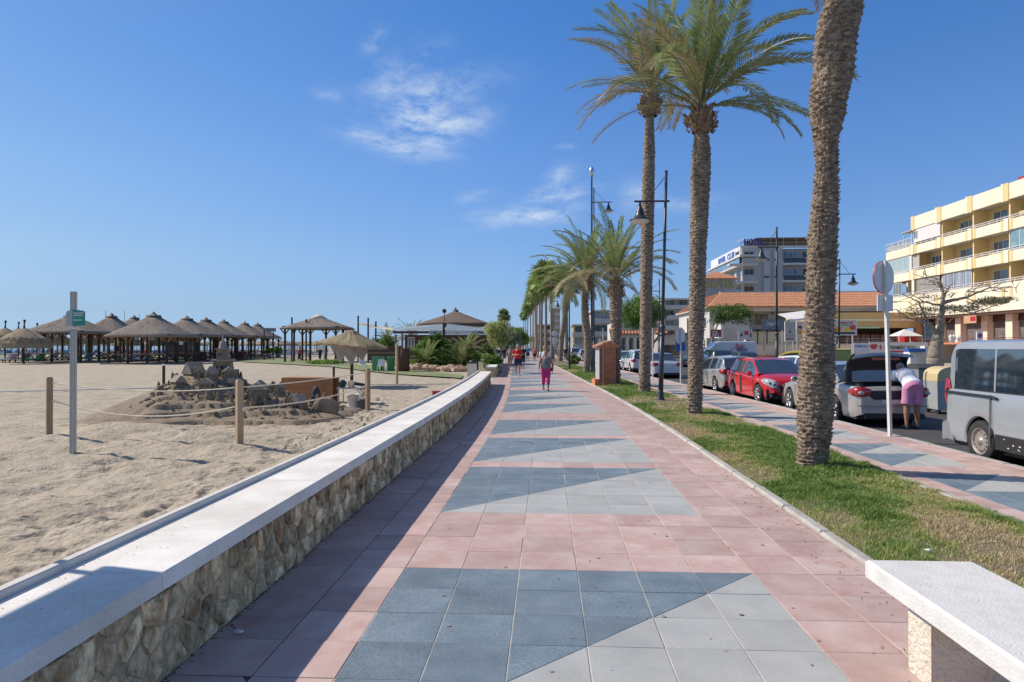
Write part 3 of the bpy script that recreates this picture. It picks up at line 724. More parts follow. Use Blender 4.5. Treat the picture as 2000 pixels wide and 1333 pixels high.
# ================================================================ SAND CASTLE
def sand_castle():
    g0 = Vector((CAST.x, CAST.y, 0)); e = E('sand_castle', 'big sand castle village with central tower on a sand mound', 'sand castle', g0)
    D0 = depth(g0.x, g0.y)
    def L(px, py, D): return W(px, py, D) - g0
    # mound as a heightfield, steep village side to the right, smooth tail to the left front
    n = 130; xs_ = np.linspace(-3.4, 3.9, n); ys_ = np.linspace(-3.6, 2.6, n); Xg, Yg = np.meshgrid(xs_, ys_)
    def hgt(x, y):
        top = 1.12 * np.exp(-((x / 1.05) ** 2 + (y / 1.1) ** 2) ** 1.1)
        h = top
        h = np.maximum(h, .86 * np.exp(-(((x + .25) / 1.25) ** 4 + ((y + .45) / 1.15) ** 4)))
        h = np.maximum(h, .60 * np.exp(-(((x + .15) / 1.55) ** 4 + ((y + .75) / 1.45) ** 4)))
        h = np.maximum(h, .58 * np.exp(-(((x - 1.0) / 1.35) ** 4 + ((y + .3) / 1.3) ** 4)))
        h = np.maximum(h, .34 * np.exp(-(((x - 1.7) / 1.6) ** 4 + ((y + .6) / 1.7) ** 4)))
        tail = 1.08 - .50 * np.hypot((x + .75) * .95, (y + .1) * .66)          # smooth fan of dug sand
        h = np.maximum(h, np.clip(tail, 0, 1) * (x < 1.2))
        h = h + fbm(x * 2.2, y * 2.2, 4, 61) * .11 * np.clip(h * 3, 0, 1) * (x > -.9) + fbm(x * 1.2, y * 1.2, 3, 62) * .05
        edge = np.clip(np.minimum.reduce([x + 3.4, 3.9 - x, y + 3.6, 2.6 - y]) / .6, 0, 1)
        # terraces on the village side
        q = np.round(h / .16) * .16; vil = np.clip((x + .9) * 2, 0, 1)
        h = h * (1 - .45 * vil) + q * .45 * vil
        return h * edge - .03
    sand_castle.h = hgt
    Zg = hgt(Xg, Yg); V = np.stack([Xg, Yg, Zg], -1).reshape(-1, 3)
    i = np.arange(n - 1)[:, None] * n + np.arange(n - 1)[None]; Fq = np.stack([i, i + 1, i + n + 1, i + n], -1).reshape(-1, 4)
    ob('mound', npmesh('mound', V, Fq, m_sandwet, True), e)
    H = lambda x, y: float(hgt(np.array(x), np.array(y)))
    # central tower: stepped, battered blocks and spire
    m_s2 = M('pale_packed_sand', (.27, .23, .185), .95, c2=(.38, .34, .285), sc_=6, bump=.6, bsc=40)
    mb = MB(); zt = .98; k = D0 / F
    mb.box(-.30, .34, -.25, .3, .45, zt + .16, 0, .15, .92); mb.box(-.22, .22, -.2, .2, zt + .1, zt + .38, 0, .15, .86)
    t = mb.build('tower', m_sandwet, e)
    c = MB(); c.box(-.25, .25, -.23, .23, zt + .38, zt + .42, 0, .15); c.build('cornice', m_s2, t)
    mb = MB(); mb.box(-.14, .14, -.13, .13, zt + .42, zt + .68, 0, .15, .9); mb.build('belfry', m_sandwet, t)
    c = MB(); c.box(-.17, .17, -.15, .15, zt + .68, zt + .71, 0, .15); c.build('cornice', m_s2, t)
    sp = MB(); sp.lathe([(.11, zt + .71), (.085, zt + .85), (.03, zt + .93), (.015, zt + 1.02), (.0, zt + 1.08)], 7); sp.build('spire', m_s2, t)
    for (x, z) in ((-.06, zt + .2), (.07, zt + .2), (0, zt + .52)):
        o_ = MB(); o_.box(x - .02, x + .02, -.245, -.16, z, z + .06, 0, .15); o_.build('opening', m_dkglass, t)
    # houses
    def house(x, y, w_, d, h, roof, rot, z=None, big=False):
        z = H(x, y) - .06 if z is None else z
        mb = MB(); mb.box(-w_ / 2, w_ / 2, -d / 2, d / 2, 0, h + .06, 0, 0, .93)
        o = mb.build('sand_house', m_sandwet, e, loc=(x, y, z)); o.rotation_euler = (0, 0, rot)
        r_ = MB(); r_.prism([(-w_ * .58, h + .05), (w_ * .58, h + .05), (w_ * .05, h + roof + .05), (-w_ * .05, h + roof + .05)], -d * .56, d * .56, 'Y'); r_.build('roof', m_s2, o)
        nn = 2 if w_ > .2 else 1
        for q in range(nn):
            xx = (q - (nn - 1) / 2) * w_ * .4; dd = MB(); dd.box(xx - w_ * .08, xx + w_ * .08, -d / 2 - .004, -d / 2 + .03, .07, .07 + h * .4); dd.build('opening', m_dkglass, o)
    for a in [(-.42, -.35, .26, .3, .14, .16, .3), (-.72, -.1, .34, .4, .10, .30, -.4), (.02, -.62, .24, .26, .16, .2, .1), (.30, -.3, .3, .3, .16, .12, .5), (.55, -.55, .2, .3, .1, .12, -.3),
              (1.02, -.12, .34, .34, .26, .14, .35), (1.35, -1.02, .38, .34, .26, .17, .25), (2.05, -.72, .24, .24, .12, .12, .2), (2.42, -1.15, .3, .3, .13, .2, -.3), (.78, -.98, .2, .2, .1, .12, 0),
              (-.18, .05, .22, .22, .14, .16, .4), (.12, -1.1, .3, .22, .1, .12, .15), (-.62, -1.02, .26, .3, .08, .16, .9), (1.62, -.3, .2, .2, .12, .1, 0)]:
        house(*a)
    # winding ramps and walls
    def ramp(pts, hgt_, wd):
        mb = MB(); P = []
        for (x, y, z) in pts: P.append([(x, y - wd, -.05), (x, y - wd, z - .02), (x, y - wd * .6, z), (x, y + wd * .6, z), (x, y + wd, z - .02), (x, y + wd, -.05)])
        mb.grid(P); mb.build('ramp', m_s2, e)
    ramp([(-.6, -.75, .60), (-.2, -.8, .64), (.2, -.85, .68)], .1, .07)
    ramp([(.5, -1.35, .42), (.9, -1.55, .30), (1.4, -1.65, .22), (2.0, -1.6, .2), (2.4, -1.4, .22)], .1, .06)
    ramp([(-1.0, -.5, .70), (-.6, -.4, .80), (-.3, -.3, .84)], .1, .06)
    ramp([(.6, -.2, .66), (1.0, -.5, .52), (1.5, -.8, .38), (2.1, -1.0, .26)], .1, .07)
    # curled wall at left, small drip turrets
    mb = MB(); mb.lathe([(.30, 0), (.28, .22), (.20, .34), (.12, .26), (.10, .1)], 12, (-.95, -1.05, .12)); mb.build('round_tower', m_sandwet, e)
    big = MB(); big.blob((3.0, -1.0, .2), .33, 9, 6, .1, sq=(1, .35, 1.0)); big.build('sand_disc', m_sandwet, e)
    tm = MB(); tm.lathe([(.045, 0), (.04, .06), (.025, .10), (.034, .12), (.02, .17), (0, .2)], 6); tme = tm.mesh('turret', m_sandwet)
    for k in range(110):
        x = random.uniform(-1.1, 2.7); y = random.uniform(-1.6, .3)
        z = H(x, y)
        if z < .12: continue
        s_ = random.uniform(.6, 1.5); o = ob('turret', tme, e, loc=(x, y, z - .02)); o.scale = (s_ * random.uniform(.8, 1.6), s_, s_)
    rub = MB()
    for k in range(300):
        x = random.uniform(-1.4, 3.2); y = random.uniform(-2.2, .6); z = H(x, y); r_ = random.uniform(.015, .06) * (1 if z > .1 else .6)
        rub.blob((x, y, z), r_, 6, 4, .35, sq=(1.3, 1, .8))
    stuff(rub.build('crumbled_sand', m_sandwet, e))
sand_castle()

# ================================================================ THINGS BEHIND THE CASTLE
def plywood_box():
    g = G(602, 786); g.x = W(602, 786, 21.4).x; D = 21.0; c = W(600, 740, D); wd = 104 / F * D
    e = E('plywood_box', 'open orange plywood box standing on the sand', 'box', (c.x, c.y, 0), R(-6))
    h = .74; 
    m = MB(); m.box(-wd / 2, wd / 2 - .22, -.01, .012, .06, h); m.build('front_board', m_ply, e)
    m = MB(); m.box(wd / 2 - .218, wd / 2, -.03, .03, -.05, h + .01); m.build('side_board', m_ply, e)
    m = MB(); m.box(-wd / 2 - .02, wd / 2, -.012, .55, h, h + .03); m.build('top_board', m_ply, e)
    m = MB(); m.box(-wd / 2 - .02, -wd / 2 + .02, -.02, .55, 0, h - .002); m.build('side_board', m_ply, e)
    m = MB(); m.box(-wd / 2, wd / 2, .50, .52, 0, h - .002); m.build('back_board', m_ply, e)
plywood_box()
def simple(name, label, cat, px, py, D=None, z=0):
    g = G(px, py, z) if D is None else W(px, py, D); g.z = z
    return E(name, label, cat, g)
def bucket(px, py, r, h, mat, label):
    e = simple('bucket', label, 'bucket', px, py)
    m = MB(); m.lathe([(r * .82, 0), (r, h), (r * 1.06, h), (r * 1.06, h - .03), (r * .94, h - .03)], 20, caps=False); m.lathe([(r * .8, .01), (0, .0101)], 20, caps=False); m.build('shell', mat, e, True)
    m = MB(); m.tube([(r * math.cos(a), -.02 - r * .3 * math.sin(a), h - .05 - .14 * math.sin(a)) for a in np.linspace(0, PI, 12)], .006, 5); m.build('handle', m_steel, e)
bucket(690, 798, .17, .40, m_white, 'white plastic bucket beside the wooden post')
bucket(707, 799, .13, .26, M('blue_grey_plastic', (.08, .12, .16), .5), 'dark blue-grey bucket right of the white bucket')
def straw_parasol_near():
    D = 29.0; c = W(687, 700, D); e = E('straw_parasol', 'round straw parasol hung with cloth behind the sand castle', 'parasol', (c.x, c.y, 0))
    k = D / F
    m = MB(); m.tube([(0, 0, -.2), (.01, 0, Z(650, D))], .07, 8); m.build('pole', m_wood, e)
    zt = Z(646, D); zr = Z(672, D) - .0; rr = 66 * k
    n = 40; prof = [(0, zt + .02), (.18, zt - .02), (.35, zt - .14), (rr * .5, zt - .30), (rr * .8, zr + .10), (rr, zr - .02), (rr * .96, zr - .10), (rr * .7, zr + .02), (.1, zt - .35)]
    P = []
    for (r_, z_) in prof:
        row = []
        for q in range(n + 1):
            a = 2 * PI * (q % n) / n; j = (1 + .05 * math.sin(5 * a + 1) + (random.uniform(-.03, .03) if q % n else 0)); tilt = -.13 * math.cos(a + .2) * r_ / rr
            row.append((r_ * j * math.cos(a), r_ * j * math.sin(a), z_ + (tilt if r_ > .3 else 0) + random.uniform(-.02, .02) * (r_ > .3)))
        row[-1] = row[0]; P.append(row)
    m = MB(); m.grid(P); m.build('canopy', M('yellow_straw', (.25, .195, .10), .95, c2=(.40, .33, .20), sc_=10, bump=.9, bsc=40, fine=.3), e)
    fr = MB()
    for q in range(2600):
        a = random.uniform(0, 2 * PI); r0 = rr * random.uniform(.2, .99); zz = zt - .02 - (zt - zr) * (r0 / rr) ** .9 - .13 * math.cos(a + .2) * r0 / rr + .01; l = random.uniform(.08, .2); dr = l * .85
        p = Vector((r0 * math.cos(a), r0 * math.sin(a), zz)); q_ = Vector(((r0 + dr) * math.cos(a + random.uniform(-.04, .04)), (r0 + dr) * math.sin(a), zz - (l * .55 if r0 < rr * .9 else l * 1.1)))
        s_ = Vector((-math.sin(a), math.cos(a), 0)) * .012; fr.face([p - s_, p + s_, q_])
    stuff(fr.build('straw_fringe', M('yellow_straw', (0, 0, 0)), e))
    # hanging cloth
    m = MB(); P = []
    for j in range(8):
        row = []
        for q in range(30):
            a = R(-165 + q * 165 / 29); r_ = rr * (.66 - .02 * j) + .06 * math.sin(q * 2.1) * (j / 7); drop = (.12 + .65 * math.sin(PI * (q / 29)) ** .6) * (1 + .25 * math.sin(q * .9))
            row.append((r_ * math.cos(a), r_ * math.sin(a), zr + .06 - drop * j / 7))
        P.append(row)
    m.grid(P); m.build('hanging_cloth', m_cloth, e, True)
straw_parasol_near()
def table_things():
    D = 20.6; c = W(690, 757, D); e = E('work_table', 'small pale table under the ropes behind the white bucket', 'table', (c.x, c.y, 0), 0)
    m = MB(); m.box(-.42, .42, -.3, .3, .47, .50); m.build('tabletop', m_greyp, e)
    for x in (-.38, .38):
        for y in (-.26, .26): m = MB(); m.tube([(x, y, 0), (x, y, .47)], .018, 6); m.build('leg', m_steel, e)
    t = E('flower_pot', 'small pale pot with tools standing on the work table', 'pot', (c.x - .02, c.y - .1, .50)); m = MB(); m.lathe([(.09, 0), (.12, .2), (.125, .2), (.1, .19)], 14); m.build('pot', m_cap, t, True)
    m = MB(); m.blob((-.28, 0, .1), .12, 8, 6, .3, sq=(1, 1, 1)); m.build('tool_bundle', M('dark_green_cloth', (.03, .06, .05), .8), t)
    m = MB(); m.tube([(.1, 0, .12), (.35, 0, .08), (.5, 0, .02)], .05, 7); m.build('dark_cloth', m_black, t)
    b = simple('rucksack', 'dark grey rucksack leaning against the plywood box', 'bag', 617, 790); m = MB(); m.blob((0, 0, .27), .2, 10, 7, .12, sq=(.75, .6, 1.35)); m.build('bag_body', M('dark_bag', (.05, .055, .065), .8, var=.4, sc_=12), b, True)
    m = MB(); m.tube([(-.08, -.13, .08), (-.1, -.16, .3), (-.07, -.12, .48)], .014, 5); m.build('strap', m_black, b)
    m = MB(); m.blob((0, -.12, .2), .1, 8, 5, .1, sq=(1, .5, 1)); m.build('pocket', m_black, b)
    s = simple('folding_stool', 'small blue folding stool behind the wooden post', 'stool', 709, 783); m = MB(); m.box(-.17, .17, -.15, .15, .36, .40); m.build('seat', M('teal_fabric', (.10, .28, .33), .8), s)
    for a, b_ in (((-.15, -.14, 0), (.15, -.14, .36)), ((.15, -.14, 0), (-.15, -.14, .36)), ((-.15, .14, 0), (.15, .14, .36)), ((.15, .14, 0), (-.15, .14, .36))): m = MB(); m.tube([a, b_], .012, 6); m.build('leg', m_black, s)
    r_ = simple('red_box', 'small red box on the sand just behind the wall', 'box', 854, 774); m = MB(); m.box(-.15, .15, -.12, .12, 0, .16); m.build('box_body', m_red, r_); m = MB(); m.box(-.16, .16, -.13, .13, .16, .18); m.build('lid', m_red, r_)
table_things()

# ================================================================ BRICK PILLAR
def brick_pillar():
    D = depth(*G(1183, 754).xy); k = D / F
    c = W(1183, 754, D + .25); h = Z(677, D); w_ = 32 * k
    e = E('brick_pillar', 'small terracotta brick meter cabinet with grey door and tiled roof', 'pillar', (c.x, c.y, 0), R(8))
    m = MB(); m.box(-w_ / 2, w_ / 2, -w_ / 2, w_ / 2, 0, h); m.build('core', m_mortar, e)
    bm_ = bevel_box(-.095, .095, -.012, .004, -.026, .026, .003).mesh('brick', m_brick); bs = bevel_box(-.012, .004, -.095, .095, -.026, .026, .003).mesh('brick', m_brick)
    rows = int(h / .06); half = MB(); cnt = 0
    for r_ in range(rows):
        z = .03 + r_ * .06; n = max(2, round(w_ / .2)); st = w_ / n
        for q in range(n + (r_ % 2)):
            x = -w_ / 2 + (q + .5) * st - (st / 2 if r_ % 2 else 0); x0, x1 = max(-w_ / 2, x - st / 2 + .005), min(w_ / 2, x + st / 2 - .005)
            if x1 - x0 < .03: continue
            b = MB(); b.box(x0, x1, -w_ / 2 - .012, -w_ / 2 + .01, z - .025, z + .025)
            b.build('brick', m_brick, e)
            half.box(-w_ / 2 - .012, -w_ / 2 + .01, x0, x1, z - .025, z + .025); half.box(w_ / 2 - .01, w_ / 2 + .012, x0, x1, z - .025, z + .025)
    stuff(half.build('brickwork', m_brick, e))
    # door on the left face
    m = MB(); m.box(-w_ / 2 - .03, -w_ / 2 - .013, -w_ / 2 - .1, w_ / 2 - .02, .3, h - .05); m.build('door', M('grey_door', (.40, .43, .44), .5, var=.06), e)
    m = MB(); m.box(-w_ / 2 - .20, -w_ / 2 - .013, -w_ / 2 + .0, w_ / 2 - .02, 0, .3); m.build('plinth', m_brick, e)
    m = MB(); m.prism([(-w_ / 2 - .16, h - .05), (w_ / 2 + .10, h - .05), (0.05, h + .2)], -w_ / 2 - .05, w_ / 2 + .05, 'Y'); rf = m.build('roof', m_brick, e)
    for s_ in (-1, 1):
        for q in range(5):
            y = -w_ / 2 - .04 + q * (w_ + .08) / 4; b = MB(); b.tube([(0.05, y, h + .215), (s_ * (w_ / 2 + .13) - (.03 if s_ < 0 else 0), y, h - .03)], .055, 7); b.build('roof_tile', m_tile, rf)
    # conduit and blue jacket bag behind
    cpx = W(1178, 700, D - .2); m = MB(); m.tube([(cpx.x, cpx.y, 0), (cpx.x, cpx.y, Z(641, D))], .025, 8); tag(m.build('white_pole', M('cream_pole', (.45, .42, .30), .6)), 'thin cream pole in front of the brick cabinet', 'pole')
    b = E('parked_scooter', 'blue and white scooter parked behind the brick cabinet', 'scooter', (*W(1192, 745, D + 1.6).xy, 0), R(80))
    m = MB(); m.blob((0, 0, .55), .35, 10, 7, .05, sq=(1.3, .5, .6)); m.build('body', m_blue, b, True)
    m = MB(); m.blob((-.1, 0, .82), .25, 8, 5, .05, sq=(1.3, .6, .35)); m.build('seat', m_black, b, True)
    m = MB(); m.tube([(.45, 0, .4), (.55, 0, 1.0)], .05, 8); m.build('steering_column', m_white, b)
    m = MB(); m.tube([(.55, -.3, 1.02), (.55, .3, 1.02)], .018, 6); m.build('handlebar', m_black, b)
    m = MB(); m.blob((.5, 0, .75), .2, 8, 6, .05, sq=(.4, 1, 1.6)); m.build('front_shield', m_white, b, True)
    for x in (-.5, .6): m = MB(); m.lathe([(.12, -.05), (.22, -.05), (.24, 0), (.22, .05), (.12, .05)], 16, (x, 0, .24), ax='Y'); m.build('wheel', m_black, b)
brick_pillar()
# ================================================================ PALMS AND TREES
def trunk_mesh(name, path, rad, nsc, rowh, amp, da, dh, mat, seed=1, flare=0):
    """path: list of Vector centres bottom to top; rad: radii; leaf-scar relief baked into the geometry"""
    rg = np.random.default_rng(seed)
    zs = np.array([p.z for p in path]); cxs = np.array([p.x for p in path]); cys = np.array([p.y for p in path]); rr = np.array(rad)
    nh = int((zs[-1] - zs[0]) / dh); h = np.linspace(zs[0], zs[-1], nh)
    def sm(v):
        o = np.interp(h, zs, v); k = max(3, int(.25 / dh)) | 1; pad = np.pad(o, k // 2, mode='edge'); return np.convolve(pad, np.ones(k) / k, 'valid')[:nh]
    X, Y, Rr = sm(cxs), sm(cys), sm(rr)
    th = np.linspace(0, 2 * PI, da, endpoint=False)
    TH, HH = np.meshgrid(th, h); hw = HH + .35 * rowh * vnoise(TH * 2.2, HH * 2.5, 5) * 2
    row = np.floor(hw / rowh); v = hw / rowh - row
    uu = TH / (2 * PI) * nsc + .5 * (row % 2) + .25 * vnoise(TH * 1.5, HH * 5, 8); cell = np.floor(uu); u = uu - cell
    J = rg.random((512, 64)); jit = J[(row.astype(int)) % 512, cell.astype(int) % nsc]; J2 = rg.random((512, 64)); jv = J2[(row.astype(int)) % 512, cell.astype(int) % nsc]
    shape = np.clip(1 - np.abs(2 * u - 1) ** 2.2, 0, 1)
    lip = .5 + .3 * jv; prof = np.where(v < lip, (v / lip) ** 1.1, np.clip((1 - v) / (1 - lip), 0, 1) ** 1.6)
    d = amp * (shape * prof * (.5 + jit) - .25)
    d += amp * .55 * fbm(TH * 7 * Rr[:, None] / .2, HH * 26, 3, seed + 3) + amp * .5 * fbm(TH * 1.6, HH * 3, 3, seed + 9)
    Rt = Rr[:, None] * (1 if Rr.mean() < .15 else .93) + d - amp * .35
    V = np.stack([X[:, None] + Rt * np.cos(TH), Y[:, None] + Rt * np.sin(TH), HH + amp * .5 * shape * prof], -1).reshape(-1, 3)
    i = np.arange(nh - 1)[:, None] * da + np.arange(da)[None]; i2 = np.arange(nh - 1)[:, None] * da + (np.arange(da)[None] + 1) % da
    Fq = np.stack([i, i2, i2 + da, i + da], -1).reshape(-1, 4)
    return npmesh(name, V, Fq, mat, True)

def frond_mesh(L, bend, seed, mat, nl=76, wmax=.50, bw=.016, dry=0):
    rg = random.Random(seed); mb = MB(); pts = []; x = z = 0; n = 24
    for k in range(n + 1):
        pts.append(Vector((x, .03 * math.sin(k * .2) * L * k / n, z))); s = k / n; a = -bend * s ** 1.35 * 1.6
        x += math.cos(a) * L / n; z += math.sin(a) * L / n
    def at(s): k = min(n - 1, int(s * n)); return pts[k].lerp(pts[k + 1], s * n - k), (pts[k + 1] - pts[k]).normalized()
    mb.tube(pts, [.021 * (1 - .85 * k / n) + .003 for k in range(n + 1)], 4, 1, False)
    for side in (-1, 1):
        for q in range(nl):
            s = .13 + .86 * (q + rg.uniform(-.3, .3)) / nl; s = min(.99, max(.1, s)); p, d = at(s)
            up = Vector((-d.z, 0, d.x)); sd = Vector((0, side, 0))
            ln = wmax * (min(1, (s - .06) / .22)) * (1 - .62 * max(0, s - .45) / .55) * rg.uniform(.85, 1.12)
            fwd = .55 + .75 * s; lift = rg.uniform(.05, .75)
            dr = (sd * 1.0 + d * fwd + up * lift * .6).normalized(); droop = Vector((0, 0, -.10 - .18 * rg.random())) * ln
            wv = dr.cross(up).normalized() * bw + up * bw * .3
            m_ = p + dr * ln * .45 + droop * .15; t = p + dr * ln + droop
            mb.face([p - wv * .4, m_ - wv, t, m_ + wv], 0)
    return mb.mesh('frond', mat)
FR = [frond_mesh(3.3, b, i, [m_frond, m_rachis]) for i, b in enumerate((.28, .45, .65, .85, 1.05))]
FRD = [frond_mesh(3.0, b, 20 + i, [m_frondy, m_rachis], nl=60) for i, b in enumerate((.75, 1.1))]
def crown(parent, top, n=46, s=1.0, seed=0, emin=-15, dry=.30, az_bias=None, extra=()):
    rg = random.Random(seed)
    for k in range(n):
        t = (k + .5) / n; el = 86 - (86 - emin) * t ** 1.15 + rg.uniform(-5, 5); az = k * 137.5 + rg.uniform(-15, 15)
        old = t > .72
        me = rg.choice(FRD) if (rg.random() < dry * (2.4 if old else .3)) else FR[min(4, int(5 * (t * .75 + rg.uniform(0, .3))))]
        o = ob('frond', me, parent, loc=(top.x + rg.uniform(-.05, .05), top.y + rg.uniform(-.05, .05), top.z + .1 * (1 - t)))
        o.rotation_euler = (rg.uniform(-.5, .5), -R(el), R(az)); q = s * rg.uniform(.82, 1.08) * (.8 if t < .12 else 1); o.scale = (q, q, q)
    for (az, el, bi, q) in extra:
        o = ob('frond', (FR + FRD)[bi], parent, loc=tuple(top)); o.rotation_euler = (0, -R(el), R(az)); o.scale = (q, q, q)
def boots(parent, c, r, h, amp, name='crown_base', seed=4, da=40):
    path = [Vector((c.x, c.y, c.z - h * .55)), Vector((c.x, c.y, c.z - h * .3)), Vector((c.x, c.y, c.z)), Vector((c.x, c.y, c.z + h * .3)), Vector((c.x, c.y, c.z + h * .55))]
    me = trunk_mesh(name, path, [r * .62, r * .95, r, r * .8, r * .3], 9, h / 6.5, amp, da, .03, m_barkd, seed)
    ob(name, me, parent)
    # stubs of cut stalks
    mb = MB(); rg = random.Random(seed)
    for k in range(70):
        a = rg.uniform(0, 2 * PI); z = rg.uniform(-.5, .55); rr = r * (1 - .6 * max(0, z) - .15 * abs(min(0, z)))
        p = Vector((c.x + rr * math.cos(a), c.y + rr * math.sin(a), c.z + z * h)); d = Vector((math.cos(a), math.sin(a), rg.uniform(.3, 1.6))).normalized()
        mb.tube([p - d * .05, p + d * rg.uniform(.05, .16)], [.035, .02], 4)
    stuff(mb.build('stalk_stubs', m_barkd, parent))

def palm_px(label, prof, cr, rowh, nsc, amp, da, dh, seed, crown_n=46, crown_s=1.0, bulb=None, emin=-15, extra=(), group='date palms along the promenade strip'):
    """prof: (py, px centre, width px) bottom to top"""
    g = G(prof[0][1], prof[0][0]); D = depth(g.x, g.y); k = D / F
    e = E('date_palm', label, 'palm', g, 0, group); path = []; rad = []
    for (py, px, wpx) in prof:
        p = W(px, py, D) - g; path.append(p); rad.append(wpx * k / 2)
    path[0].z = 0; path.insert(0, path[0] + Vector((0, 0, -.15))); rad.insert(0, rad[0] * 1.05)
    me = trunk_mesh('trunk', path, rad, nsc, rowh, amp, da, dh, m_bark, seed); ob('trunk', me, e)
    if cr:
        top = path[-1]
        if bulb: boots(e, top - Vector((0, 0, bulb[1] * .3)), bulb[0], bulb[1], .07, seed=seed)
        crown(e, top + Vector((0, 0, .05)), crown_n, crown_s, seed, emin, extra=extra)
    return e
palm_px('huge date palm trunk in the right foreground, swollen at mid height', [(917, 1585, 60), (880, 1587, 64), (836, 1590, 70), (780, 1592, 72), (735, 1595, 72), (660, 1598, 66), (600, 1602, 57), (540, 1605, 60), (500, 1606, 60), (440, 1609, 58), (400, 1612, 54), (375, 1614, 52), (330, 1615.5, 46),
     (274, 1616, 50), (225, 1617, 70), (180, 1622, 77), (150, 1629, 79), (110, 1632, 80), (75, 1634, 83), (19, 1647, 83), (0, 1650, 71), (-60, 1652, 60), (-130, 1654, 60), (-200, 1655, 62)], True, .054, 8, .034, 180, .0085, 1, 40, 1.0, (.42, .8), emin=10)
palm_px('tall date palm in front of the red car with full crown', [(812, 1355, 33), (760, 1357, 31), (700, 1359, 32), (600, 1361, 33), (500, 1363.5, 35), (420, 1366, 38), (340, 1369, 41), (300, 1371, 38), (262, 1371, 30), (215, 1370, 24)], True, .075, 8, .032, 96, .016, 2, 34, 1.15, (.36, .68), emin=32,
        extra=((8, 18, 2, 1.0), (-12, 10, 3, .82), (176, 12, 5, 1.0), (192, 24, 1, .95), (-30, 2, 3, .75)))
palm_px('tall slender date palm behind the street lamp pole', [(768, 1258, 26), (700, 1260, 24), (600, 1262, 26), (500, 1263.5, 26), (400, 1266, 27), (300, 1268, 25), (240, 1269, 20), (185, 1271, 18)], True, .085, 7, .034, 72, .022, 3, 30, 1.15, (.44, .95), emin=36,
        extra=((178, 14, 5, 1.0), (186, 26, 2, 1.0), (196, 5, 5, .9)))
palm_px('stout date palm with upright crown beside the brick cabinet', [(752, 1203, 19), (720, 1203, 18), (680, 1204, 19), (640, 1204, 23), (600, 1203, 27), (575, 1203, 27), (555, 1204, 20)], True, .12, 7, .075, 64, .03, 4, 34, 1.05, (.36, .8), emin=28)
palm_px('curved date palm with drooping brown fronds left of the brick cabinet', [(730, 1145, 15), (700, 1148, 16), (660, 1148, 17), (620, 1143, 17), (580, 1142, 14), (540, 1145, 13)], True, .12, 7, .05, 44, .04, 5, 56, 1.15, (.52, 1.1), emin=-25)
palm_px('leaning date palm behind the curved one', [(706, 1094, 11), (660, 1097, 11.5), (620, 1103, 12), (590, 1106, 14), (562, 1107, 13)], True, .14, 7, .07, 36, .05, 6, 46, 1.35, (.42, .8), emin=0)
palm_px('slim date palm standing close behind the leaning one', [(701, 1107, 8.5), (640, 1106, 8), (600, 1105, 8), (566, 1104, 9)], True, .16, 6, .06, 24, .08, 7, 40, 1.25, (.4, .8), emin=-10)

# fan palms
def fan_mesh(seed):
    rg = random.Random(seed); mb = MB(); L = 1.0
    mb.tube([(0, 0, 0), (.9, 0, 0)], .02, 3)
    n = 17
    for k in range(n):
        a = R(-115 + 230 * k / (n - 1)); l = L * (1 - .25 * abs(k / (n - 1) - .5) * 2) * rg.uniform(.9, 1.05)
        d = Vector((math.cos(a), math.sin(a), .12 * math.cos(k * 2.0))); s_ = Vector((-math.sin(a), math.cos(a), 0)) * .085
        p = Vector((.9, 0, 0)); q = p + d * l * .55; t = p + d * l + Vector((0, 0, -.28 * l))
        mb.face([p, q - s_, t, q + s_])
    return mb.mesh('fan_leaf', m_fan)
FAN = [fan_mesh(i) for i in range(3)]
def fan_palm(px, D, py_c, label, x_off=0, cr=1.0):
    x = XY(px, D); h = Z(py_c, D); e = E('fan_palm', label, 'palm', (x, D, 0), 0, 'fan palms receding along the promenade'); rg = random.Random(int(px * 3 + D))
    lean = rg.uniform(-.3, .3)
    path = [Vector((lean * (t - 1), 0, h * t)) for t in np.linspace(0, 1, 6)]
    ob('trunk', trunk_mesh('trunk', path, [.34, .25, .21, .2, .2, .24], 7, .22, .03, 16, .12, m_bark, int(px)), e)
    sk = MB(); sk.lathe([(.2, h - 1.5), (.5, h - 1.25), (.55, h - .6), (.4, h), (0, h + .1)], 12); sk.v = [(v[0] * rg.uniform(.8, 1.2), v[1] * rg.uniform(.8, 1.2), v[2]) for v in sk.v]; sk.build('dead_leaf_skirt', m_barkd, e)
    for k in range(38):
        t = k / 38; o = ob('fan_leaf', rg.choice(FAN), e, loc=(0, 0, h - .1)); o.rotation_euler = (rg.uniform(-.6, .6), -R(80 - 140 * t + rg.uniform(-8, 8)), R(k * 137.5)); s_ = rg.uniform(.75, 1.0) * cr; o.scale = (s_, s_, s_)
    return e
for i, (px, D, py) in enumerate([(1076, 87, 548), (1066, 100, 540), (1059, 114, 556), (1054, 128, 560), (1049, 145, 568), (1045, 162, 578), (1041, 182, 584), (1036, 210, 594), (1031, 245, 602), (1027, 290, 610), (1023, 340, 618)]):
    o = fan_palm(px, D, py, ['tall fan palm at the near end of the far row', 'tall fan palm second in the far row, orange dead skirt', 'fan palm third in the far row of the promenade', 'fan palm fourth in the far row of the promenade', 'fan palm fifth in the far row of the promenade', 'fan palm sixth in the far row of the promenade',
        'fan palm seventh in the far row of the promenade', 'fan palm eighth in the far row of the promenade', 'fan palm ninth in the far row of the promenade', 'small fan palm last but one of the far row', 'smallest fan palm at the vanishing end of the row'][i], cr=1.75)
fan_palm(984, 130, 617, 'lone fan palm rising behind the round yellow-green tree', cr=1.0)
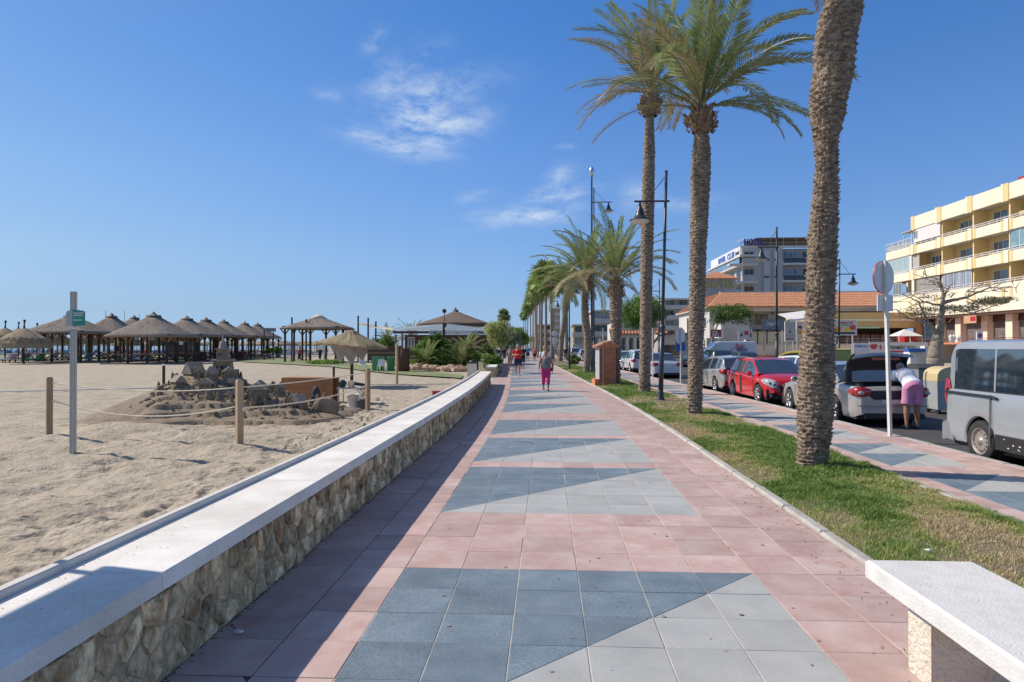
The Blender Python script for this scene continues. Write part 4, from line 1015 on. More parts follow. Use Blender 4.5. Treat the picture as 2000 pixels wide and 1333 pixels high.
# shrub at the foot of the palms
def leafy(name, parent, c, rad, n, size, mat, seed, clumps=14, flat=1.0, hollow=.55, label=None):
    rg = np.random.default_rng(seed); c = np.array(c); rad = np.array(rad)
    d = rg.normal(size=(clumps, 3)); d /= np.linalg.norm(d, axis=1)[:, None]; cc = d * rad * (hollow + (1 - hollow) * rg.random((clumps, 1))) * .8
    cc[:, 2] = np.where(cc[:, 2] < -rad[2] * .6, cc[:, 2] * .6, cc[:, 2])
    cr = rg.uniform(.28, .5, clumps); k = rg.integers(0, clumps, n)
    q = rg.normal(size=(n, 3)); q /= np.linalg.norm(q, axis=1)[:, None]; q *= (rg.random((n, 1)) ** .45)
    P = c + cc[k] + q * rad * cr[k][:, None]
    nrm = rg.normal(size=(n, 3)) + np.array([0, 0, .6]); nrm /= np.linalg.norm(nrm, axis=1)[:, None]
    t = np.cross(nrm, rg.normal(size=(n, 3))); t /= np.linalg.norm(t, axis=1)[:, None]; b = np.cross(nrm, t)
    s = size * rg.uniform(.6, 1.3, (n, 1))
    V = np.stack([P - t * s, P - b * s * .45, P + t * s, P + b * s * .45], 1).reshape(-1, 3)
    Fq = np.arange(4 * n).reshape(-1, 4); return ob(name, npmesh(name, V, Fq, mat), parent, label)
def limbs(parent, c0, ends, r0, mat=None, name='trunk', wob=.1, seed=0):
    rg = random.Random(seed); mb = MB()
    for (a, b, ra, rb) in ends:
        a, b = Vector(a), Vector(b); n = 6; pts = []
        for k in range(n + 1):
            s = k / n; p = a.lerp(b, s); w_ = wob * (b - a).length * math.sin(PI * s); pts.append(p + Vector((rg.uniform(-w_, w_), rg.uniform(-w_, w_), rg.uniform(-w_, w_) * .5)) * .35)
        mb.tube(pts, [ra + (rb - ra) * k / n for k in range(n + 1)], 8, 0, True)
    return mb.build(name, mat or m_twig, parent, True)
def at_px(px, py, D): p = W(px, py, D); return p
# ficus across the road, behind palm and lamp
D = 62; c = W(1257, 612, D); e = E('ficus_tree', 'dense dark green round tree behind the tall slender palm', 'tree', (c.x, c.y, 0))
g = Vector((0, 0, 0)); k = D / F
limbs(e, g, [((.8, 0, -.1), (.6, 0, 1.6), .3, .22), ((.6, 0, 1.6), (-.6, 0, 2.8), .16, .08), ((.6, 0, 1.6), (1.6, .2, 2.9), .15, .07), ((.6, 0, 1.6), (.3, -.3, 3.0), .13, .06), ((.6, 0, 1.6), (.2, .5, 3.0), .13, .06)], .3)
leafy('crown', e, (0, 0, c.z), (2.35, 2.2, 2.0), 16000, .085, m_leaf, 3, 34, hollow=.6)
# lighter small tree right of the white building
D = 72; c = W(1428, 614, D); b0 = W(1392, 668, D); e = E('young_tree', 'wide low green tree with slanting trunk in front of the hotel', 'tree', (b0.x - .3, b0.y, 0))
o0 = Vector((b0.x - .3, b0.y, 0)); r_ = lambda px, py: W(px, py, D) - o0
limbs(e, g, [((0, 0, 0), r_(1392, 660), .16, .13), (r_(1392, 660), r_(1402, 632), .12, .08), (r_(1402, 632), r_(1440, 622), .07, .03), (r_(1402, 632), r_(1465, 612), .06, .02), (r_(1402, 632), r_(1385, 615), .05, .02), (r_(1420, 628), r_(1430, 605), .04, .02)], .2, wob=.05)
cc = c - o0; leafy('crown', e, cc, (3.0, 2.1, 1.25), 9000, .09, m_leaf, 8, 26, hollow=.3)
# bare branched tree right
D = 44; b0 = W(1826, 712, D); o0 = Vector((b0.x, b0.y, 0)); e = E('bare_tree', 'grey half-bare tree with spreading branches before the yellow apartments', 'tree', o0)
q = lambda px, py, dd=0: W(px, py, D + dd) - o0
L_ = [((0, 0, 0), q(1826, 700), .55, .5), (q(1826, 700), q(1830, 665), .5, .36), (q(1830, 665), q(1836, 650), .36, .26), (q(1836, 650), q(1841, 600), .24, .17), (q(1841, 600), q(1841, 560), .15, .06),
      (q(1833, 655), q(1812, 630), .2, .12), (q(1812, 630), q(1795, 590), .1, .05), (q(1795, 590), q(1762, 575, -1), .05, .02), (q(1812, 632), q(1775, 622), .08, .04), (q(1775, 622), q(1752, 605), .04, .02),
      (q(1840, 592), q(1885, 582), .13, .08), (q(1885, 582), q(1935, 562), .08, .04), (q(1935, 562), q(1985, 562), .04, .015), (q(1842, 585), q(1855, 560), .09, .04), (q(1855, 560), q(1862, 553), .04, .02), (q(1838, 597), q(1805, 590), .08, .04), (q(1805, 590), q(1785, 578), .04, .02),
      (q(1842, 600), q(1900, 612, -1), .07, .03), (q(1900, 612), q(1960, 592, -1.5), .04, .02), (q(1838, 615), q(1800, 612, 1), .06, .02), (q(1841, 560), q(1838, 548), .05, .02), (q(1885, 582), q(1920, 553), .04, .015)]
rg = random.Random(5)
for k in range(90):
    a = rg.choice(L_[4:])[1]; a = Vector(a); b = a + Vector((rg.uniform(-1.2, 1.2), rg.uniform(-.8, .8), rg.uniform(-.5, .5))); L_.append((a, b, .03, .01))
limbs(e, g, L_, .4, wob=.12, seed=3)
m_dryleaf = M('dry_green_leaf', (.12, .12, .055), .6, c2=(.22, .20, .11), sc_=2)
leafy('foliage', e, q(1940, 588), (1.5, 1.2, .45), 1700, .07, m_dryleaf, 12, 14, hollow=.2)
leafy('foliage', e, q(1870, 603), (1.9, 1.2, .45), 1300, .06, m_dryleaf, 13, 14, hollow=.2)
leafy('foliage', e, q(1800, 612), (1.5, 1.2, .5), 900, .06, m_dryleaf, 14, 14, hollow=.2)
leafy('foliage', e, q(1815, 580), (1.6, 1.0, .4), 350, .05, m_dryleaf, 15, 10, hollow=.2)
# agave-like shrub under the second palms
g_ = G(1120, 712); e = E('low_shrub', 'small spiky green shrub at the foot of the leaning palm', 'shrub', g_)
leafy('foliage', e, (0, 0, .5), (.8, .6, .6), 1500, .10, m_leaf, 20, 9)

# ================================================================ STREET LAMPS
m_lamp = M('lamp_black', (.035, .042, .055), .4, var=.2, sc_=10)
m_lens = M('lamp_glass', (.70, .66, .58), .3, var=.05)
def lamp(px, pyb, pyt, arm, label, D=None, z=0, lean=0, arm_len=1.0, hd=1.0):
    if D is None: g = G(px, pyb, z); D = depth(g.x, g.y)
    else: g = W(px, 676, D); g.z = z
    h = Z(pyt, D) - g.z; e = E('street_lamp', label, 'street lamp', g, 0, 'black bracket street lamps')
    L = lean
    m = MB(); m.lathe([(.16, 0), (.15, .06), (.11, .12), (.095, .3), (.08, .34), (.075, .36)], 16); m.build('base', m_lamp, e, True)
    zz = min(2.3, h * .35)
    m = MB(); m.tube([(0, 0, .1), (L * zz / h, 0, zz)], [.078, .072], 14); m.tube([(L * zz / h, 0, zz), (L, 0, h)], [.052, .042], 12)
    m.build('pole', m_lamp, e, True)
    m = MB(); m.lathe([(.075, zz - .25), (.095, zz - .22), (.095, zz - .18), (.08, zz - .15), (.08, zz - .02), (.095, zz), (.095, zz + .06), (.055, zz + .12)], 14, (L * zz / h, 0, 0)); m.build('collar', m_lamp, e)
    za = h - .93; s = arm
    m = MB(); m.tube([(L + .1 * -s, 0, za), (L + s * arm_len, 0, za)], .032, 8); m.build('arm', m_lamp, e)
    m = MB(); m.tube([(L, 0, h - .12), (L + s * arm_len * .62, 0, za + .03)], .012, 6); m.build('stay', m_lamp, e)
    m = MB(); m.lathe([(.05, h - .02), (.055, h + .02), (0, h + .04)], 10, (L, 0, 0)); m.build('finial', m_lamp, e)
    x = L + s * arm_len * .82
    m = MB(); m.lathe([(.03, 0), (.035, -.1), (.06, -.14), (.06, -.2), (.09, -.24), (.12, -.33), (.14, -.42), (.19, -.50), (.33, -.58), (.335, -.60), (.30, -.60)], 22, (x, 0, za), caps=False); hdm = m.build('lamp_shade', m_lamp, e, True)
    m = MB(); m.lathe([(.29, -.59), (.26, -.66), (.16, -.71), (0, -.73)], 20, (x, 0, za), caps=False); m.build('lens', m_lens, hdm, True)
    return e
lamp(1290, 785, 335, -1, 'black street lamp between the tall palms, lamp hanging to the left', lean=.19)
lamp(1517, 0, 445, -1, 'black street lamp across the road behind the red car', D=33, lean=.02, arm_len=.9)
lamp(1638, 0, 507, 1, 'black street lamp right of the huge trunk, lamp hanging to the right', D=43, lean=.08)
lamp(1112, 0, 532, 1, 'distant street lamp half hidden among the palm crowns', D=50, arm_len=.6)
lamp(1082, 0, 572, 1, 'most distant street lamp, small behind the fan palms', D=74, arm_len=.5)
lamp(1160, 0, 368, 1, 'tall street lamp rising above the middle palm crowns', D=46, arm_len=1.2)
lamp(1288, 0, 546, -1, 'thin dark street lamp in front of the dense round tree', D=54)
lamp(1159, 0, 583, -1, 'thin street lamp beside the pale far building', D=95)
e = E('floodlight_mast', 'slim mast with a bright round lamp above the palms', 'street lamp', W(1156, 676, 44) * Vector((1, 1, 0)) if False else (W(1156, 676, 44).x, W(1156, 676, 44).y, 0))
h = Z(345, 44); m = MB(); m.tube([(0, 0, 0), (0, 0, h)], [.08, .05], 8); m.build('mast', m_lamp, e)
m = MB(); m.blob((0, 0, h + .3), .16, 10, 8, .02, sq=(1, .8, 2.2)); m.build('lamp_head', M('silver_head', (.6, .62, .64), .25, metal=.8), e, True)

# ================================================================ TRAFFIC SIGNS
def sign(px, pyb, pyt, disc, label, plate=None, D=None, wpx=10, ang=60, lean=0, group='round traffic signs seen from behind'):
    if D is None: g = G(px, pyb); D = depth(g.x, g.y)
    else: g = W(px, 676, D); g.z = 0
    k = D / F; h = Z(pyt, D); e = E('traffic_sign', label, 'traffic sign', g, 0, group)
    w_ = wpx * k; m = MB(); m.bar((0, 0, -.1), (lean, 0, h), w_, w_ * .5); m.build('post', M('pale_steel', (.66, .66, .62), .5, var=.08), e)
    if disc:
        cz = Z(disc[0], D); r_ = disc[1] * k / 2; lx = lean * cz / h
        m = MB(); m.lathe([(0, 0), (r_ * .97, .002), (r_, .012), (r_, .03), (r_ * .93, .031)], 40, ax='Y', caps=False); d = m.build('sign_disc', M('sign_back', (.75, .76, .75), .5, var=.06), e, loc=(lx, .06, cz)); d.rotation_euler = (0, 0, R(ang))
        m = MB(); m.lathe([(0, .032), (r_ * .96, .032)], 40, ax='Y', caps=False); m.build('sign_face', m_white, d)
        m = MB(); m.lathe([(r_ * .8, .034), (r_ * .99, .034), (r_ * 1.01, .03), (r_ * 1.01, .0)], 40, ax='Y', caps=False); m.build('red_border', m_red, d)
    if plate:
        (p0, p1, x0, x1, mat, a2) = plate; z0, z1 = Z(p1, D), Z(p0, D); lx = lean * z0 / h
        m = bevel_box((x0 - px) * k, (x1 - px) * k, -.01, .01, z0, z1, .004); d = m.build('sign_plate', mat, e, loc=(lx, .06, 0)); d.rotation_euler = (0, 0, R(a2))
    return e
sign(1738, 852, 510, (541, 64), 'tall pole by the open car trunk with round sign seen edge-on', (576, 608, 1719, 1757, M('sign_back2', (.72, .75, .76), .45, var=.05), 20), wpx=9.5, ang=32, lean=-.085)
sign(1329.5, 749, 641, (657, 34), 'small post with round sign and blue plate beside the silver car', (669, 686, 1320, 1339, m_blue, 10), wpx=4, ang=44)
sign(1275, 743, 641, None, 'slim timber-topped post beside the white cars', (641, 680, 1272, 1278, m_wood2, 0), wpx=3.5)
sign(1083, 0, 640, (652, 11), 'distant round sign on a post among the palm trunks', (660, 672, 1078, 1088, m_white, 0), D=66, wpx=2.0, ang=5)
sign(1172, 735, 662, None, 'grey post left of the brick cabinet roof', (662, 672, 1168, 1176, m_steel, 0), wpx=3)
# ================================================================ CARS
def paint(name, c, metal=.0): return M(name, c, .28, var=.03, sc_=2, coat=.8, metal=metal, spec=.5)
m_tyre = M('tyre_rubber', (.025, .025, .026), .8, var=.3)
m_rim = M('alloy_rim', (.42, .42, .43), .3, var=.08, metal=.8)
m_rimb = M('steel_rim', (.30, .26, .23), .5, c2=(.40, .36, .33), metal=.5, sc_=12)
m_cg = M('car_glass', (.02, .035, .05), .03, var=.3, spec=1.0, coat=.6, ior=2.0)
m_tr = M('black_trim', (.02, .02, .022), .5, var=.2)
m_tl = M('tail_light', (.36, .012, .015), .2, var=.2, sc_=20, coat=1)
m_hl = M('head_light', (.55, .58, .60), .12, c2=(.25, .27, .30), sc_=25, coat=1, spec=1)
m_plate = M('number_plate', (.68, .68, .66), .5, var=.05)
def wheel(parent, x, y, r, side, spokes=5, rim=None, w_=.20):
    m = MB(); pr = [(r * .62, -w_ / 2), (r * .93, -w_ / 2), (r, -w_ * .36), (r, w_ * .36), (r * .93, w_ / 2), (r * .64, w_ / 2)]
    m.lathe(pr, 28, ax='X', caps=False); o = m.build('wheel', m_tyre, parent, True, loc=(x, y, r))
    k = MB(); s = side; f = w_ / 2
    k.lathe([(r * .66, s * f * .96), (r * .64, s * f * 1.0), (r * .58, s * f * .9), (r * .56, -s * f * .3), (0, -s * f * .3)], 28, ax='X', caps=False)
    if rim is m_rimb:
        k.lathe([(r * .57, s * f * .6), (r * .42, s * f * .85), (r * .34, s * f * .75), (r * .16, s * f * .9), (r * .14, s * f * 1.05), (0, s * f * 1.05)], 24, ax='X', caps=False)
        hz = MB()
        for q in range(14): a = 2 * PI * q / 14; hz.lathe([(r * .045, s * f * .84), (0, s * f * .86)], 6, (0, r * .46 * math.cos(a), r * .46 * math.sin(a)), ax='X', caps=False)
        hz.build('rim_hole', m_tr, o)
    else:
        for q in range(spokes):
            a = 2 * PI * q / spokes
            for da in (-.13, .13):
                p = Vector((s * f * .85, r * .1 * math.cos(a), r * .1 * math.sin(a))); t = Vector((s * f * .88, r * .6 * math.cos(a + da), r * .6 * math.sin(a + da))); k.bar(p, t, r * .075, r * .08, up=(1, 0, 0))
        k.lathe([(r * .14, s * f * .8), (r * .13, s * f * .98), (0, s * f)], 14, ax='X', caps=False)
    k.build('rim', rim or m_rim, o, True)
    return o
def car(kind, label, loc, rot, col, P, cat='car', group='cars parked along the walkway kerb', detail=1, rim=None):
    L, Wd = P['L'], P['W']; hw = Wd / 2; e = E(kind, label, cat, loc, rot, group)
    yb, yf = -L / 2, L / 2
    def ip(tab, y): return float(np.interp(y, [a for a, b in tab], [b for a, b in tab]))
    deck, roof, plan = P['deck'], P['roof'], P['plan']; wy = P['wheels']; r = P['r']; ra = r * 1.16; sill = P.get('sill', .20); cav = P.get('cav')
    belt = P['belt']; hr = P.get('hr', .78)
    step = .06 if detail else .14
    ys_ = list(np.arange(yb, yf + 1e-6, step)) + [yf]
    for q in wy: ys_ += [q - ra, q + ra, q - ra * .96, q + ra * .96]
    if cav: ys_ += [cav[0] - .001, cav[0], cav[1], cav[1] + .001]
    ys_ += [P['gr'][0], P['gr'][1]]
    ys_ = sorted(set(round(y, 4) for y in ys_))
    body = MB(); secs = []
    for y in ys_:
        w_ = hw * ip(plan, y); d = ip(deck, y); b = min(ip(belt, y), d - .01) if not cav or y > cav[1] else ip(belt, y); zb = max(sill, ip(P['low'], y))
        for q in wy:
            if abs(y - q) < ra: zb = max(zb, r + math.sqrt(max(0, ra * ra - (y - q) ** 2)) - .0)
        mid = min(.56, b - .16)
        pts = [(w_ * .95, zb), (w_ * .99, max(zb + .012, min(.36, mid - .05))), (w_, max(zb + .02, mid)), (w_ * .985, max(zb + .03, b - .10)), (w_ * .965, max(zb + .04, b - .02)), (w_ * .93, b)]
        if cav and cav[0] <= y <= cav[1]: pts += [(w_ * .80, b + .01), (w_ * .76, cav[2] + .02), (w_ * .70, cav[2]), (0, cav[2])]
        else: pts += [(w_ * .84, b + (d - b) * .55), (w_ * .72, b + (d - b) * .8), (w_ * .45, d - .005), (0, d)]
        secs.append([(x, y, z) for x, z in pts] + [(-x, y, z) for x, z in reversed(pts[:-1])])
    n = len(secs[0])
    def mf(i, j):
        y = ys_[i]
        return 1 if (cav and cav[0] - .001 <= y < cav[1] + .001 and 6 <= j <= n - 8) else 0
    body.grid(secs, mf=mf)
    body.face(secs[0]); body.face(secs[-1][::-1])
    # greenhouse
    g0, g1 = P['gr']; win = P['win']; wbelt = .93; gl = {'windscreen': MB(), 'rear_window': MB()}; sides = [MB() for _ in win]; sides2 = [MB() for _ in win]
    roofpts = P['roof']; yr0, yr1 = P['flat']                    # flat roof from yr0 to yr1
    ysg = [y for y in sorted(set(ys_ + [yr0, yr1] + [a for q in win for a in q])) if g0 <= y <= g1]; prev = None
    for y in ysg:
        w_ = hw * ip(plan, y); b = min(ip(belt, y), ip(deck, y)); rf = max(ip(roof, y), b + .012); t = min(1, (rf - b) / (max(q[1] for q in roof) - b + 1e-6)); wr = w_ * (wbelt + (hr - wbelt) * t)
        e1 = .93 if rf - b > .1 else 1
        half = [(w_ * wbelt, b), (wr * 1.01, b + (rf - b) * .82), (wr * .955, b + (rf - b) * .955), (wr * .80, rf - .008 * t), (0, rf + .022 * t)]
        sec = [(x, y, z) for x, z in half] + [(-x, y, z) for x, z in reversed(half[:-1])]
        if prev:
            py_, ps = prev; ym = (y + py_) / 2
            for j in range(8):
                q = [ps[j], ps[j + 1], sec[j + 1], sec[j]]
                if j in (0, 7):
                    hit = [k for k, (a, c_) in enumerate(win) if a <= ym <= c_]
                    (((sides if j == 0 else sides2)[hit[0]]) if hit else body).face(q)
                elif j in (1, 6): body.face(q)
                else:
                    if ym > yr1 and P.get('ws', 1): gl['windscreen'].face(q)
                    elif ym < yr0 and P.get('rw', 1): gl['rear_window'].face(q)
                    else: body.face(q)
        prev = (y, sec)
    bo = body.build('body', [col, m_tr], e, True)
    for nm, mb in gl.items():
        if mb.f: mb.build(nm, m_cg, e, True)
    for mb in sides + sides2:
        if mb.f: mb.build('side_window', m_cg, e, True)
    # wheel wells, underbody
    m = MB(); m.box(-hw * .86, hw * .86, yb + .12, yf - .12, sill - .02, .5)
    m.build('underbody', m_tr, e)
    for q in wy:
        for s in (-1, 1): wheel(e, s * (hw - .11), q, r, s, P.get('spokes', 5), rim)
        m = MB(); m.lathe([(ra * 1.03, -hw * .93), (ra * 1.03, hw * .93)], 20, (0, q, r), ax='X', caps=False); m.build('wheel_arch', m_tr, e)
    # trims: bumper line, seams, handles, mirrors
    if detail:
        for s in (-1, 1):
            for y in P.get('seams', []):
                w_ = hw * ip(plan, y); b = ip(belt, y); sm_ = MB(); sm_.tube([(s * w_ * .992, y, .34), (s * w_ * 1.002, y, .56), (s * w_ * .99, y, b - .1), (s * w_ * .935, y, b)], .0045, 4); sm_.build('door_seam', m_tr, e)
            for y in P.get('handles', []):
                w_ = hw * ip(plan, y); m = MB(); m.bar((s * w_ * 1.0, y - .09, ip(belt, y) - .12), (s * w_ * 1.0, y + .09, ip(belt, y) - .11), .025, .03); m.build('door_handle', col, e)
            y = P['mirror']; w_ = hw * ip(plan, y); m = MB(); m.blob((s * (w_ + .07), y, ip(belt, y) + .06), .11, 10, 7, .02, sq=(.9, .55, .75)); mo = m.build('wing_mirror', P.get('mirm', col), e, True)
            m = MB(); m.blob((s * (w_ + .07), y - .035, ip(belt, y) + .06), .095, 10, 7, .0, sq=(.85, .35, .7)); m.build('mirror_glass', m_cg, mo, True)
            if P.get('ptrim', 1):
                a, c_ = min(q[0] for q in win), max(q[1] for q in win); m = MB(); m.tube([(s * (hw * ip(plan, y_) * .935 + .004), y_, ip(belt, y_) + .004) for y_ in np.linspace(a, c_, 9)], .009, 5); m.build('window_trim', m_tr, e)
    # rear
    wr_ = hw * ip(plan, yb); 
    for s in (-1, 1):
        for spec in P.get('tail', []):
            (x0, x1, z0, z1, dpt, wrap) = spec
            yy = yb - .012; pts = [(s * hw * x0, yy + .0, z0), (s * hw * x1, yy + .03, z0 + .01), (s * hw * .965, yy + wrap, (z0 + z1) / 2), (s * hw * x1 * .985, yy + .04, z1), (s * hw * x0, yy + .0, z1 - .02)]
            m = MB(); zm, hz_ = (z0 + z1) / 2, (z1 - z0) / 2
            Q_ = []
            for t in np.linspace(0, 1, 9):
                xx = hw * (x0 + (x1 + .03 - x0) * min(1, t * 1.25)); y_ = yb - .012 + (.10 + wrap * .9) * max(0, t - .5) ** 1.5 * 2.6; f_ = max(.12, math.sin(PI * min(1, .12 + t * .86))) ** .6
                Q_.append([(s * (xx - .03), y_ + .06, zm + hz_ * f_ * 1.02), (s * xx, y_, zm + hz_ * f_), (s * (xx + .008), y_ - .022, zm + hz_ * f_ * .3), (s * (xx + .008), y_ - .022, zm - hz_ * f_ * .3), (s * xx, y_, zm - hz_ * f_), (s * (xx - .03), y_ + .06, zm - hz_ * f_ * 1.02)])
            m.grid(Q_); tl_ = m.build('tail_light', m_tl, e, True)
        for spec in P.get('head', []):
            (x0, x1, z0, z1, back) = spec
            a = [(s * hw * x0, yf + .012, z0 + .02), (s * hw * x1, yf - .06, z0 + .03), (s * hw * .955, yf - back, z1), (s * hw * (x1 - .1), yf - back * .55, z1 + .01), (s * hw * x0, yf - .015, z1 - .05)]
            m = MB(); Q_ = []
            for t in np.linspace(0, 1, 9):
                xx = hw * (x0 + (.95 - x0) * t); y_ = max([yy2 for yy2 in np.linspace(yf, yf - 1.0, 60) if hw * ip(plan, yy2) * .965 >= xx] or [yf - back]) - .01; zc = z0 + .05 + (z1 - z0) * .72 * t; hh = .115 * max(.15, math.sin(PI * min(1, .14 + t * .84))) ** .6
                Q_.append([(s * (xx - .05), y_ - .02, zc + hh + .012), (s * (xx - .004), y_ + .022, zc + hh * .7), (s * (xx + .022), y_ + .045, zc), (s * (xx + .012), y_ + .03, zc - hh)])
            m.grid(Q_); hl_ = m.build('headlight', m_hl, e, True)
            for q_ in (.25, .55): m = MB(); m.blob(Q_[int(q_ * 8)][2], .042, 8, 5, 0, sq=(1, .8, .9)); m.build('lamp_pod', m_tr, hl_, True)
    def fb(nm, mat, x0, x1, z0, z1, front, out=.012, cut=0):
        y = yf if front else yb; s = 1 if front else -1; m = bevel_box(x0, x1, min(y - .02, y + s * out), max(y + .02 if not front else y + out, y + s * out), z0, z1, .004); return m.build(nm, mat, e)
    pz = P.get('plate', .62)
    fb('number_plate', m_plate, -.26, .26, pz, pz + .11, False, .022); fb('number_plate', m_plate, -.26, .26, .36, .46, True, .022)
    fb('lower_bumper', m_tr, -hw * .72, hw * .72, .22, .33, False, .018)
    if P.get('grille'): a = P['grille']; fb('grille', m_tr, -hw * a[0], hw * a[0], a[1], a[2], True, .014)
    fb('lower_grille', m_tr, -hw * .62, hw * .62, .2, .32, True, .02)
    return e
SED = dict(L=4.82, W=1.82, r=.325, wheels=(-1.38, 1.48), deck=[(-2.41, .86), (-2.3, .98), (-1.75, 1.02), (-1.2, 1.02), (.9, 1.0), (1.5, .93), (2.1, .80), (2.35, .68), (2.41, .58)],
    belt=[(-2.41, .80), (-2.2, .93), (-1.5, .965), (0, .93), (1.3, .88), (2.1, .76), (2.41, .52)], low=[(-2.41, .30), (-2.2, .22), (2.2, .2), (2.41, .28)], plan=[(-2.41, .80), (-2.3, .90), (-1.9, .965), (-1, 1), (1, 1), (1.9, .95), (2.25, .84), (2.41, .66)],
    roof=[(-1.45, 1.02), (-.75, 1.40), (-.3, 1.45), (.2, 1.45), (.45, 1.41), (1.15, .99)], flat=(-.75, .42), gr=(-1.45, 1.15), win=[(-1.05, -.12), (-.04, .92)], seams=(-1.0, -.08, .98), handles=(-.75, .18), mirror=.85, hr=.70,
    tail=[(.56, .93, .70, .92, .05, .30)], head=[(.5, .88, .56, .72, .45)], grille=(.32, .42, .62), plate=.55, cav=(-2.33, -1.62, .55))
HAT = dict(L=3.98, W=1.74, r=.32, wheels=(-1.22, 1.30), deck=[(-1.99, .92), (-1.9, 1.0), (-1.6, 1.02), (.8, 1.0), (1.2, .98), (1.6, .90), (1.88, .78), (1.96, .66), (1.99, .5)],
    belt=[(-1.99, .88), (-1.6, 1.0), (-.5, .95), (.9, .90), (1.5, .84), (1.85, .70), (1.99, .46)], low=[(-1.99, .34), (-1.8, .24), (1.8, .2), (1.99, .26)], plan=[(-1.99, .82), (-1.88, .92), (-1.5, .985), (-1, 1), (1, 1), (1.5, .965), (1.8, .87), (1.99, .66)],
    roof=[(-1.95, 1.0), (-1.62, 1.36), (-1.45, 1.42), (-.6, 1.47), (.1, 1.45), (.35, 1.40), (1.2, .98)], flat=(-1.5, .33), gr=(-1.95, 1.2), win=[(-1.62, -1.22), (-1.15, -.35), (-.27, .9)], seams=(-1.05, -.31, .92), handles=(-.9, -.05), mirror=.80, hr=.72,
    tail=[(.62, .95, .78, .98, .05, .30)], head=[(.52, .93, .56, .80, .55)], grille=(.42, .40, .62), plate=.5)
SUV = dict(HAT); SUV.update(L=4.3, roof=[(-2.1, 1.05), (-1.85, 1.50), (-1.6, 1.57), (-.4, 1.62), (.1, 1.60), (.4, 1.54), (1.25, 1.04)], flat=(-1.7, .36), gr=(-2.1, 1.25), win=[(-1.8, -1.3), (-1.2, -.4), (-.3, .95)], wheels=(-1.32, 1.36), r=.35,
    deck=[(-2.15, .95), (-2.0, 1.05), (.8, 1.06), (1.25, 1.05), (1.8, .98), (2.05, .84), (2.15, .6)], belt=[(-2.15, .9), (-1.6, 1.04), (.9, .98), (1.6, .92), (2.15, .54)], low=[(-2.15, .36), (2.15, .3)], plan=[(-2.15, .84), (-2.0, .95), (-1, 1), (1, 1), (1.7, .96), (2.0, .86), (2.15, .7)])
EST = dict(SED); EST.pop('cav'); EST.update(plate=.62)
p_silver = paint('silver_paint', (.46, .45, .42), .35); p_grey = paint('grey_paint', (.42, .41, .40), .35); p_red = paint('bright_red_paint', (.55, .012, .02)); p_white = paint('white_car_paint', (.66, .66, .66)); p_sil2 = paint('pale_silver_paint', (.58, .62, .66), .3); p_blue = paint('dark_blue_paint', (.03, .05, .10), .3); p_black = paint('black_paint', (.02, .02, .024)); p_yel = paint('yellow_paint', (.55, .45, .03))
RZ = -.12
# silver saloon with its boot open
s1 = car('silver_saloon', 'silver saloon with its boot lid raised, man leaning into it', (7.83, 18.42, RZ), R(1.6), p_silver, SED)
def boot(e):
    yb = -2.41; root = MB()
    m = MB(); A = (-1.50, 1.33); B = (-2.02, 1.70)
    P = []
    for k in range(7):
        t = k / 6; y = A[0] + (B[0] - A[0]) * t; z = A[1] + (B[1] - A[1]) * t + .05 * math.sin(PI * t); w_ = .69 - .05 * t + (.0 if k < 6 else -.04); P.append([(x * w_, y + .05 * abs(x) ** 3, z - .06 * abs(x) ** 3) for x in np.linspace(-1, 1, 11)])
    m.grid(P); o_ = m.build('boot_lid', p_silver, e, True); sd = o_.modifiers.new('s', 'SOLIDIFY'); sd.thickness = .02; sd.offset = 0
    lin = MB(); lin.grid([[(p[0] * .93, p[1] - .05, p[2] - .045) for p in row] for row in P]); l_ = lin.build('boot_lining', m_tr, o_, True)
    lip = MB(); lip.grid([[(x * .66, -2.03, 1.70 - .05 * abs(x) ** 3), (x * .66, -2.05, 1.63 - .05 * abs(x) ** 3)] for x in np.linspace(-1, 1, 9)]); 
    lip.build('lid_edge', p_silver, o_, True)
    r_ = MB(); r_.prism([(-.33, 1.54), (.33, 1.54), (.30, 1.58), (.34, 1.605), (.1, 1.59), (-.1, 1.59), (-.34, 1.605), (-.30, 1.58)], -2.085, -2.05, 'Y'); r_.build('brake_light', m_tl, o_)
    for s in (-1, 1):
        a = MB(); a.tube([(s * .66, -1.45, .98), (s * .70, -1.62, 1.2), (s * .66, -1.66, 1.45), (s * .63, -1.86, 1.66)], [.035, .03, .05, .03], 8); a.build('hinge_arm', m_tr, e, True)
        q = MB(); q.prism([(s * .60, .98), (s * .60, 1.36), (s * .70, 1.50), (s * .73, 1.02)], -1.70, -1.66, 'Y'); q.build('lid_side', m_tr, o_)
    seal = MB(); seal.tube([(-.70, -1.66, 1.0), (-.70, -2.2, .97), (-.62, -2.40, .82), (-.44, -2.44, .66), (.44, -2.44, .66), (.62, -2.40, .82), (.70, -2.2, .97), (.70, -1.66, 1.0)], .017, 6); seal.build('boot_seal', m_tr, e)
    cv = MB(); cv.prism([(-.60, .84), (-.43, .67), (.43, .67), (.60, .84)], -2.425, -2.395, 'Y'); cv.build('boot_opening', m_tr, e)
    ls = MB(); ls.box(-.5, .5, -2.3, -2.0, .56, .7); ls.build('luggage', m_black, e)
    cr = MB()
    cr.tube([(-.80, -2.40, .50), (-.5, -2.455, .49), (0, -2.46, .485), (.5, -2.455, .49), (.80, -2.40, .50)], .012, 6); cr.build('bumper_strip', m_rim, e)
boot(s1)
for ch in list(s1.children):
    if ch.name.startswith('tail_light'):
        xs_ = [v.co.x for v in ch.data.vertices]; s = 1 if sum(xs_) > 0 else -1
        m = MB(); m.blob((s * .74, -2.455, .795), .055, 10, 6, 0, sq=(1.3, .5, .8)); m.build('reversing_light', m_hl, ch, True)
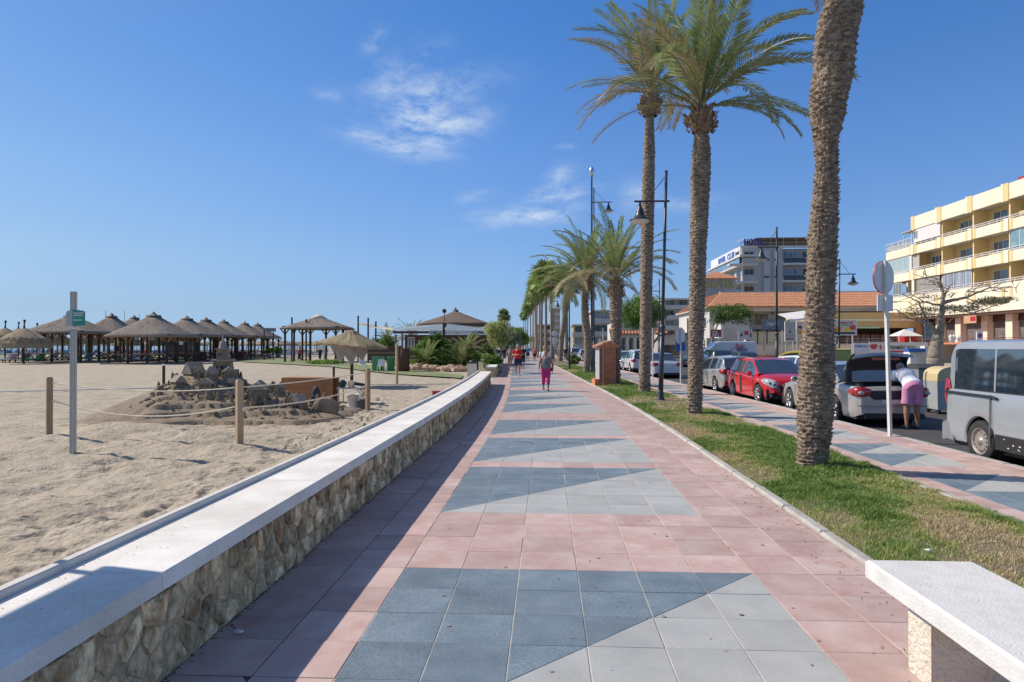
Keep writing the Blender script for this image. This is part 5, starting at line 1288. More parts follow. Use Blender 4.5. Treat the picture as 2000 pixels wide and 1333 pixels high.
# red hatchback
s2 = car('red_hatchback', 'bright red hatchback facing the camera with a black stripe on its door', (7.56, 23.7, RZ), PI + R(2.3), p_red, HAT)
m = MB(); P = []
for z in (.32, .45, .56, .75, .88): P.append([(.874 if .4 < z < .7 else .866, -.36, z), (.874 if .4 < z < .7 else .866, -.20, z)])
m.grid(P); m.v = [(abs(v[0]) + .004, v[1], v[2]) for v in m.v]; m.build('door_stripe', m_tr, s2)
for s in (-1, 1):
    m = MB(); m.prism([(.55 * s, .24), (.80 * s, .27), (.80 * s, .34), (.50 * s, .42), (.42 * s, .30)], 1.90, 1.99, 'Y'); m.build('fog_light', m_tr, s2)
    m = MB(); m.blob((.66 * s, 1.985, .31), .045, 8, 5, 0, sq=(1, .3, 1)); m.build('fog_lens', m_hl, s2)
m = MB(); m.tube([(-.2, 2.0, .66), (.2, 2.0, .66)], .012, 5); m.build('badge_strip', m_rim, s2)
# grey hatchback
s3 = car('grey_hatchback', 'metallic grey hatchback seen from behind, parked beyond the red car', (7.42, 28.7, RZ), R(3.5), p_grey, HAT)
for s in (-1, 1):
    m = MB(); m.prism([(.60 * s, .36), (.74 * s, .38), (.68 * s, .52), (.62 * s, .50)], -2.02, -1.98, 'Y'); m.build('bumper_reflector', m_tl, s3)
# next ones along the kerb
def row(y, P, col, label, back=True, kind='parked_car', det=0):
    yc = y + P['L'] / 2; x = 6.9 + cx(yc) + P['W'] / 2; car(kind, label, (x, yc, RZ), R(2.6) if back else PI + R(2.6), col, P, detail=det)
row(39.4, EST, p_sil2, 'pale silver saloon seen from behind left of the short round sign', True, 'silver_saloon', 1)
row(46.2, SUV, p_white, 'white estate seen from behind between two palm trunks', True, 'white_estate', 1)
row(52.0, HAT, p_white, 'white hatchback facing the camera behind the white estate', False, 'white_hatchback')
row(58.5, SUV, p_blue, 'dark blue car parked beyond the white hatchback', True)
row(64.5, HAT, p_grey, 'grey car further down the kerb row', True)
row(70.5, SUV, p_white, 'white car halfway down the distant kerb row', True)
row(77, EST, p_black, 'black car in the distant kerb row', True)
row(84, HAT, p_sil2, 'small silver car in the distant kerb row', True)
row(98, SUV, p_sil2, 'silver car seen from behind at the far end beside the low shrub', True)
# vehicles across the road
car('parked_car', 'dark car roof seen beyond the silver saloon across the road', (12.6, 52, RZ), R(3), p_black, SUV, group='cars across the road', detail=0)
car('parked_car', 'blue-grey car across the road left of the white delivery van', (13.0, 60, RZ), R(3), p_blue, HAT, group='cars across the road', detail=0)
car('parked_car', 'green-grey car beside the blue-plated sign post across the road', (14.2, 51, RZ), R(4), paint('dark_green_paint', (.03, .07, .06)), HAT, group='cars across the road', detail=0)
car('yellow_car', 'yellow car across the road partly behind the huge trunk', (XY(1552, 38), 38, RZ), R(62), p_yel, SUV, group='cars across the road', detail=0)
car('white_red_car', 'white car behind the red hatchback across the road', (XY(1590, 30), 30, RZ), R(200), p_white, HAT, group='cars across the road', detail=0)
# long silver van
VAN = dict(L=4.9, W=1.9, r=.335, wheels=(-1.45, 1.55), deck=[(-2.45, 1.16), (.9, 1.16), (1.6, 1.12), (2.1, 1.02), (2.35, .86), (2.45, .6)], belt=[(-2.45, 1.14), (1.2, 1.14), (1.7, 1.08), (2.45, .56)], low=[(-2.45, .28), (-2.2, .26), (2.45, .28)],
    plan=[(-2.45, .93), (-2.38, .97), (-2.2, 1), (1.5, 1), (2.1, .93), (2.45, .72)], roof=[(-2.45, 1.16), (-2.40, 1.75), (-2.32, 1.92), (-2.1, 1.97), (.6, 1.97), (.95, 1.90), (1.9, 1.08)], flat=(-2.38, .85), gr=(-2.45, 1.9), win=[(-2.22, -1.18), (-1.14, .12), (.2, 1.35)],
    seams=(-1.16, .16, 1.2), handles=(.28,), mirror=1.3, hr=.89, tail=[(.86, .93, .85, 1.3, .03, .0)], head=[(.5, .9, .62, .85, .4)], grille=(.5, .5, .7), rw=1, mirm=m_tr)
p_van = paint('weathered_silver_paint', (.40, .43, .455), .3)
v1 = car('silver_van', 'silver passenger van with tinted side windows at the right edge', (7.90, 9.93, RZ), PI, p_van, VAN, 'van', None, 1, m_rimb)
for s in (-1, 1):
    m = MB(); m.tube([(s * .955, -2.36, 1.08), (s * .965, -1.1, 1.07), (s * .965, -.98, 1.05)], .022, 6); m.build('door_rail', m_tr, v1)
    m = MB(); m.box(s * .962 - .008, s * .962 + .008, -1.02, 1.1, .27, .50); pn = m.build('side_panel', m_tr, v1); c_ = MB()
    for q in range(26): y = random.uniform(-.9, 1.0); z = random.uniform(.3, .48); l = random.uniform(.01, .05); c_.box(s * .971 - .002, s * .971 + .002, y, y + l, z, z + random.uniform(.006, .02))
    c_.build('paint_chip', m_white, pn)
    m = MB(); m.box(s * .905 - .03, s * .905 + .03, -2.46, -2.16, .26, .56); m.build('bumper_corner', M('grey_bumper', (.20, .21, .22), .7), v1)
    m = MB(); m.bar((s * .962, -1.16, .3), (s * .955, -1.16, 1.10), .012, .02); m.build('door_gap_strip', m_rim, v1)  # thin bright metal strip along the door gap
m = MB(); m.box(-.93, .93, -2.50, -2.40, .24, .52); m.build('rear_bumper', M('grey_bumper', (0, 0, 0)), v1)
# white delivery van across the road
DV = dict(L=5.6, W=1.95, r=.34, wheels=(-1.75, 1.75), deck=[(-2.8, 1.2), (1.3, 1.2), (1.9, 1.15), (2.5, 1.05), (2.72, .8), (2.8, .6)], belt=[(-2.8, 1.18), (1.6, 1.18), (2.1, 1.1), (2.8, .56)], low=[(-2.8, .33), (2.8, .3)], plan=[(-2.8, .96), (-2.7, 1), (1.8, 1), (2.5, .92), (2.8, .75)],
    roof=[(-2.8, 1.2), (-2.76, 2.2), (-2.6, 2.3), (.9, 2.3), (1.25, 2.2), (2.25, 1.12)], flat=(-2.75, 1.2), gr=(-2.8, 2.2), win=[(1.0, 1.85)], seams=(.9, 1.9), handles=(), mirror=1.9, hr=.90, head=[(.5, .9, .7, .95, .4)], rw=0, mirm=m_tr, ptrim=0)
vx = XY(1417, 68); v2 = car('delivery_van', 'white delivery van with red and blue lettering parked side-on', (vx, 68, RZ), R(90), paint('van_white_paint', (.55, .60, .66)), DV, 'van', None, 1)
# side toward the camera is local -x ... van front points to -X world
lt = M('blue_print', (.04, .07, .25), .6); lr = M('red_print', (.50, .05, .06), .6)
def van_text(txt, size, mat, y0, z0, wdt):
    letters(txt, size, mat, v2, (-.985 * 1.0, y0, z0), (PI / 2, 0, -PI / 2), wdt, .004, .008)
van_text('Sur', .62, lr, -.75, 1.66, .85); van_text('SERVICIOS', .36, lt, -.85, 1.38, 1.0)
m = MB(); m.prism([(-.15, 1.30), (-.6, 1.72), (-.95, 2.02), (-.75, 1.80), (-.5, 1.58), (-.3, 1.36), (-.35, 1.10)], -.992, -.984, 'X'); m.build('logo', lr, v2)

# ================================================================ PEOPLE
def etube(mb, pts, rad, side, n=14):
    """elliptical tube; rad = [(rx, ry)], side = axis for rx"""
    pts = [Vector(p) for p in pts]; side = Vector(side); i = len(mb.v); K = len(pts)
    for j, p in enumerate(pts):
        d = (pts[min(j + 1, K - 1)] - pts[max(j - 1, 0)]).normalized(); s = (side - d * side.dot(d)).normalized(); f = d.cross(s)
        for q in range(n):
            a = 2 * PI * q / n; mb.v.append(tuple(p + s * math.cos(a) * rad[j][0] + f * math.sin(a) * rad[j][1]))
    for j in range(K - 1):
        for q in range(n): mb.f.append((i + j * n + q, i + j * n + (q + 1) % n, i + (j + 1) * n + (q + 1) % n, i + (j + 1) * n + q)); mb.m.append(0)
    mb.f.append(tuple(i + q for q in reversed(range(n)))); mb.f.append(tuple(i + (K - 1) * n + q for q in range(n))); mb.m += [0, 0]
def fuse(mb, name, mat, parent, vox=.018, sm=6, label=None):
    o = mb.build(name, mat, None, True); md = o.modifiers.new('r', 'REMESH'); md.mode = 'VOXEL'; md.voxel_size = vox; md.use_smooth_shade = True
    s_ = o.modifiers.new('s', 'SMOOTH'); s_.iterations = sm; s_.factor = .5
    dg = bpy.context.evaluated_depsgraph_get(); dg.update(); me = bpy.data.meshes.new_from_object(o.evaluated_get(dg)); o.modifiers.clear(); old = o.data; o.data = me; me.name = name; bpy.data.meshes.remove(old)
    me.materials.clear(); me.materials.append(mat); me.polygons.foreach_set('use_smooth', [True] * len(me.polygons)); o.parent = parent
    if label: o['label'] = label
    return o
m_skin = M('skin', (.46, .25, .17), .5, var=.06); m_skin2 = M('tanned_skin', (.36, .18, .115), .5, var=.06)
def cl(name, c): return M(name, c, .85, var=.12, sc_=10)
def person(label, loc, rot, J, H=1.7, fat=1.0, skin=None, top=None, sleeves='short', bottom=None, blen=.5, shoes=None, hair=None, hairlen=0, vox=.018, extra=None, hair_c=None, fine=False):
    """J: joints for a 1.7 m figure facing -Y: pel chest neck head shL shR elL elR wrL wrR hipL hipR knL knR anL anR"""
    e = E('person', label, 'person', loc, rot); e.scale = (H / 1.7,) * 3; skin = skin or m_skin
    V3 = {k: Vector(v) for k, v in J.items()}; side = (V3['shL'] - V3['shR']).normalized(); hs = (V3['hipL'] - V3['hipR']).normalized()
    pel, che, nek, hed = V3['pel'], V3['chest'], V3['neck'], V3['head']; wa = pel.lerp(che, .5)
    def torso(mb, g, lo=0, hi=1):
        dn = (pel - che).normalized()
        P_ = [(pel + dn * .09, .12, .09), (pel, .165, .125), (wa, .14, .115), (che, .165, .125), (che.lerp(nek, .55), .16, .10), (nek - (nek - che).normalized() * .02, .075, .065)]
        P_ = P_[lo:len(P_) - (0 if hi else 1)]; etube(mb, [p for p, a, b in P_], [(a * (1 if i > 2 else fat) + g, b * fat + g) for i, (p, a, b) in enumerate(P_)], side)
    f = fat ** .7
    b = MB(); torso(b, 0)
    hd = (hed - nek).normalized(); fwd = side.cross(hd); fwd = fwd if fwd.dot(Vector((0, -1, 0))) > 0 or True else -fwd
    fwd = hd.cross(side) if hd.cross(side).y < 0 else -hd.cross(side)
    etube(b, [nek - hd * .05, nek + hd * .07], [(.058, .058), (.052, .055)], side)
    etube(b, [hed - hd * .125, hed - hd * .10, hed - hd * .045, hed + hd * .02, hed + hd * .075, hed + hd * .112], [(.03, .04), (.050, .066), (.068, .083), (.074, .092), (.062, .078), (.02, .03)], side)
    b.tube([hed + fwd * .085 + hd * .02, hed + fwd * .113 - hd * .025], [.008, .015], 6)
    for s in (1, -1): b.blob(tuple(hed + side * s * .076 - hd * .01), .02, 6, 5, 0)
    for s in ('L', 'R'):
        sh, el, wr = V3['sh' + s], V3['el' + s], V3['wr' + s]; b.tube([sh - (sh - che) * .25, sh, el, el.lerp(wr, .3), wr], [.055 * f, .055 * f, .040 * f, .040 * f, .026], 10)
        hdr = (wr - el).normalized(); kn = V3['kn' + s]
        pal = wr + hdr * .055; lat = hdr.cross(side if abs(hdr.dot(side)) < .9 else Vector((0, 1, 0))).normalized()
        etube(b, [wr - hdr * .01, wr + hdr * .03, wr + hdr * .085], [(.018, .022), (.018, .038), (.014, .036)], side)
        for q in range(4):
            o_ = wr + hdr * .08 + lat * (.028 - .0185 * q); l = (.062, .072, .066, .05)[q]; bend = -side * (.012 if s == 'L' else -.012)
            b.tube([o_, o_ + hdr * l * .5 + bend, o_ + hdr * l + bend * 2.4], [.0095, .009, .007], 6)
        o_ = wr + hdr * .03 + lat * .03; b.tube([o_, o_ + (hdr + lat * .8) * .03, o_ + (hdr * 1.2 + lat * .5) * .05], [.012, .011, .008], 6)
        hp, kn, an = V3['hip' + s], V3['kn' + s], V3['an' + s]; b.tube([hp, hp.lerp(kn, .3), kn, kn.lerp(an, .3), kn.lerp(an, .8), an], [.085 * f, .082 * f, .055 * f, .056 * f, .038, .036], 12)
        toe = an + Vector((0, -.13, -.045)); b.tube([an + Vector((0, .03, -.03)), an + Vector((0, -.05, -.03)), toe], [.036, .04, .03], 8)
    fuse(b, 'body', skin, e, vox if not fine else .0085, 3 if fine else 4)
    if top:
        m = MB(); torso(m, .017, 1, 0)
        m2 = MB(); m = MB(); dn = (pel - che).normalized()
        etube(m, [pel + dn * .02, pel - dn * .02, wa, che, che.lerp(nek, .55), nek.lerp(che, .12)], [(.175 * fat + .012, .135 * fat + .012), (.165 * fat + .02, .125 * fat + .02), (.145 * fat + .02, .115 * fat + .02), (.165 + .02, .125 * fat + .018), (.165, .10 * fat + .018), (.07, .075)], side)
        if sleeves != 'none':
            for s in ('L', 'R'):
                sh, el = V3['sh' + s], V3['el' + s]; k = .62 if sleeves == 'short' else 1.0; m.tube([sh - (sh - che) * .3, sh, sh.lerp(el, k)], [.075 * f, .074 * f, .068 * f], 10)
        fuse(m, 'top', top, e, vox, 4)
    if bottom:
        m = MB(); dn = (pel - che).normalized(); etube(m, [pel - dn * .03, pel + dn * .05, pel + dn * .12], [(.172 * fat, .135 * fat), (.178 * fat, .14 * fat), (.15 * fat, .12 * fat)], side)
        for s in ('L', 'R'):
            hp, kn, an = V3['hip' + s], V3['kn' + s], V3['an' + s]; path = [hp + Vector((0, 0, .02)), hp.lerp(kn, .45)]; rr = [.108 * f, .10 * f]
            if blen <= .62: path.append(hp.lerp(kn, blen / .55)); rr.append(.105 * f)
            else: path += [kn, kn.lerp(an, .35), kn.lerp(an, (blen - .5) * 2)]; rr += [.068 * f, .068 * f, .056 * f]
            m.tube(path, rr, 12)
        fuse(m, 'trousers' if blen > .62 else 'shorts', bottom, e, vox, 4)
    for s in ('L', 'R'):
        an = V3['an' + s]; m = MB(); etube(m, [an + Vector((0, .055, -.055)), an + Vector((0, .0, -.045)), an + Vector((0, -.09, -.055)), an + Vector((0, -.17, -.06))], [(.036, .028), (.045, .04), (.048, .03), (.032, .02)], (1, 0, 0)); m.build('shoe', shoes or m_black, e, True)
    if hair:
        m = MB(); etube(m, [hed - hd * .03 - fwd * .045, hed + hd * .02 - fwd * .018, hed + hd * .075 - fwd * .01, hed + hd * .122], [(.066, .05), (.082, .082), (.070, .082), (.025, .035)], side)
        if hairlen: m.tube([hed - fwd * .07 + hd * .03, hed - fwd * .11 - hd * .05, hed - fwd * .09 - hd * .17], [.035, .04, .02], 8)
        m.build('hair', hair, e, True)
    if extra: extra(e, V3, side, fwd, hd)
    return e
def walk_pose(st=.22, sw=.16, bend=0, open_=0):
    return dict(pel=(0, 0, .95), chest=(0, -.01, 1.22), neck=(0, 0, 1.43), head=(0, -.02, 1.57), shL=(.175, 0, 1.375), shR=(-.175, 0, 1.375), elL=(.235 + open_, sw * .3, 1.11), elR=(-.235 - open_, -sw * .3, 1.11), wrL=(.25 + open_, -.03 + sw * .6, .88), wrR=(-.25 - open_, -.1 - sw * .6, .90),
        hipL=(.09, 0, .90), hipR=(-.09, 0, .90), knL=(.09, -st * .55, .50), knR=(-.09, st * .12, .49), anL=(.085, -st * .55, .10), anR=(-.085, st * .8, .13))
def pxp(px, py, H, z=0): g = G(px, py, z); return (g.x, g.y, z)
m_pinkL = cl('magenta_leggings', (.60, .03, .20)); m_hairb = cl('brown_hair', (.10, .06, .035)); m_hairg = cl('grey_hair', (.38, .36, .34)); m_hairk = cl('dark_hair', (.02, .017, .015)); m_hairl = cl('blonde_hair', (.42, .32, .18))
def bagstrap(e, V, side, fwd, hd):
    m = MB(); a = V['shR'] + Vector((.05, -.03, .06)); m.tube([a, V['chest'] + Vector((.02, -.165, .0)), V['pel'] + Vector((.17, -.13, .08)), V['pel'] + Vector((.21, .0, .02))], .012, 5); m.build('bag_strap', m_black, e)
    m = MB(); m.blob(tuple(V['pel'] + Vector((.24, .02, -.06))), .09, 8, 6, 0, sq=(.5, 1, 1)); m.build('bag', m_hairb, e, True)
    m = MB(); etube(m, [V['chest'] + Vector((0, 0, -.02)), V['chest'] + Vector((0, 0, .12))], [(.19, .155), (.17, .125)], side); fuse(m, 'pink_yoke', cl('pink_cloth', (.62, .15, .25)), e, .02, 3)
person('woman in magenta leggings and grey and pink vest walking towards the camera', pxp(1066, 764, 1.6), R(6), walk_pose(.2, .1, open_=.045), 1.59, 1.22, m_skin2, cl('grey_vest', (.20, .20, .20)), 'none', m_pinkL, .78, m_hairk, m_hairb, 1, .016, bagstrap, fine=True)
person('balding man in white t-shirt walking just behind the woman in magenta leggings', pxp(1064, 746, 1.75), R(-4), walk_pose(.2, .12), 1.78, 1.1, m_skin, cl('white_shirt', (.66, .65, .66)), 'short', cl('beige_shorts', (.35, .28, .2)), .5, m_black)
rp_ = walk_pose(.25, .0); rp_.update(elL=(.27, .06, 1.13), elR=(-.27, .06, 1.13), wrL=(.10, -.20, 1.16), wrR=(-.08, -.22, 1.13))
person('man in bright red t-shirt and navy shorts jogging with pale trainers', pxp(1011, 735, 1.8), R(3), rp_, 1.84, 1.08, m_skin, cl('red_shirt', (.62, .02, .02)), 'short', cl('navy_shorts', (.02, .03, .09)), .42, cl('light_blue_shoes', (.25, .55, .65)), m_hairg)
person('man in black t-shirt and cap walking behind the red-shirted jogger', pxp(1021, 721, 1.8), R(-3), walk_pose(.2, .1), 1.82, 1.0, m_skin, cl('black_shirt', (.02, .02, .022)), 'short', cl('black_shorts', (.025, .025, .03)), .55, m_black, m_hairk)
person('woman in pale floral dress left of the red-shirted jogger', pxp(996, 720, 1.65), R(5), walk_pose(.18, .08, open_=.03), 1.66, 1.12, m_skin, cl('floral_dress', (.42, .32, .26)), 'none', cl('floral_dress', (0, 0, 0)), .55, m_white, m_hairb)
person('runner in bright blue shirt seen from behind', pxp(1031, 706, 1.8), PI + R(4), rp_, 1.80, 1.0, m_skin2, cl('sky_blue_shirt', (.05, .30, .62)), 'short', cl('navy_shorts', (0, 0, 0)), .4, m_black, m_hairb)
def ybag(e, V, *a): m = MB(); m.blob((-.36, 0, .62), .17, 8, 6, .05, sq=(.6, .8, 1.1)); m.build('yellow_bag', cl('yellow_bag', (.65, .55, .02)), e, True)
person('woman in pink top and black shorts carrying a yellow bag', pxp(1044, 707, 1.65), PI - R(3), walk_pose(.2, .1), 1.64, 1.08, m_skin2, cl('pink_top', (.62, .14, .20)), 'none', cl('black_shorts', (0, 0, 0)), .42, m_white, m_hairl, 0, extra=lambda e, V, *a: ybag(e, V))
crowd = [(978, 712, 'person in dark clothes standing in the tree shade by the low wall', (.02, .02, .03)), (985, 706, 'person in black under the trees left of the floral dress', (.03, .03, .035)), (971, 709, 'person in grey standing by the round tree trunk', (.14, .14, .16)), (990, 701, 'small distant walker in lilac top under the trees', (.30, .22, .34)),
         (1003, 699, 'small distant walker in white top behind the red-shirted jogger', (.5, .5, .5)), (1012, 696, 'tiny distant walker in orange at the vanishing end of the promenade', (.5, .18, .06)), (1105, 708, 'person in dark top with pram on the walkway behind the shrub', (.03, .04, .04)), (1092, 706, 'person in white on the walkway among the palm trunks', (.5, .5, .5))]
for i, (px, py, lab, c) in enumerate(crowd):
    person(lab, pxp(px, py, 1.7), PI * (i % 2) + .2, walk_pose(.15, .08), 1.6 + .05 * (i % 4), 1.0, m_skin, cl('crowd_top_%s' % 'abcdefgh'[i], c), 'short', cl('crowd_trousers', (.05, .05, .07)) if i % 2 else cl('crowd_trousers_pale', (.2, .18, .15)), .8, m_black, m_hairk, vox=.03)
# man bending into the boot, seen from behind (faces +Y: figure faces -Y, rotated by pi)
bp = dict(pel=(0, .10, .93), chest=(0, -.20, 1.14), neck=(0, -.40, 1.24), head=(-.03, -.50, 1.30), shL=(.175, -.33, 1.20), shR=(-.175, -.33, 1.20), elL=(.27, -.36, .93), elR=(-.24, -.40, .95), wrL=(.16, -.52, .80), wrR=(-.12, -.62, .86),
          hipL=(.10, .08, .88), hipR=(-.10, .08, .88), knL=(.12, .06, .47), knR=(-.11, .05, .47), anL=(.13, .08, .09), anR=(-.12, .03, .09))
Dm = 15.3; gm = W(1783, 846, Dm); 
person('grey-haired man in white t-shirt and pink shorts bending into the open boot', (gm.x, gm.y + .1, RZ), PI, bp, 1.78, 1.12, m_skin2, cl('pale_white_shirt', (.78, .79, .84)), 'short', cl('pink_shorts', (.62, .25, .42)), .46, cl('dark_sandal', (.05, .08, .08)), m_hairg, 0, .014, fine=True)
# ================================================================ THE TOWN (right)
def bld(label, x, y, rot, name='building', cat='building', z=0): return E(name, label, cat, (x, y, z), rot)
def part(parent, name, mat, *boxes, label=None, smooth=False):
    m = MB()
    for b in boxes: m.box(*b)
    return m.build(name, mat, parent, smooth, label)
def window(parent, x0, x1, z0, z1, y=0.0, nv=2, glass=None, frame=None, dep=.06, bars=0):
    """window proud of a wall plane at local y (facing -y)"""
    glass = glass or m_glassb; frame = frame or m_white
    w_ = MB(); t = .06
    for (a, b, c_, d) in ((x0, x1, z0, z0 + t), (x0, x1, z1 - t, z1), (x0, x0 + t, z0 + t, z1 - t), (x1 - t, x1, z0 + t, z1 - t)): w_.box(a, b, y - dep, y, c_, d)
    for k in range(1, nv): xx = x0 + (x1 - x0) * k / nv; w_.box(xx - t / 2, xx + t / 2, y - dep + .004, y, z0 + t, z1 - t)
    for k in range(1, bars + 1): zz = z0 + (z1 - z0) * k / (bars + 1); w_.box(x0 + t, x1 - t, y - dep + .008, y, zz - .02, zz + .02)
    f = w_.build('window', frame, parent)
    for k in range(nv):
        a = x0 + (x1 - x0) * k / nv + t / 2; b = x0 + (x1 - x0) * (k + 1) / nv - t / 2
        p = MB(); p.box(a, b, y - dep * .45, y - .002, z0 + t, z1 - t); p.build('pane', glass, f)
    return f
def railing(parent, x0, x1, y, z0, h=.38, nb=2, mat=None, st=1.1):
    m = MB(); n = max(1, int(abs(x1 - x0) / st))
    for k in range(n + 1): x = x0 + (x1 - x0) * k / n; m.box(x - .025, x + .025, y - .025, y + .025, z0, z0 + h)
    for k in range(nb): z = z0 + h * (k + 1) / nb; m.box(min(x0, x1), max(x0, x1), y - .03, y + .03, z - .025, z + .025)
    return m.build('railing', mat or m_white, parent)
m_curt = M('curtained_glass', (.42, .45, .50), .25, c2=(.16, .20, .27), sc_=1.2, stretch=(5, 1, .1), thr=(.45, .55))
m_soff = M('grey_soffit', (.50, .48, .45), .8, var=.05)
m_shop = M('roller_shutter', (.13, .12, .11), .6, c2=(.24, .23, .22), sc_=2)
def apartments():
    e = bld('yellow cream apartment block with balconies and shuttered shops below', 42, 86.8, R(-90))
    c0 = 6.2; bay = 5.35; u1 = 50
    # body
    part(e, 'wall', m_yel, (c0, u1, 1.6, 14, 5.0, 16.2)); part(e, 'wall', m_cream, (.4, c0 - .002, 2.2, 13, 5.0, 12.9))
    part(e, 'roof_slab', m_cream, (c0, u1, .3, 14.2, 16.21, 16.36))
    part(e, 'parapet', m_cream, (c0, u1, 0, .25, 15.1, 16.55))
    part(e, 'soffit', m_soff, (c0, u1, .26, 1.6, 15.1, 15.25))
    r_ = MB(); r_.box(c0 + 3 * bay + .6, u1, .6, 8, 16.6, 17.0); r_.build('roof', m_red, e)
    lv = [(12.3, 13.25, 0), (9.4, 10.35, 0), (5.0, 7.55, 0)]
    for i, (z0, z1, q) in enumerate(lv):
        a = 0 if i < 2 else -.6
        part(e, 'balcony_parapet', m_cream, (a, u1, 0, .22, z0, z1))
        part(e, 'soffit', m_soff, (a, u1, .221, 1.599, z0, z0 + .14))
        part(e, 'balcony_parapet', m_cream, (a, a + .2, .221, 2.6, z0, z1))
        # white plastic railing, posts per bay are parts too
        railing(e, a + .1, u1, .11, z1, .36, 2, None, 1.07)
    # vertical yellow stripes on parapets where bays meet
    for k in range(9):
        x = c0 + k * bay
        part(e, 'parapet_pier', m_yel, (x - .32, x + .32, -.06, .0 - .002, 15.0, 16.62))
        if k: part(e, 'parapet_pier', m_cream, (x - .68, x - .322, -.09, .0 - .002, 15.0, 16.66))
        for (z0, z1, q) in lv[:2]:
            part(e, 'parapet_notch', m_yel, (x - .78, x - .32, -.03, -.002, z0 + .0, z1 + .04)); part(e, 'parapet_notch', m_yel, (x + .32, x + .78, -.03, -.002, z0, z1 + .04))
            part(e, 'bracket', m_cream, (x - .30, x + .30, -.10, -.002, z0 - .05, z1 + .1))
        part(e, 'partition', m_yel, (x - .1, x + .1, .26, 1.599, 13.25, 15.1)); part(e, 'partition', m_yel, (x - .1, x + .1, .26, 1.599, 10.35, 12.3)); part(e, 'partition', m_yel, (x - .1, x + .1, .26, 1.599, 7.55, 9.4))
        for z in (6.0,): part(e, 'parapet_notch', m_yel, (x - .72, x - .36, -.04, -.002, z, z + 1.1)); part(e, 'parapet_notch', m_yel, (x + .36, x + .72, -.04, -.002, z, z + 1.1))
        if k < 8:
            for j, zz in enumerate((13.3, 10.4, 7.6)):
                if (k, j) in ((0, 0), (1, 2), (0, 2), (3, 1)): continue
                wz = zz + (.35 if (k + j) % 3 == 0 else .0); window(e, x + 1.0, x + (3.9 if (k + j) % 2 else 3.2), wz, zz + 1.45, 1.6, 4 if (k + j) % 2 else 2)
    # enclosed balconies
    part(e, 'white_awning', m_white, (c0 + .9, c0 + bay - .1, .1, .2, 13.6, 15.1)); part(e, 'wall', m_cream, (c0, c0 + .9, .12, .2, 13.6, 15.1)); window(e, c0 + .05, c0 + .85, 14.0, 14.9, .12, 2)
    window(e, c0 + bay + .2, c0 + bay * 1.98, 7.6, 9.35, .2, 5, m_curt); window(e, c0 + .5, c0 + bay - .3, 7.6, 9.3, .2, 3, m_shut, m_grey)
    window(e, c0 + 3 * bay + .15, c0 + 4 * bay, 10.4, 12.25, .2, 4, M('teal_glass', (.12, .25, .30), .1, c2=(.3, .42, .46), sc_=1))
    window(e, .3, c0 - 1.0, 10.45, 12.25, .15, 4, M('pale_teal_glass', (.34, .46, .48), .1, var=.1)); part(e, 'white_column', m_white, (c0 - .95, c0 - .5, .1, .3, 10.35, 12.3))
    part(e, 'grey_side', m_grey, (c0 - .45, c0 + .9, .24, .3, 10.35, 12.3))
    window(e, 1.4, 3.4, 7.6, 9.3, .2, 3, m_glassb); part(e, 'yellow_column', m_cream, (c0 - .25, c0 + .25, -.02, .3, 7.56, 9.4))
    railing(e, -.2, c0 - .4, .1, 13.25, 1.0, 2, None, 1.5); part(e, 'glass_balustrade', m_curt, (0, c0 - .5, .12, .14, 13.3, 14.1))
    # pergola on terrace
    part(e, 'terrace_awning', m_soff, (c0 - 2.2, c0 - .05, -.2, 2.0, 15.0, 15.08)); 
    for x in (c0 - 2.1, c0 - .3): part(e, 'awning_post', m_white, (x - .04, x + .04, 0, .08, 13.25, 15.0))
    # air conditioners and a flower box
    for (x, z) in ((c0 + .8, 7.6), (c0 + 3 * bay + 2.2, 14.1)):
        o = part(e, 'air_conditioner', m_white, (x, x + .75, .3, .6, z, z + .55)); m = MB(); m.lathe([(.2, -.004), (.0, -.006)], 14, (x + .3, .3, z + .28), ax='Y', caps=False); m.build('fan_grille', m_tr, o)
    o = part(e, 'planter', m_ochre, (c0 + 3 * bay + 1.5, c0 + 3 * bay + 3.4, .1, .3, 13.5, 13.75)); leafy('flowers', o, (c0 + 3 * bay + 1.9, .2, 14.0), (.5, .2, .3), 300, .07, m_leaf, 55, 5)
    # shops
    part(e, 'shop_soffit', m_brown, (4.8, u1, .1, 2.9, 4.72, 4.99))
    part(e, 'shop_wall', m_brown, (4.8, u1, 3.0, 3.2, 2.1, 4.72))
    x = 4.8; k = 0
    while x < u1 - 3:
        part(e, 'shop_pier', m_cream, (x, x + .95, .9, 1.45, 2.1, 4.72)); 
        wd = 3.3 if k % 2 == 0 else 2.6
        o = part(e, 'shop_frame', m_brown, (x + 1.0, x + 1.0 + wd, 1.5, 1.6, 4.1, 4.7)); m = MB()
        n = 14
        for q in range(n): z = 2.15 + q * 1.95 / n; m.box(x + 1.05, x + .95 + wd, 1.52 - .03 * (q % 2), 1.58, z, z + 1.95 / n - .02)
        s_ = m.build('roller_shutter', m_shop, e)
        part(e, 'shutter_surround', m_cream, (x + .952, x + 1.02, 1.3, 1.5, 2.1, 4.1)); x += 1.0 + wd; k += 1
    o = part(e, 'shop_sign', M('orange_sign', (.55, .28, .12), .6, c2=(.6, .42, .3), sc_=2), (c0 + 9.6, c0 + 11.6, -.05, .05, 4.0, 4.75)); part(o, 'sign_panel', m_red, (c0 + 10.7, c0 + 11.5, -.07, -.052, 4.2, 4.65))
    part(e, 'yellow_notice', M('yellow_notice', (.45, .40, .05), .6), (c0 + 5.1, c0 + 5.8, -.04, -.002, 3.7, 4.3))
    part(e, 'terrace', m_brick, (2.0, u1, -2.5, 5, 1.9, 2.09)); railing(e, 3.0, u1, -2.3, 2.1, .35, 1, m_brown, 2.2)
apartments()

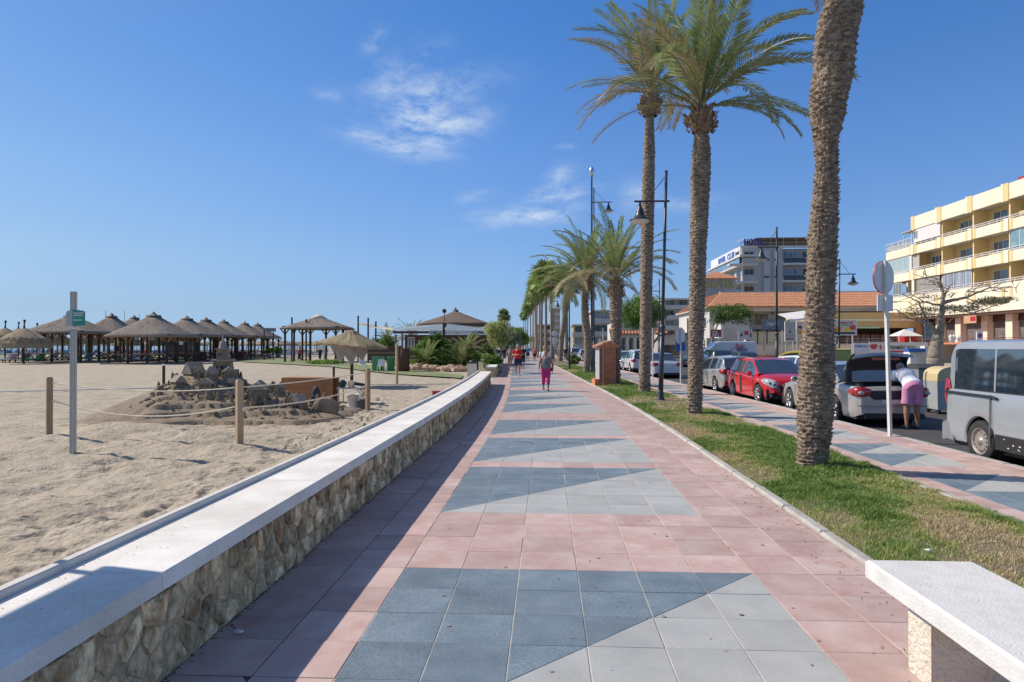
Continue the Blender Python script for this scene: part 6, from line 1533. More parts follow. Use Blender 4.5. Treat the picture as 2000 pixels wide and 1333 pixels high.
def tile_roof(parent, x0, x1, y0, y1, z0, z1, pitch=.25, hip=0.0, hip2=0.0):
    """sloping tiled plane rising away from -y; rows of half-round tiles"""
    m = MB(); m.face([(x0, y0, z0), (x1, y0, z0), (x1 - hip2, y1, z1), (x0 + hip, y1, z1)]); m.face([(x0, y0, z0 - .12), (x1, y0, z0 - .12), (x1, y0, z0), (x0, y0, z0)]); rf = m.build('roof', m_tile, parent)
    t = MB(); n = int((x1 - x0) / pitch); sl = Vector((0, y1 - y0, z1 - z0)); 
    for k in range(n):
        x = x0 + (k + .5) * pitch; f = 1.0
        if hip and x < x0 + hip: f = (x - x0) / hip
        if hip2 and x > x1 - hip2: f = (x1 - x) / hip2
        if f < .1: continue
        segs = max(1, int(6 * f)); 
        for s in range(segs):
            a = f * s / segs; b = f * (s + 1) / segs; i = len(t.v); r_ = pitch * .42
            for (q, rr, up) in ((a, r_, .03), (b, r_ * .85, .0)):
                for an in (0, 45, 90, 135, 180): t.v.append((x + rr * math.cos(R(an)), y0 - .06 + (y1 - y0) * q, z0 + (z1 - z0) * q + rr * .7 * math.sin(R(an)) + up))
            for an in range(4): t.f.append((i + an, i + an + 1, i + 6 + an, i + 5 + an)); t.m.append(0)
            t.f.append((i, i + 1, i + 2, i + 3, i + 4)); t.m.append(0)
    stuff(t.build('roof_tiles', m_tile, rf)); return rf
def white_hotel():
    Y = 92; x0 = XY(1386, Y); x1 = 46; e = bld('long white hotel wing with orange tiled roof and dark balcony windows', x0, Y, 0)
    w_ = x1 - x0; H_ = 6.95
    part(e, 'wall', m_offw, (0, 5.2, 0, 21, 0, H_)); part(e, 'wall', m_grey, (5.2, w_, 1.6, 12, 0, H_ - .1)); part(e, 'floor_slab', m_offw, (5.2, w_, 0.02, 1.59, 3.2, 3.45)); part(e, 'beam', m_offw, (5.202, w_, .02, .3, H_ - .6, H_ - .12))
    tile_roof(e, -.5, w_ + .5, -.55, 4.2, H_, 9.1, .28, hip=3.0)
    part(e, 'roof_ridge', m_offw, (2.4, w_ + .5, 4.15, 4.6, 9.0, 9.28))
    # roof plane facing the sea
    m = MB(); m.face([(-.5, -.55, H_), (2.5, 4.2, 9.1), (2.5, 17, 9.1), (-.5, 21.5, H_)]); s = m.build('roof', m_tile, e)
    k = MB()
    for q in range(70): y = -.3 + q * .3; k.tube([(-.53, y, H_ + .04), (-.53 + min(3, (y + .55) * .63, (21.5 - y) * .66), y, H_ + .04 + min(3, (y + .55) * .63, (21.5 - y) * .66) * .7)], .09, 5)
    stuff(k.build('roof_tiles', m_tile, s)); part(e, 'eave', m_offw, (-.5, -.1, -.5, 21.4, H_ - .16, H_ - .01))
    for x in np.arange(6.4, w_ - 2, 3.1):
        window(e, x, x + 1.7, 4.6, 6.0, 1.6, 2, m_dkglass, m_brown); d = MB(); d.blob((x + 2.3, 1.45, 6.1), .14, 8, 5, .05); d.build('wall_lamp', m_brown, e)
        d = MB(); d.tube([(x - .6, 1.35, 4.6), (x - .5, 1.35, 5.0), (x - .3, 1.35, 5.1), (x - .1, 1.35, 5.0), (x, 1.35, 4.6)], .05, 5); d.build('arched_rail', m_grey, e)
    railing(e, 5.4, w_, .1, 3.45, .9, 1, m_grey, 1.5); part(e, 'balcony_wall', m_offw, (5.2, w_, .0, .2, 2.7, 3.2))
    # windows in the white sea-facing side and front
    for (y, z0, z1) in ((2.0, 4.4, 5.6), (2.0, 1.2, 2.6), (13.5, 3.4, 6.0), (18, 2.6, 4.0), (7.8, 4.4, 5.6)):
        o = part(e, 'side_window', m_dkglass, (-.03, .0 - .002, y, y + 1.0, z0, z1)); part(o, 'window_sill', m_offw, (-.1, -.031, y - .1, y + 1.1, z0 - .1, z0))
    for q in (0.8,): window(e, .8, 1.9, 4.4, 5.8, 0, 1, m_dkglass, m_brown)
    # low annex with shops to the left
    part(e, 'annex', m_grey, (-4.6, -.02, 14, 26, 0, 3.6)); part(e, 'annex_roof', m_brown, (-5.0, -.02, 13.4, 13.99, 3.5, 3.75)); part(e, 'shop_window', m_dkglass, (-3.6, -1.0, 13.95, 13.999, .3, 1.9))
    part(e, 'white_blade_wall', m_white, (.6, .9, -3.5, -.01, 0, 4.6))
white_hotel()
def hotel_tower():
    Y = 104; x0, x1 = XY(1372, Y), XY(1440, Y); e = bld('small tower with pyramid tile roof carrying yellow HOTEL letters', x0, Y, 0); w_ = x1 - x0
    D = depth(x0, Y); zt, ze = Z(527, D), Z(545, D)
    part(e, 'wall', m_grey, (0.15, w_ - .15, .15, w_, 0, ze))
    ap = (w_ / 2, w_ / 2, zt); B = [(-.3, -.3, ze), (w_ + .3, -.3, ze), (w_ + .3, w_ + .3, ze), (-.3, w_ + .3, ze)]; m = MB()
    for q in range(4): m.face([B[q], B[(q + 1) % 4], ap])
    m.face(B[::-1]); rf = m.build('roof', m_tile, e)
    t = MB()
    for k in range(22):
        x = -.2 + (w_ + .4) * k / 21; f = 1 - abs(x - w_ / 2) / (w_ / 2 + .3); p = Vector((x, -.32, ze + .03)); q = Vector((x, -.32 + (w_ / 2 + .3) * f, ze + .03 + (zt - ze) * f)); t.tube([p, q], .09, 5)
        p = Vector((-.32, x, ze + .03)); q = Vector((-.32 + (w_ / 2 + .3) * f, x, ze + .03 + (zt - ze) * f)); t.tube([p, q], .09, 5)
    stuff(t.build('roof_tiles', m_tile, rf))
    letters('HOTEL', 1.35, M('yellow_letters', (.50, .45, .10), .5), e, (.25, .05, ze - 1.35), width=w_ - .4, depth=.06, bold=.02)
hotel_tower()
def grey_hotel():
    Y = 122; x0 = XY(1450, Y); x1 = XY(1602, Y); e = bld('tall grey hotel with stacked balconies and blue rooftop letters', x0, Y, 0); w_ = x1 - x0; Dp = 22
    D = depth(x0, Y); zt = Z(484, D)
    part(e, 'wall', m_grey, (0, w_ * .52, 0, Dp, 0, zt)); part(e, 'wall', m_grey, (w_ * .52, w_, 1.8, Dp, 0, zt))
    part(e, 'stair_shaft', M('pale_grey_render', (.5, .5, .49), .8, var=.05), (w_ * .27, w_ * .35, -.25, -.002, 0, zt - .5)); part(e, 'stair_shaft', M('pale_grey_render', (0, 0, 0)), (w_ * .40, w_ * .46, -.25, -.002, 0, zt - .5))
    for zf in np.arange(3, zt - 2.4, 3.0):
        window(e, w_ * .275, w_ * .345, zf + 1.6, zf + 2.1, -.25, 2, m_dkglass, m_grey); window(e, w_ * .405, w_ * .455, zf + 1.6, zf + 2.1, -.25, 2, m_dkglass, m_grey)
    for k, zf in enumerate(np.arange(zt - 2.7, 3, -3.05)):
        # right balconies
        part(e, 'balcony', m_offw, (w_ * .53, w_, 0, 1.79, zf - .35, zf)); part(e, 'balcony_end', m_offw, (w_ * .52 + .02, w_ * .53 - .002, -.02, 1.79, zf - .5, zf + .5))
        window(e, w_ * .57, w_ * .76, zf + .05, zf + 2.2, 1.8, 3, m_glassb); window(e, w_ * .82, w_ * .96, zf + .05, zf + 2.2, 1.8, 2, m_dkglass)
        railing(e, w_ * .54, w_, .1, zf, .95, 1, m_grey, 1.2); part(e, 'glass_balustrade', m_dkglass, (w_ * .54, w_, .06, .09, zf + .1, zf + .85))
        # corner balconies on the left, running back along the sea side
        if k > 0 or True:
            z = zf - .3
            part(e, 'balcony', m_offw, (-2.6, w_ * .17, -1.6, -.002, z - .3, z)); part(e, 'balcony', m_offw, (-2.6, -.002, 0, Dp, z - .3, z)) if k else part(e, 'balcony', m_offw, (-.9, -.002, 0, Dp, z - .3, z))
            part(e, 'parapet', m_grey, (-.4, w_ * .17, -1.6, -1.45, z + .001, z + 1.0)); o = part(e, 'glass_balustrade', M('blue_glass', (.10, .20, .30), .1, c2=(.22, .34, .44), sc_=.6), (-2.55 if k else -.9, -2.5 if k else -.85, -1.4, Dp, z + .05, z + 1.0))
            window(e, .3, w_ * .15, z + 1.2, z + 2.3, 0, 2, m_dkglass, m_grey)
            for q in range(5): part(e, 'side_window', m_dkglass, (-.03, -.002, 1 + q * 4.2, 3.6 + q * 4.2, z + .1, z + 2.2))
            part(e, 'balcony_post', m_white, (-.5, -.38, -1.6, -1.48, z + 1.0, z + 2.7))
    part(e, 'top_slab', m_offw, (-.95, w_ * .17, -2.0, Dp, zt - 1.8, zt - 1.45)); band = part(e, 'sign_band', m_white, (-.35, -.002, -.1, Dp - .5, zt - 1.42, zt + .3))
    letters('RIVER', 1.45, m_blue, band, (-.37, 15.2, zt - 1.15), (PI / 2, 0, -PI / 2), 5.6, .03, .07); letters('CLUB', 1.45, m_blue, band, (-.37, 8.6, zt - 1.15), (PI / 2, 0, -PI / 2), 5.0, .03, .07); letters('hotel', 1.0, m_black, band, (-.37, 2.9, zt - 1.0), (PI / 2, 0, -PI / 2), 2.4, .03, .03)
    part(e, 'parapet', m_offw, (-.35, w_, -.15, .1, zt + .001, zt + .3))
    # roof canopy
    cz = zt + 1.55; cn = part(e, 'roof_canopy', M('brown_canopy', (.26, .22, .15), .8, var=.1), (2.2, w_ + 1, -.5, 6, cz, cz + .12)); m = MB()
    for x in np.arange(.4, w_, 2.2): m.bar((x, -.5, zt + .3), (x, -.5, cz), .08); m.bar((x, -.5, cz), (x + .1, 5, cz + .25), .1)
    m.bar((-.6, -.5, zt + .8), (w_, -.5, zt + .8), .06); m.bar((-1, -.5, zt - .1), (.4, -.5, cz), .1); m.build('roof_frame', m_grey, e)
    part(e, 'canopy_back', M('brown_canopy', (0, 0, 0)), (1.2, w_, 2.5, 2.6, zt + .3, cz))
    letters('HOTEL', 1.55, M('deep_blue_letters', (.04, .03, .28), .5), e, (.15, -.6, zt + .35), width=XY(1491, Y) - x0 - .2, depth=.08, bold=.05)
grey_hotel()
def slab_block(label, px0, px1, Y, ytop, mat, floors, name='building', dark=.5, side=0, slabm=None, zb=0):
    x0, x1 = XY(px0, Y), XY(px1, Y); e = bld(label, x0, Y, 0); w_ = x1 - x0; D = depth(x0, Y); zt = Z(ytop, D); fh = (zt - 1) / floors
    part(e, 'wall', mat, (0, w_, .9, 14, 0, zt - .3)); part(e, 'roof_slab', slabm or m_offw, (-.4, w_ + .2, -.3, 14, zt - .299, zt))
    for k in range(floors):
        z = 1 + k * fh
        part(e, 'balcony', slabm or m_offw, (-.2, w_, 0, .899, z - .1, z + .12)); part(e, 'balcony_parapet', slabm or m_offw, (-.2, w_, -.02, .08, z + .121, z + fh * .34))
        n = max(2, int(w_ / 3.2))
        for q in range(n): a = w_ * q / n + .4; window(e, a, a + w_ / n - .9, z + fh * .36, z + fh * .86, .9, 2, m_dkglass if (q + k) % 2 else m_glassb, m_grey)
    return e
slab_block('grey balcony block behind the street lamp left of the white hotel', 1297, 1350, 128, 583, m_grey, 5)
slab_block('pale flat-roofed block with a white side wall between palm trunks', 1158, 1224, 150, 606, M('pale_beige_render', (.52, .48, .40), .85, var=.06), 3)
slab_block('ochre and cream block with arches beyond the curved palm', 1120, 1160, 170, 634, M('sand_render', (.56, .46, .28), .85, var=.08), 2)
slab_block('small cream tower block between the leaning palms', 1078, 1094, 190, 602, M('warm_beige_render', (.50, .42, .30), .85, var=.06), 6)
slab_block('low white building among the distant fan palms', 1048, 1082, 230, 634, m_offw, 3)
slab_block('far pale building at the end of the promenade', 985, 1020, 420, 640, m_offw, 4)
def arcade(px0, px1, Y, label):
    x0, x1 = XY(px0, Y), XY(px1, Y); e = bld(label, x0, Y, 0); w_ = x1 - x0; D = depth(x0, Y); z1, z2 = Z(660, D), Z(646, D)
    part(e, 'wall', m_offw, (0, w_, 1.5, 9, 0, z2 + 1.2)); n = 7
    for k in range(n + 1): x = w_ * k / n; part(e, 'pillar', m_cream, (x - .25, x + .25, 0, .4, 0, z1))
    part(e, 'beam', m_offw, (-.3, w_ + .3, -.05, .5, z1, z1 + .6))
    tile_roof(e, -.4, w_ + .4, -.4, 2.4, z1 + .6, z2 + .3, .5)
    for k in range(n): part(e, 'shop_window', m_dkglass, (w_ * k / n + .5, w_ * (k + 1) / n - .5, 1.44, 1.498, .2, 2.6))
    for k in range(5): window(e, w_ * (k + .2) / 5, w_ * (k + .7) / 5, z2 + .35, z2 + .95, 1.5, 1, m_glassb, m_white)
arcade(1196, 1300, 112, 'low white arcade with tiled roof behind the white cars')
def ochre_arcade():
    Y = 80; x0, x1 = XY(1594, Y), XY(1800, Y); e = bld('ochre fascia building with red windows in deep shade behind the huge palm', x0, Y, 0); w_ = x1 - x0; D = depth(x0, Y)
    a, b = Z(641, D), Z(611, D)
    part(e, 'fascia', m_ochre, (0, w_, 0, 10, a, b)); part(e, 'fascia_moulding', m_cream, (-.02, w_, -.08, -.002, a + .8, a + 1.0)); part(e, 'back_wall', m_brown, (0, w_, 3.2, 3.5, 2.0, a - .002)); part(e, 'floor', m_pave, (0, w_, -3, 9, 1.9, 2.0))
    part(e, 'pillar', m_ochre, (w_ - .6, w_, 0, .6, 2.0, a - .002)); part(e, 'pillar', m_brown, (w_ * .25, w_ * .25 + .3, 0, .3, 2.0, a - .002))
    fr = m_red
    for q in range(8): window(e, w_ * .2 + q * 1.12, w_ * .2 + q * 1.12 + 1.05, 2.1, a - .7, 1.6, 2, M('pinkish_glass', (.28, .19, .17), .3, c2=(.38, .30, .27), sc_=1), M('dark_red_frame', (.22, .02, .025), .5), bars=2)
    for q in range(3): window(e, .4 + q * .8, 1.1 + q * .8, 2.1, a - .8, 1.4, 1, m_dkglass, M('dark_red_frame', (0, 0, 0)))
    # striped green awning
    m = MB(); aw0, aw1 = 0.2, XY(1706, Y) - x0; n = 30
    for k in range(n): xa = aw0 + (aw1 - aw0) * k / n; m.box(xa, xa + (aw1 - aw0) / n - .04, -1.6, .0, a - .1 + .0, a + .02 + (.04 if k % 2 else 0))
    m.build('green_awning', M('pale_green_awning', (.26, .46, .34), .7, c2=(.36, .56, .44), sc_=3), e)
    railing(e, 0, w_, -2.6, 2.0, .55, 2, m_grey, 2.0)
ochre_arcade()
def wall_terrace():
    e = bld('low cream retaining wall along the far side of the car park', 10, 74, 0, 'retaining_wall', 'wall'); x0, x1 = XY(1462, 74) - 10, XY(1800, 74) - 10
    part(e, 'wall_face', m_cream, (x0, x1 + 22, 0, 1.2, 0, 1.85)); part(e, 'coping', m_offw, (x0, x1 + 22, -.1, 1.3, 1.851, 1.98))
    part(e, 'brick_band', m_brick, (x0, x1 - 6, -1.2, -.002, 0, .75))
    b = part(e, 'white_wall', m_offw, (XY(1386, 74) - 10, x0 - .1, 1.4, 2.0, 0, 2.6))
wall_terrace()
def board(name, label, px0, px1, py0, py1, D, mat, legs=True, cat='sign', th=.08, tilt=0, txt=None, tm=None, group=None, zb=0, frame=None):
    a = W(px0, py1, D); b = W(px1, py0, D); w_ = (b - a).length if False else (px1 - px0) / F * D; e = E(name, label, cat, (a.x, a.y, zb), PSI + tilt, group)
    m = bevel_box(0, w_, 0, th, a.z - zb, b.z - zb, .01); p = m.build('sign_panel', mat, e)
    if frame:
        f = MB(); 
        for bx in ((-.06, 0, a.z, b.z), (w_, w_ + .06, a.z, b.z)): f.box(bx[0], bx[1], -.03, th, bx[2] - zb, bx[3] - zb)
        f.box(-.06, w_ + .06, -.03, th, b.z - zb, b.z - zb + .06); f.box(-.06, w_ + .06, -.03, th, a.z - zb - .06, a.z - zb); f.build('frame', frame, e)
    if legs:
        for x in (w_ * .12, w_ * .88): m = MB(); m.box(x - .05, x + .05, th + .002, th + .1, 0, b.z - zb - .1); m.build('leg', m_grey, e)
    if txt:
        for (t, fx, fz, fw, fh, tmm) in txt: letters(t, (b.z - a.z) * fh * 1.35, tmm, p, (w_ * fx, -.012, a.z - zb + (b.z - a.z) * fz), width=w_ * fw, depth=.006, bold=.006)
    return e, p, w_, a.z - zb, b.z - zb
m_navy = M('navy_print', (.02, .03, .10), .5); m_redp = M('red_print', (.50, .05, .06), .6); m_wp = M('white_print', (.75, .75, .75), .5)
board('billboard', 'dark red sign with white lettering left of the delivery van roof', 1388, 1409, 644, 659, 70, M('maroon_board', (.30, .03, .04), .5), txt=[('HOTEL', .12, .6, .5, .25, m_wp), ('REST', .15, .3, .6, .22, m_wp), ('ABIERTO', .1, .06, .7, .18, m_wp)])
e, p, w_, a, b = board('billboard', 'white advertising board with a red and dark emblem above the van', 1442, 1470, 643, 664, 70, M('pale_board', (.52, .51, .52), .5, var=.04))
m = MB(); m.box(w_ * .42, w_ * .72, -.02, -.002, a + (b - a) * .45, a + (b - a) * .8); m.build('emblem', m_redp, p); m = MB(); m.prism([(w_ * .1, a + .35), (w_ * .3, a + .35), (w_ * .28, a + .75)], -.02, -.002, 'Y'); m.prism([(w_ * .8, a + .3), (w_ * .92, a + .3), (w_ * .88, a + .85)], -.02, -.002, 'Y'); m.build('emblem', m_navy, p)
board('shop_sign', 'blue-grey sign with white lettering beside the vertical white board', 1488, 1535, 624, 645, 72, M('blue_grey_board', (.10, .15, .20), .5, c2=(.14, .20, .27), sc_=.5), txt=[('Cristal', .18, .42, .30, .42, m_wp), ('Wil', .52, .42, .16, .42, m_wp)], zb=0)
board('sign_pillar', 'tall white sign board with grey lettering next to the lamp pole', 1534, 1553, 629, 666, 66, M('pale_grey_board', (.42, .44, .46), .5), txt=[('CLINIC', .12, .8, .7, .10, m_grey), ('w', .42, .62, .2, .12, m_grey), ('&', .38, .42, .25, .14, m_navy), ('FARMACIA', .08, .22, .84, .1, m_grey), ('abierto', .1, .06, .8, .08, m_navy)], frame=m_white)
e, p, w_, a, b = board('billboard', 'advertising board with dark MA lettering and orange picture beside the huge trunk', 1556, 1575, 628, 655, 64, M('pale_board', (0, 0, 0)), txt=[('MA', .15, .45, .7, .26, m_navy)])
m = MB(); m.blob((w_ * .4, -.01, a + (b - a) * .2), .22, 8, 5, .2, sq=(1.4, .05, .8)); m.build('picture', M('orange_print', (.6, .28, .03), .6), p)
e, p, w_, a, b = board('billboard', 'food advertising board with fruit pictures right of the huge trunk', 1628, 1672, 626, 654, 60, M('pale_board', (0, 0, 0)), txt=[('CREPETTES', .25, .76, .62, .14, m_redp), ('FRUTAS', .36, .60, .42, .12, m_green)], frame=m_white)
for (fx, fz, c_, r_) in ((.22, .38, 'orange_print', .3), (.08, .3, 'brown_print', .2), (.85, .5, 'red_fruit_print', .28), (.62, .3, 'yellow_print', .3)):
    m = MB(); m.blob((w_ * fx, -.01, a + (b - a) * fz), r_, 10, 5, .12, sq=(1, .05, .8)); m.build('picture', M(c_, {'orange_print': (.6, .28, .03), 'brown_print': (.3, .15, .05), 'red_fruit_print': (.5, .06, .08), 'yellow_print': (.55, .5, .04)}[c_], .6), p)
m = MB(); m.box(w_ * .05, w_ * .95, -.02, -.002, a + .04, a + .22); m.build('strip', m_navy, p)
board('yellow_sign', 'small yellow sign on the cream wall above the red car', 1473, 1498, 676, 683, 73, M('bright_yellow', (.50, .46, .02), .5), False)
e, p, w_, a, b = board('banner', 'long white supermarket banner lettered SUPERMERCADO', 1698, 1812, 669, 690, 60, M('banner_white', (.66, .65, .63), .6, var=.04), txt=[('SUPERMERCADO', .26, .34, .54, .36, M('near_black_print', (.03, .02, .03), .6))], zb=0)
m = MB(); m.box(w_ * .30, w_ * .62, -.02, -.002, a + .06, a + .2); m.build('underline', m_redp, p); m = MB(); m.blob((w_ * .08, -.01, a + (b - a) * .6), .26, 8, 5, .3, sq=(1.3, .05, .8)); m.blob((w_ * .19, -.01, a + (b - a) * .55), .2, 6, 5, .3, sq=(.6, .05, 1)); m.build('logo', m_redp, p)
board('banner', 'white and lilac banner left of the supermarket banner', 1667, 1697, 670, 690, 60, M('lilac_banner', (.55, .55, .62), .6, var=.05), txt=[('OFERTAS', .08, .55, .8, .22, m_blue)])
board('kiosk', 'small white kiosk panel with blue header before the bare tree', 1778, 1808, 688, 712, 45, m_white, False, 'kiosk', .8)
board('kiosk_header', 'blue header board on top of the small white kiosk', 1775, 1808, 681, 688, 44.6, m_blue, False, 'sign', .5)
board('covered_board', 'white covered board between the kiosk and the bare tree trunk', 1806, 1822, 676, 712, 46, m_white, False, 'panel', .5)
board('red_stall', 'red stall under the edge of the white gazebo', 1767, 1792, 649, 668, 74, m_red, False, 'stall', 1.5, zb=1.9)
board('no_parking_sign', 'small no-parking sign with purple disc above the silver van', 1908, 1920, 648, 664, 40, m_white, False, 'sign')
m = MB(); m.lathe([(.13, -.02), (0, -.021)], 18, (.18, 0, 2.35), ax='Y', caps=False); o = m.build('prohibition_disc', M('purple_disc', (.30, .05, .22), .5), [x for x in bpy.data.objects if x.name.startswith('no_parking_sign')][0])
c = W(1767, 655, 72); e = E('white_gazebo', 'white peaked canopy in front of the ochre arcade', 'gazebo', (c.x, c.y, 2.0)); zt = Z(643, 72) - 2; ze = Z(657, 72) - 2; m = MB()
for q in range(4): a0, a1 = R(45 + 90 * q), R(135 + 90 * q); m.face([(1.75 * math.cos(a0), 1.75 * math.sin(a0), ze), (1.75 * math.cos(a1), 1.75 * math.sin(a1), ze), (0, 0, zt)])
m.build('canopy', m_white, e)
for q in range(4): m = MB(); m.box(1.65 * math.cos(R(45 + 90 * q)) - .03, 1.65 * math.cos(R(45 + 90 * q)) + .03, 1.65 * math.sin(R(45 + 90 * q)) - .03, 1.65 * math.sin(R(45 + 90 * q)) + .03, 0, ze); m.build('leg', m_white, e)
# snack kiosk glass pavilion between the signs
Y = 76; x0, x1 = XY(1462, Y), XY(1580, Y); e = bld('glazed cafe pavilion with cream panels behind the blue-grey sign', x0, Y, 0, 'cafe_pavilion'); w_ = x1 - x0; D = depth(x0, Y)
part(e, 'back_wall', m_offw, (0, w_, 1.0, 3, 1.9, Z(646, D))); part(e, 'roof', m_black, (-.2, w_, -.3, 3, Z(646, D), Z(644, D)))
for k in range(7): part(e, 'mullion', m_black, (w_ * k / 6.5 - .06, w_ * k / 6.5 + .06, 0, .12, 1.9, Z(646, D)))
for k in range(6): part(e, 'cream_panel', M('cream_panel', (.55, .53, .40), .7, var=.08), (w_ * k / 6.5 + .062, w_ * (k + 1) / 6.5 - .062, .02, .1, 1.95, Z(648, D)))
m = MB(); m.face([(w_ * .6, -1.5, Z(626, D)), (w_ * 1.02, -1.5, Z(621, D)), (w_ * 1.02, 1.5, Z(606, D)), (w_ * .55, 1.5, Z(613, D))]); m.face([(w_ * .6, -1.5, Z(630, D)), (w_ * 1.02, -1.5, Z(625, D)), (w_ * 1.02, -1.5, Z(621, D)), (w_ * .6, -1.5, Z(626, D))]); m.build('white_awning', m_white, e)
m = MB(); m.prism([(w_ * .45, Z(634, D)), (w_ * .62, Z(624, D)), (w_ * .9, Z(625, D)), (w_ * .9, Z(627, D)), (w_ * .62, Z(628, D)), (w_ * .47, Z(636, D))], -1.4, -1.3, 'Y'); m.build('green_trim', M('lime_green', (.2, .42, .12), .6), e)
# parapet lanterns
for (px, lab) in ((1857, 'left'), (1863, 'middle'), (1874, 'right')):
    c = W(px, 664, 56); e = E('lantern', 'small white garden lantern on the terrace wall, %s of three' % lab, 'lantern', (c.x, c.y, 1.98), 0, 'lanterns on the terrace wall'); m = MB(); m.lathe([(.05, 0), (.06, .15), (.14, .2), (.17, .5), (.2, .52), (0, .75)], 6); m.build('lamp_body', m_white, e)
# containers beside the boot
def container(px0, px1, pyt, pyb, D, body, lid, label, lidh=.15, dome=False):
    c = W((px0 + px1) / 2, 676, D); w_ = (px1 - px0) / F * D; h = Z(pyt, D) - RZ; e = E('recycling_container', label, 'container', (c.x, c.y, RZ), R(-4)); m = MB(); m.box(-w_ / 2 * .94, w_ / 2 * .94, -.38, .38, .12, h - lidh, 0, 0, 1.06); m.build('body', body, e)
    m = MB()
    if dome: m.prism([(-w_ / 2 * math.cos(PI * t), h - lidh + lidh * 1.3 * math.sin(PI * t) ** .6) for t in np.linspace(0, 1, 13)], -.41, .41, 'Y'); m.box(-w_ / 2, w_ / 2, -.42, .42, h - lidh - .04, h - lidh)
    else: m.prism([(-.42, h - lidh), (.42, h - lidh), (.42, h - lidh + .05), (.22, h), (-.22, h), (-.42, h - lidh + .05)], -w_ / 2, w_ / 2, 'X')
    m.build('lid', lid, e)
    for x in (-w_ / 2 * .8, w_ / 2 * .8):
        for y in (-.28, .28): m = MB(); m.lathe([(.09, -.03), (.09, .03)], 12, (x, y, .09), ax='X'); m.build('castor', m_black, e)
    m = MB(); m.box(-w_ / 2 * .7, w_ / 2 * .7, -.41, -.385, h * .5, h * .54); m.build('handle', m_steel, e)
container(1783, 1826, 711, 0, 20.5, M('blue_grey_container', (.20, .22, .23), .5, c2=(.26, .29, .30), sc_=2), M('dark_container_lid', (.07, .075, .08), .5), 'blue-grey container with dark lid just right of the open boot', .16)
container(1818, 1876, 722, 0, 19.0, M('grey_container', (.36, .38, .38), .5, var=.06), M('cream_lid', (.62, .50, .26), .5, var=.06), 'pale grey container with cream domed lid beside the van', .28, True)
container(1612, 1655, 681, 0, 34, M('yellow_green_container', (.38, .36, .08), .5, c2=(.46, .43, .12), sc_=2), M('yellow_green_container', (0, 0, 0)), 'yellow-green recycling container right of the huge palm trunk', .1)
# ================================================================ BEACH CLUB (left)
m_orange = M('orange_timber', (.26, .14, .075), .8, c2=(.34, .20, .12), sc_=6)
m_bed = M('lilac_mattress', (.42, .40, .50), .9, var=.12, sc_=4)
def sq_roof(a, zt, ze, cap=.16, n=32, seed=0, over=.9, p0=5.0):
    rg = random.Random(seed); P = []; prof = []
    for t in np.linspace(0, 1, 12): prof.append((.015 + t * .985, zt - (zt - ze) * (t ** .93 - .10 * math.exp(-(t / .10) ** 2) * 0 + .05 * (1 - math.exp(-(t / .05) ** 2)) * (1 - t)))) 
    rows = []
    for j, (t, z) in enumerate(prof):
        if abs(t - cap) < .06: rows.append((cap + .02, z + .03)); rows.append((cap + .025, z - .08))
        rows.append((t, z))
    rows.sort(key=lambda q: (q[0], -q[1])); rows += [(1.0, ze - .16), (.93, ze - .20), (.5, ze + .25), (.05, ze + .6)]
    for (t, z) in rows:
        row = []; p = 2 + (p0 - 2) * min(1, t * 1.2)
        for q in range(n):
            th = 2 * PI * q / n; r_ = a * t / (abs(math.cos(th)) ** p + abs(math.sin(th)) ** p) ** (1 / p); j_ = 1 + rg.uniform(-.012, .012); row.append((r_ * j_ * math.cos(th), r_ * j_ * math.sin(th), z + rg.uniform(-.02, .02)))
        row.append(row[0]); P.append(row)
    m = MB(); m.grid(P)
    fr = MB()
    for q in range(1100):
        th = rg.uniform(0, 2 * PI); t = rg.uniform(.1, 1); p = 2 + (p0 - 2) * min(1, t * 1.2); r_ = a * t / (abs(math.cos(th)) ** p + abs(math.sin(th)) ** p) ** (1 / p); z = zt - (zt - ze) * (t ** .93 + .05 * (1 - t)) + .03; d = Vector((math.cos(th), math.sin(th), -(zt - ze) / a * 1.05)).normalized() * rg.uniform(.15, .35)
        o_ = Vector((r_ * math.cos(th), r_ * math.sin(th), z)); s_ = Vector((-math.sin(th), math.cos(th), 0)) * .03; fr.face([o_ - s_, o_ + s_, o_ + d])
    return m, fr
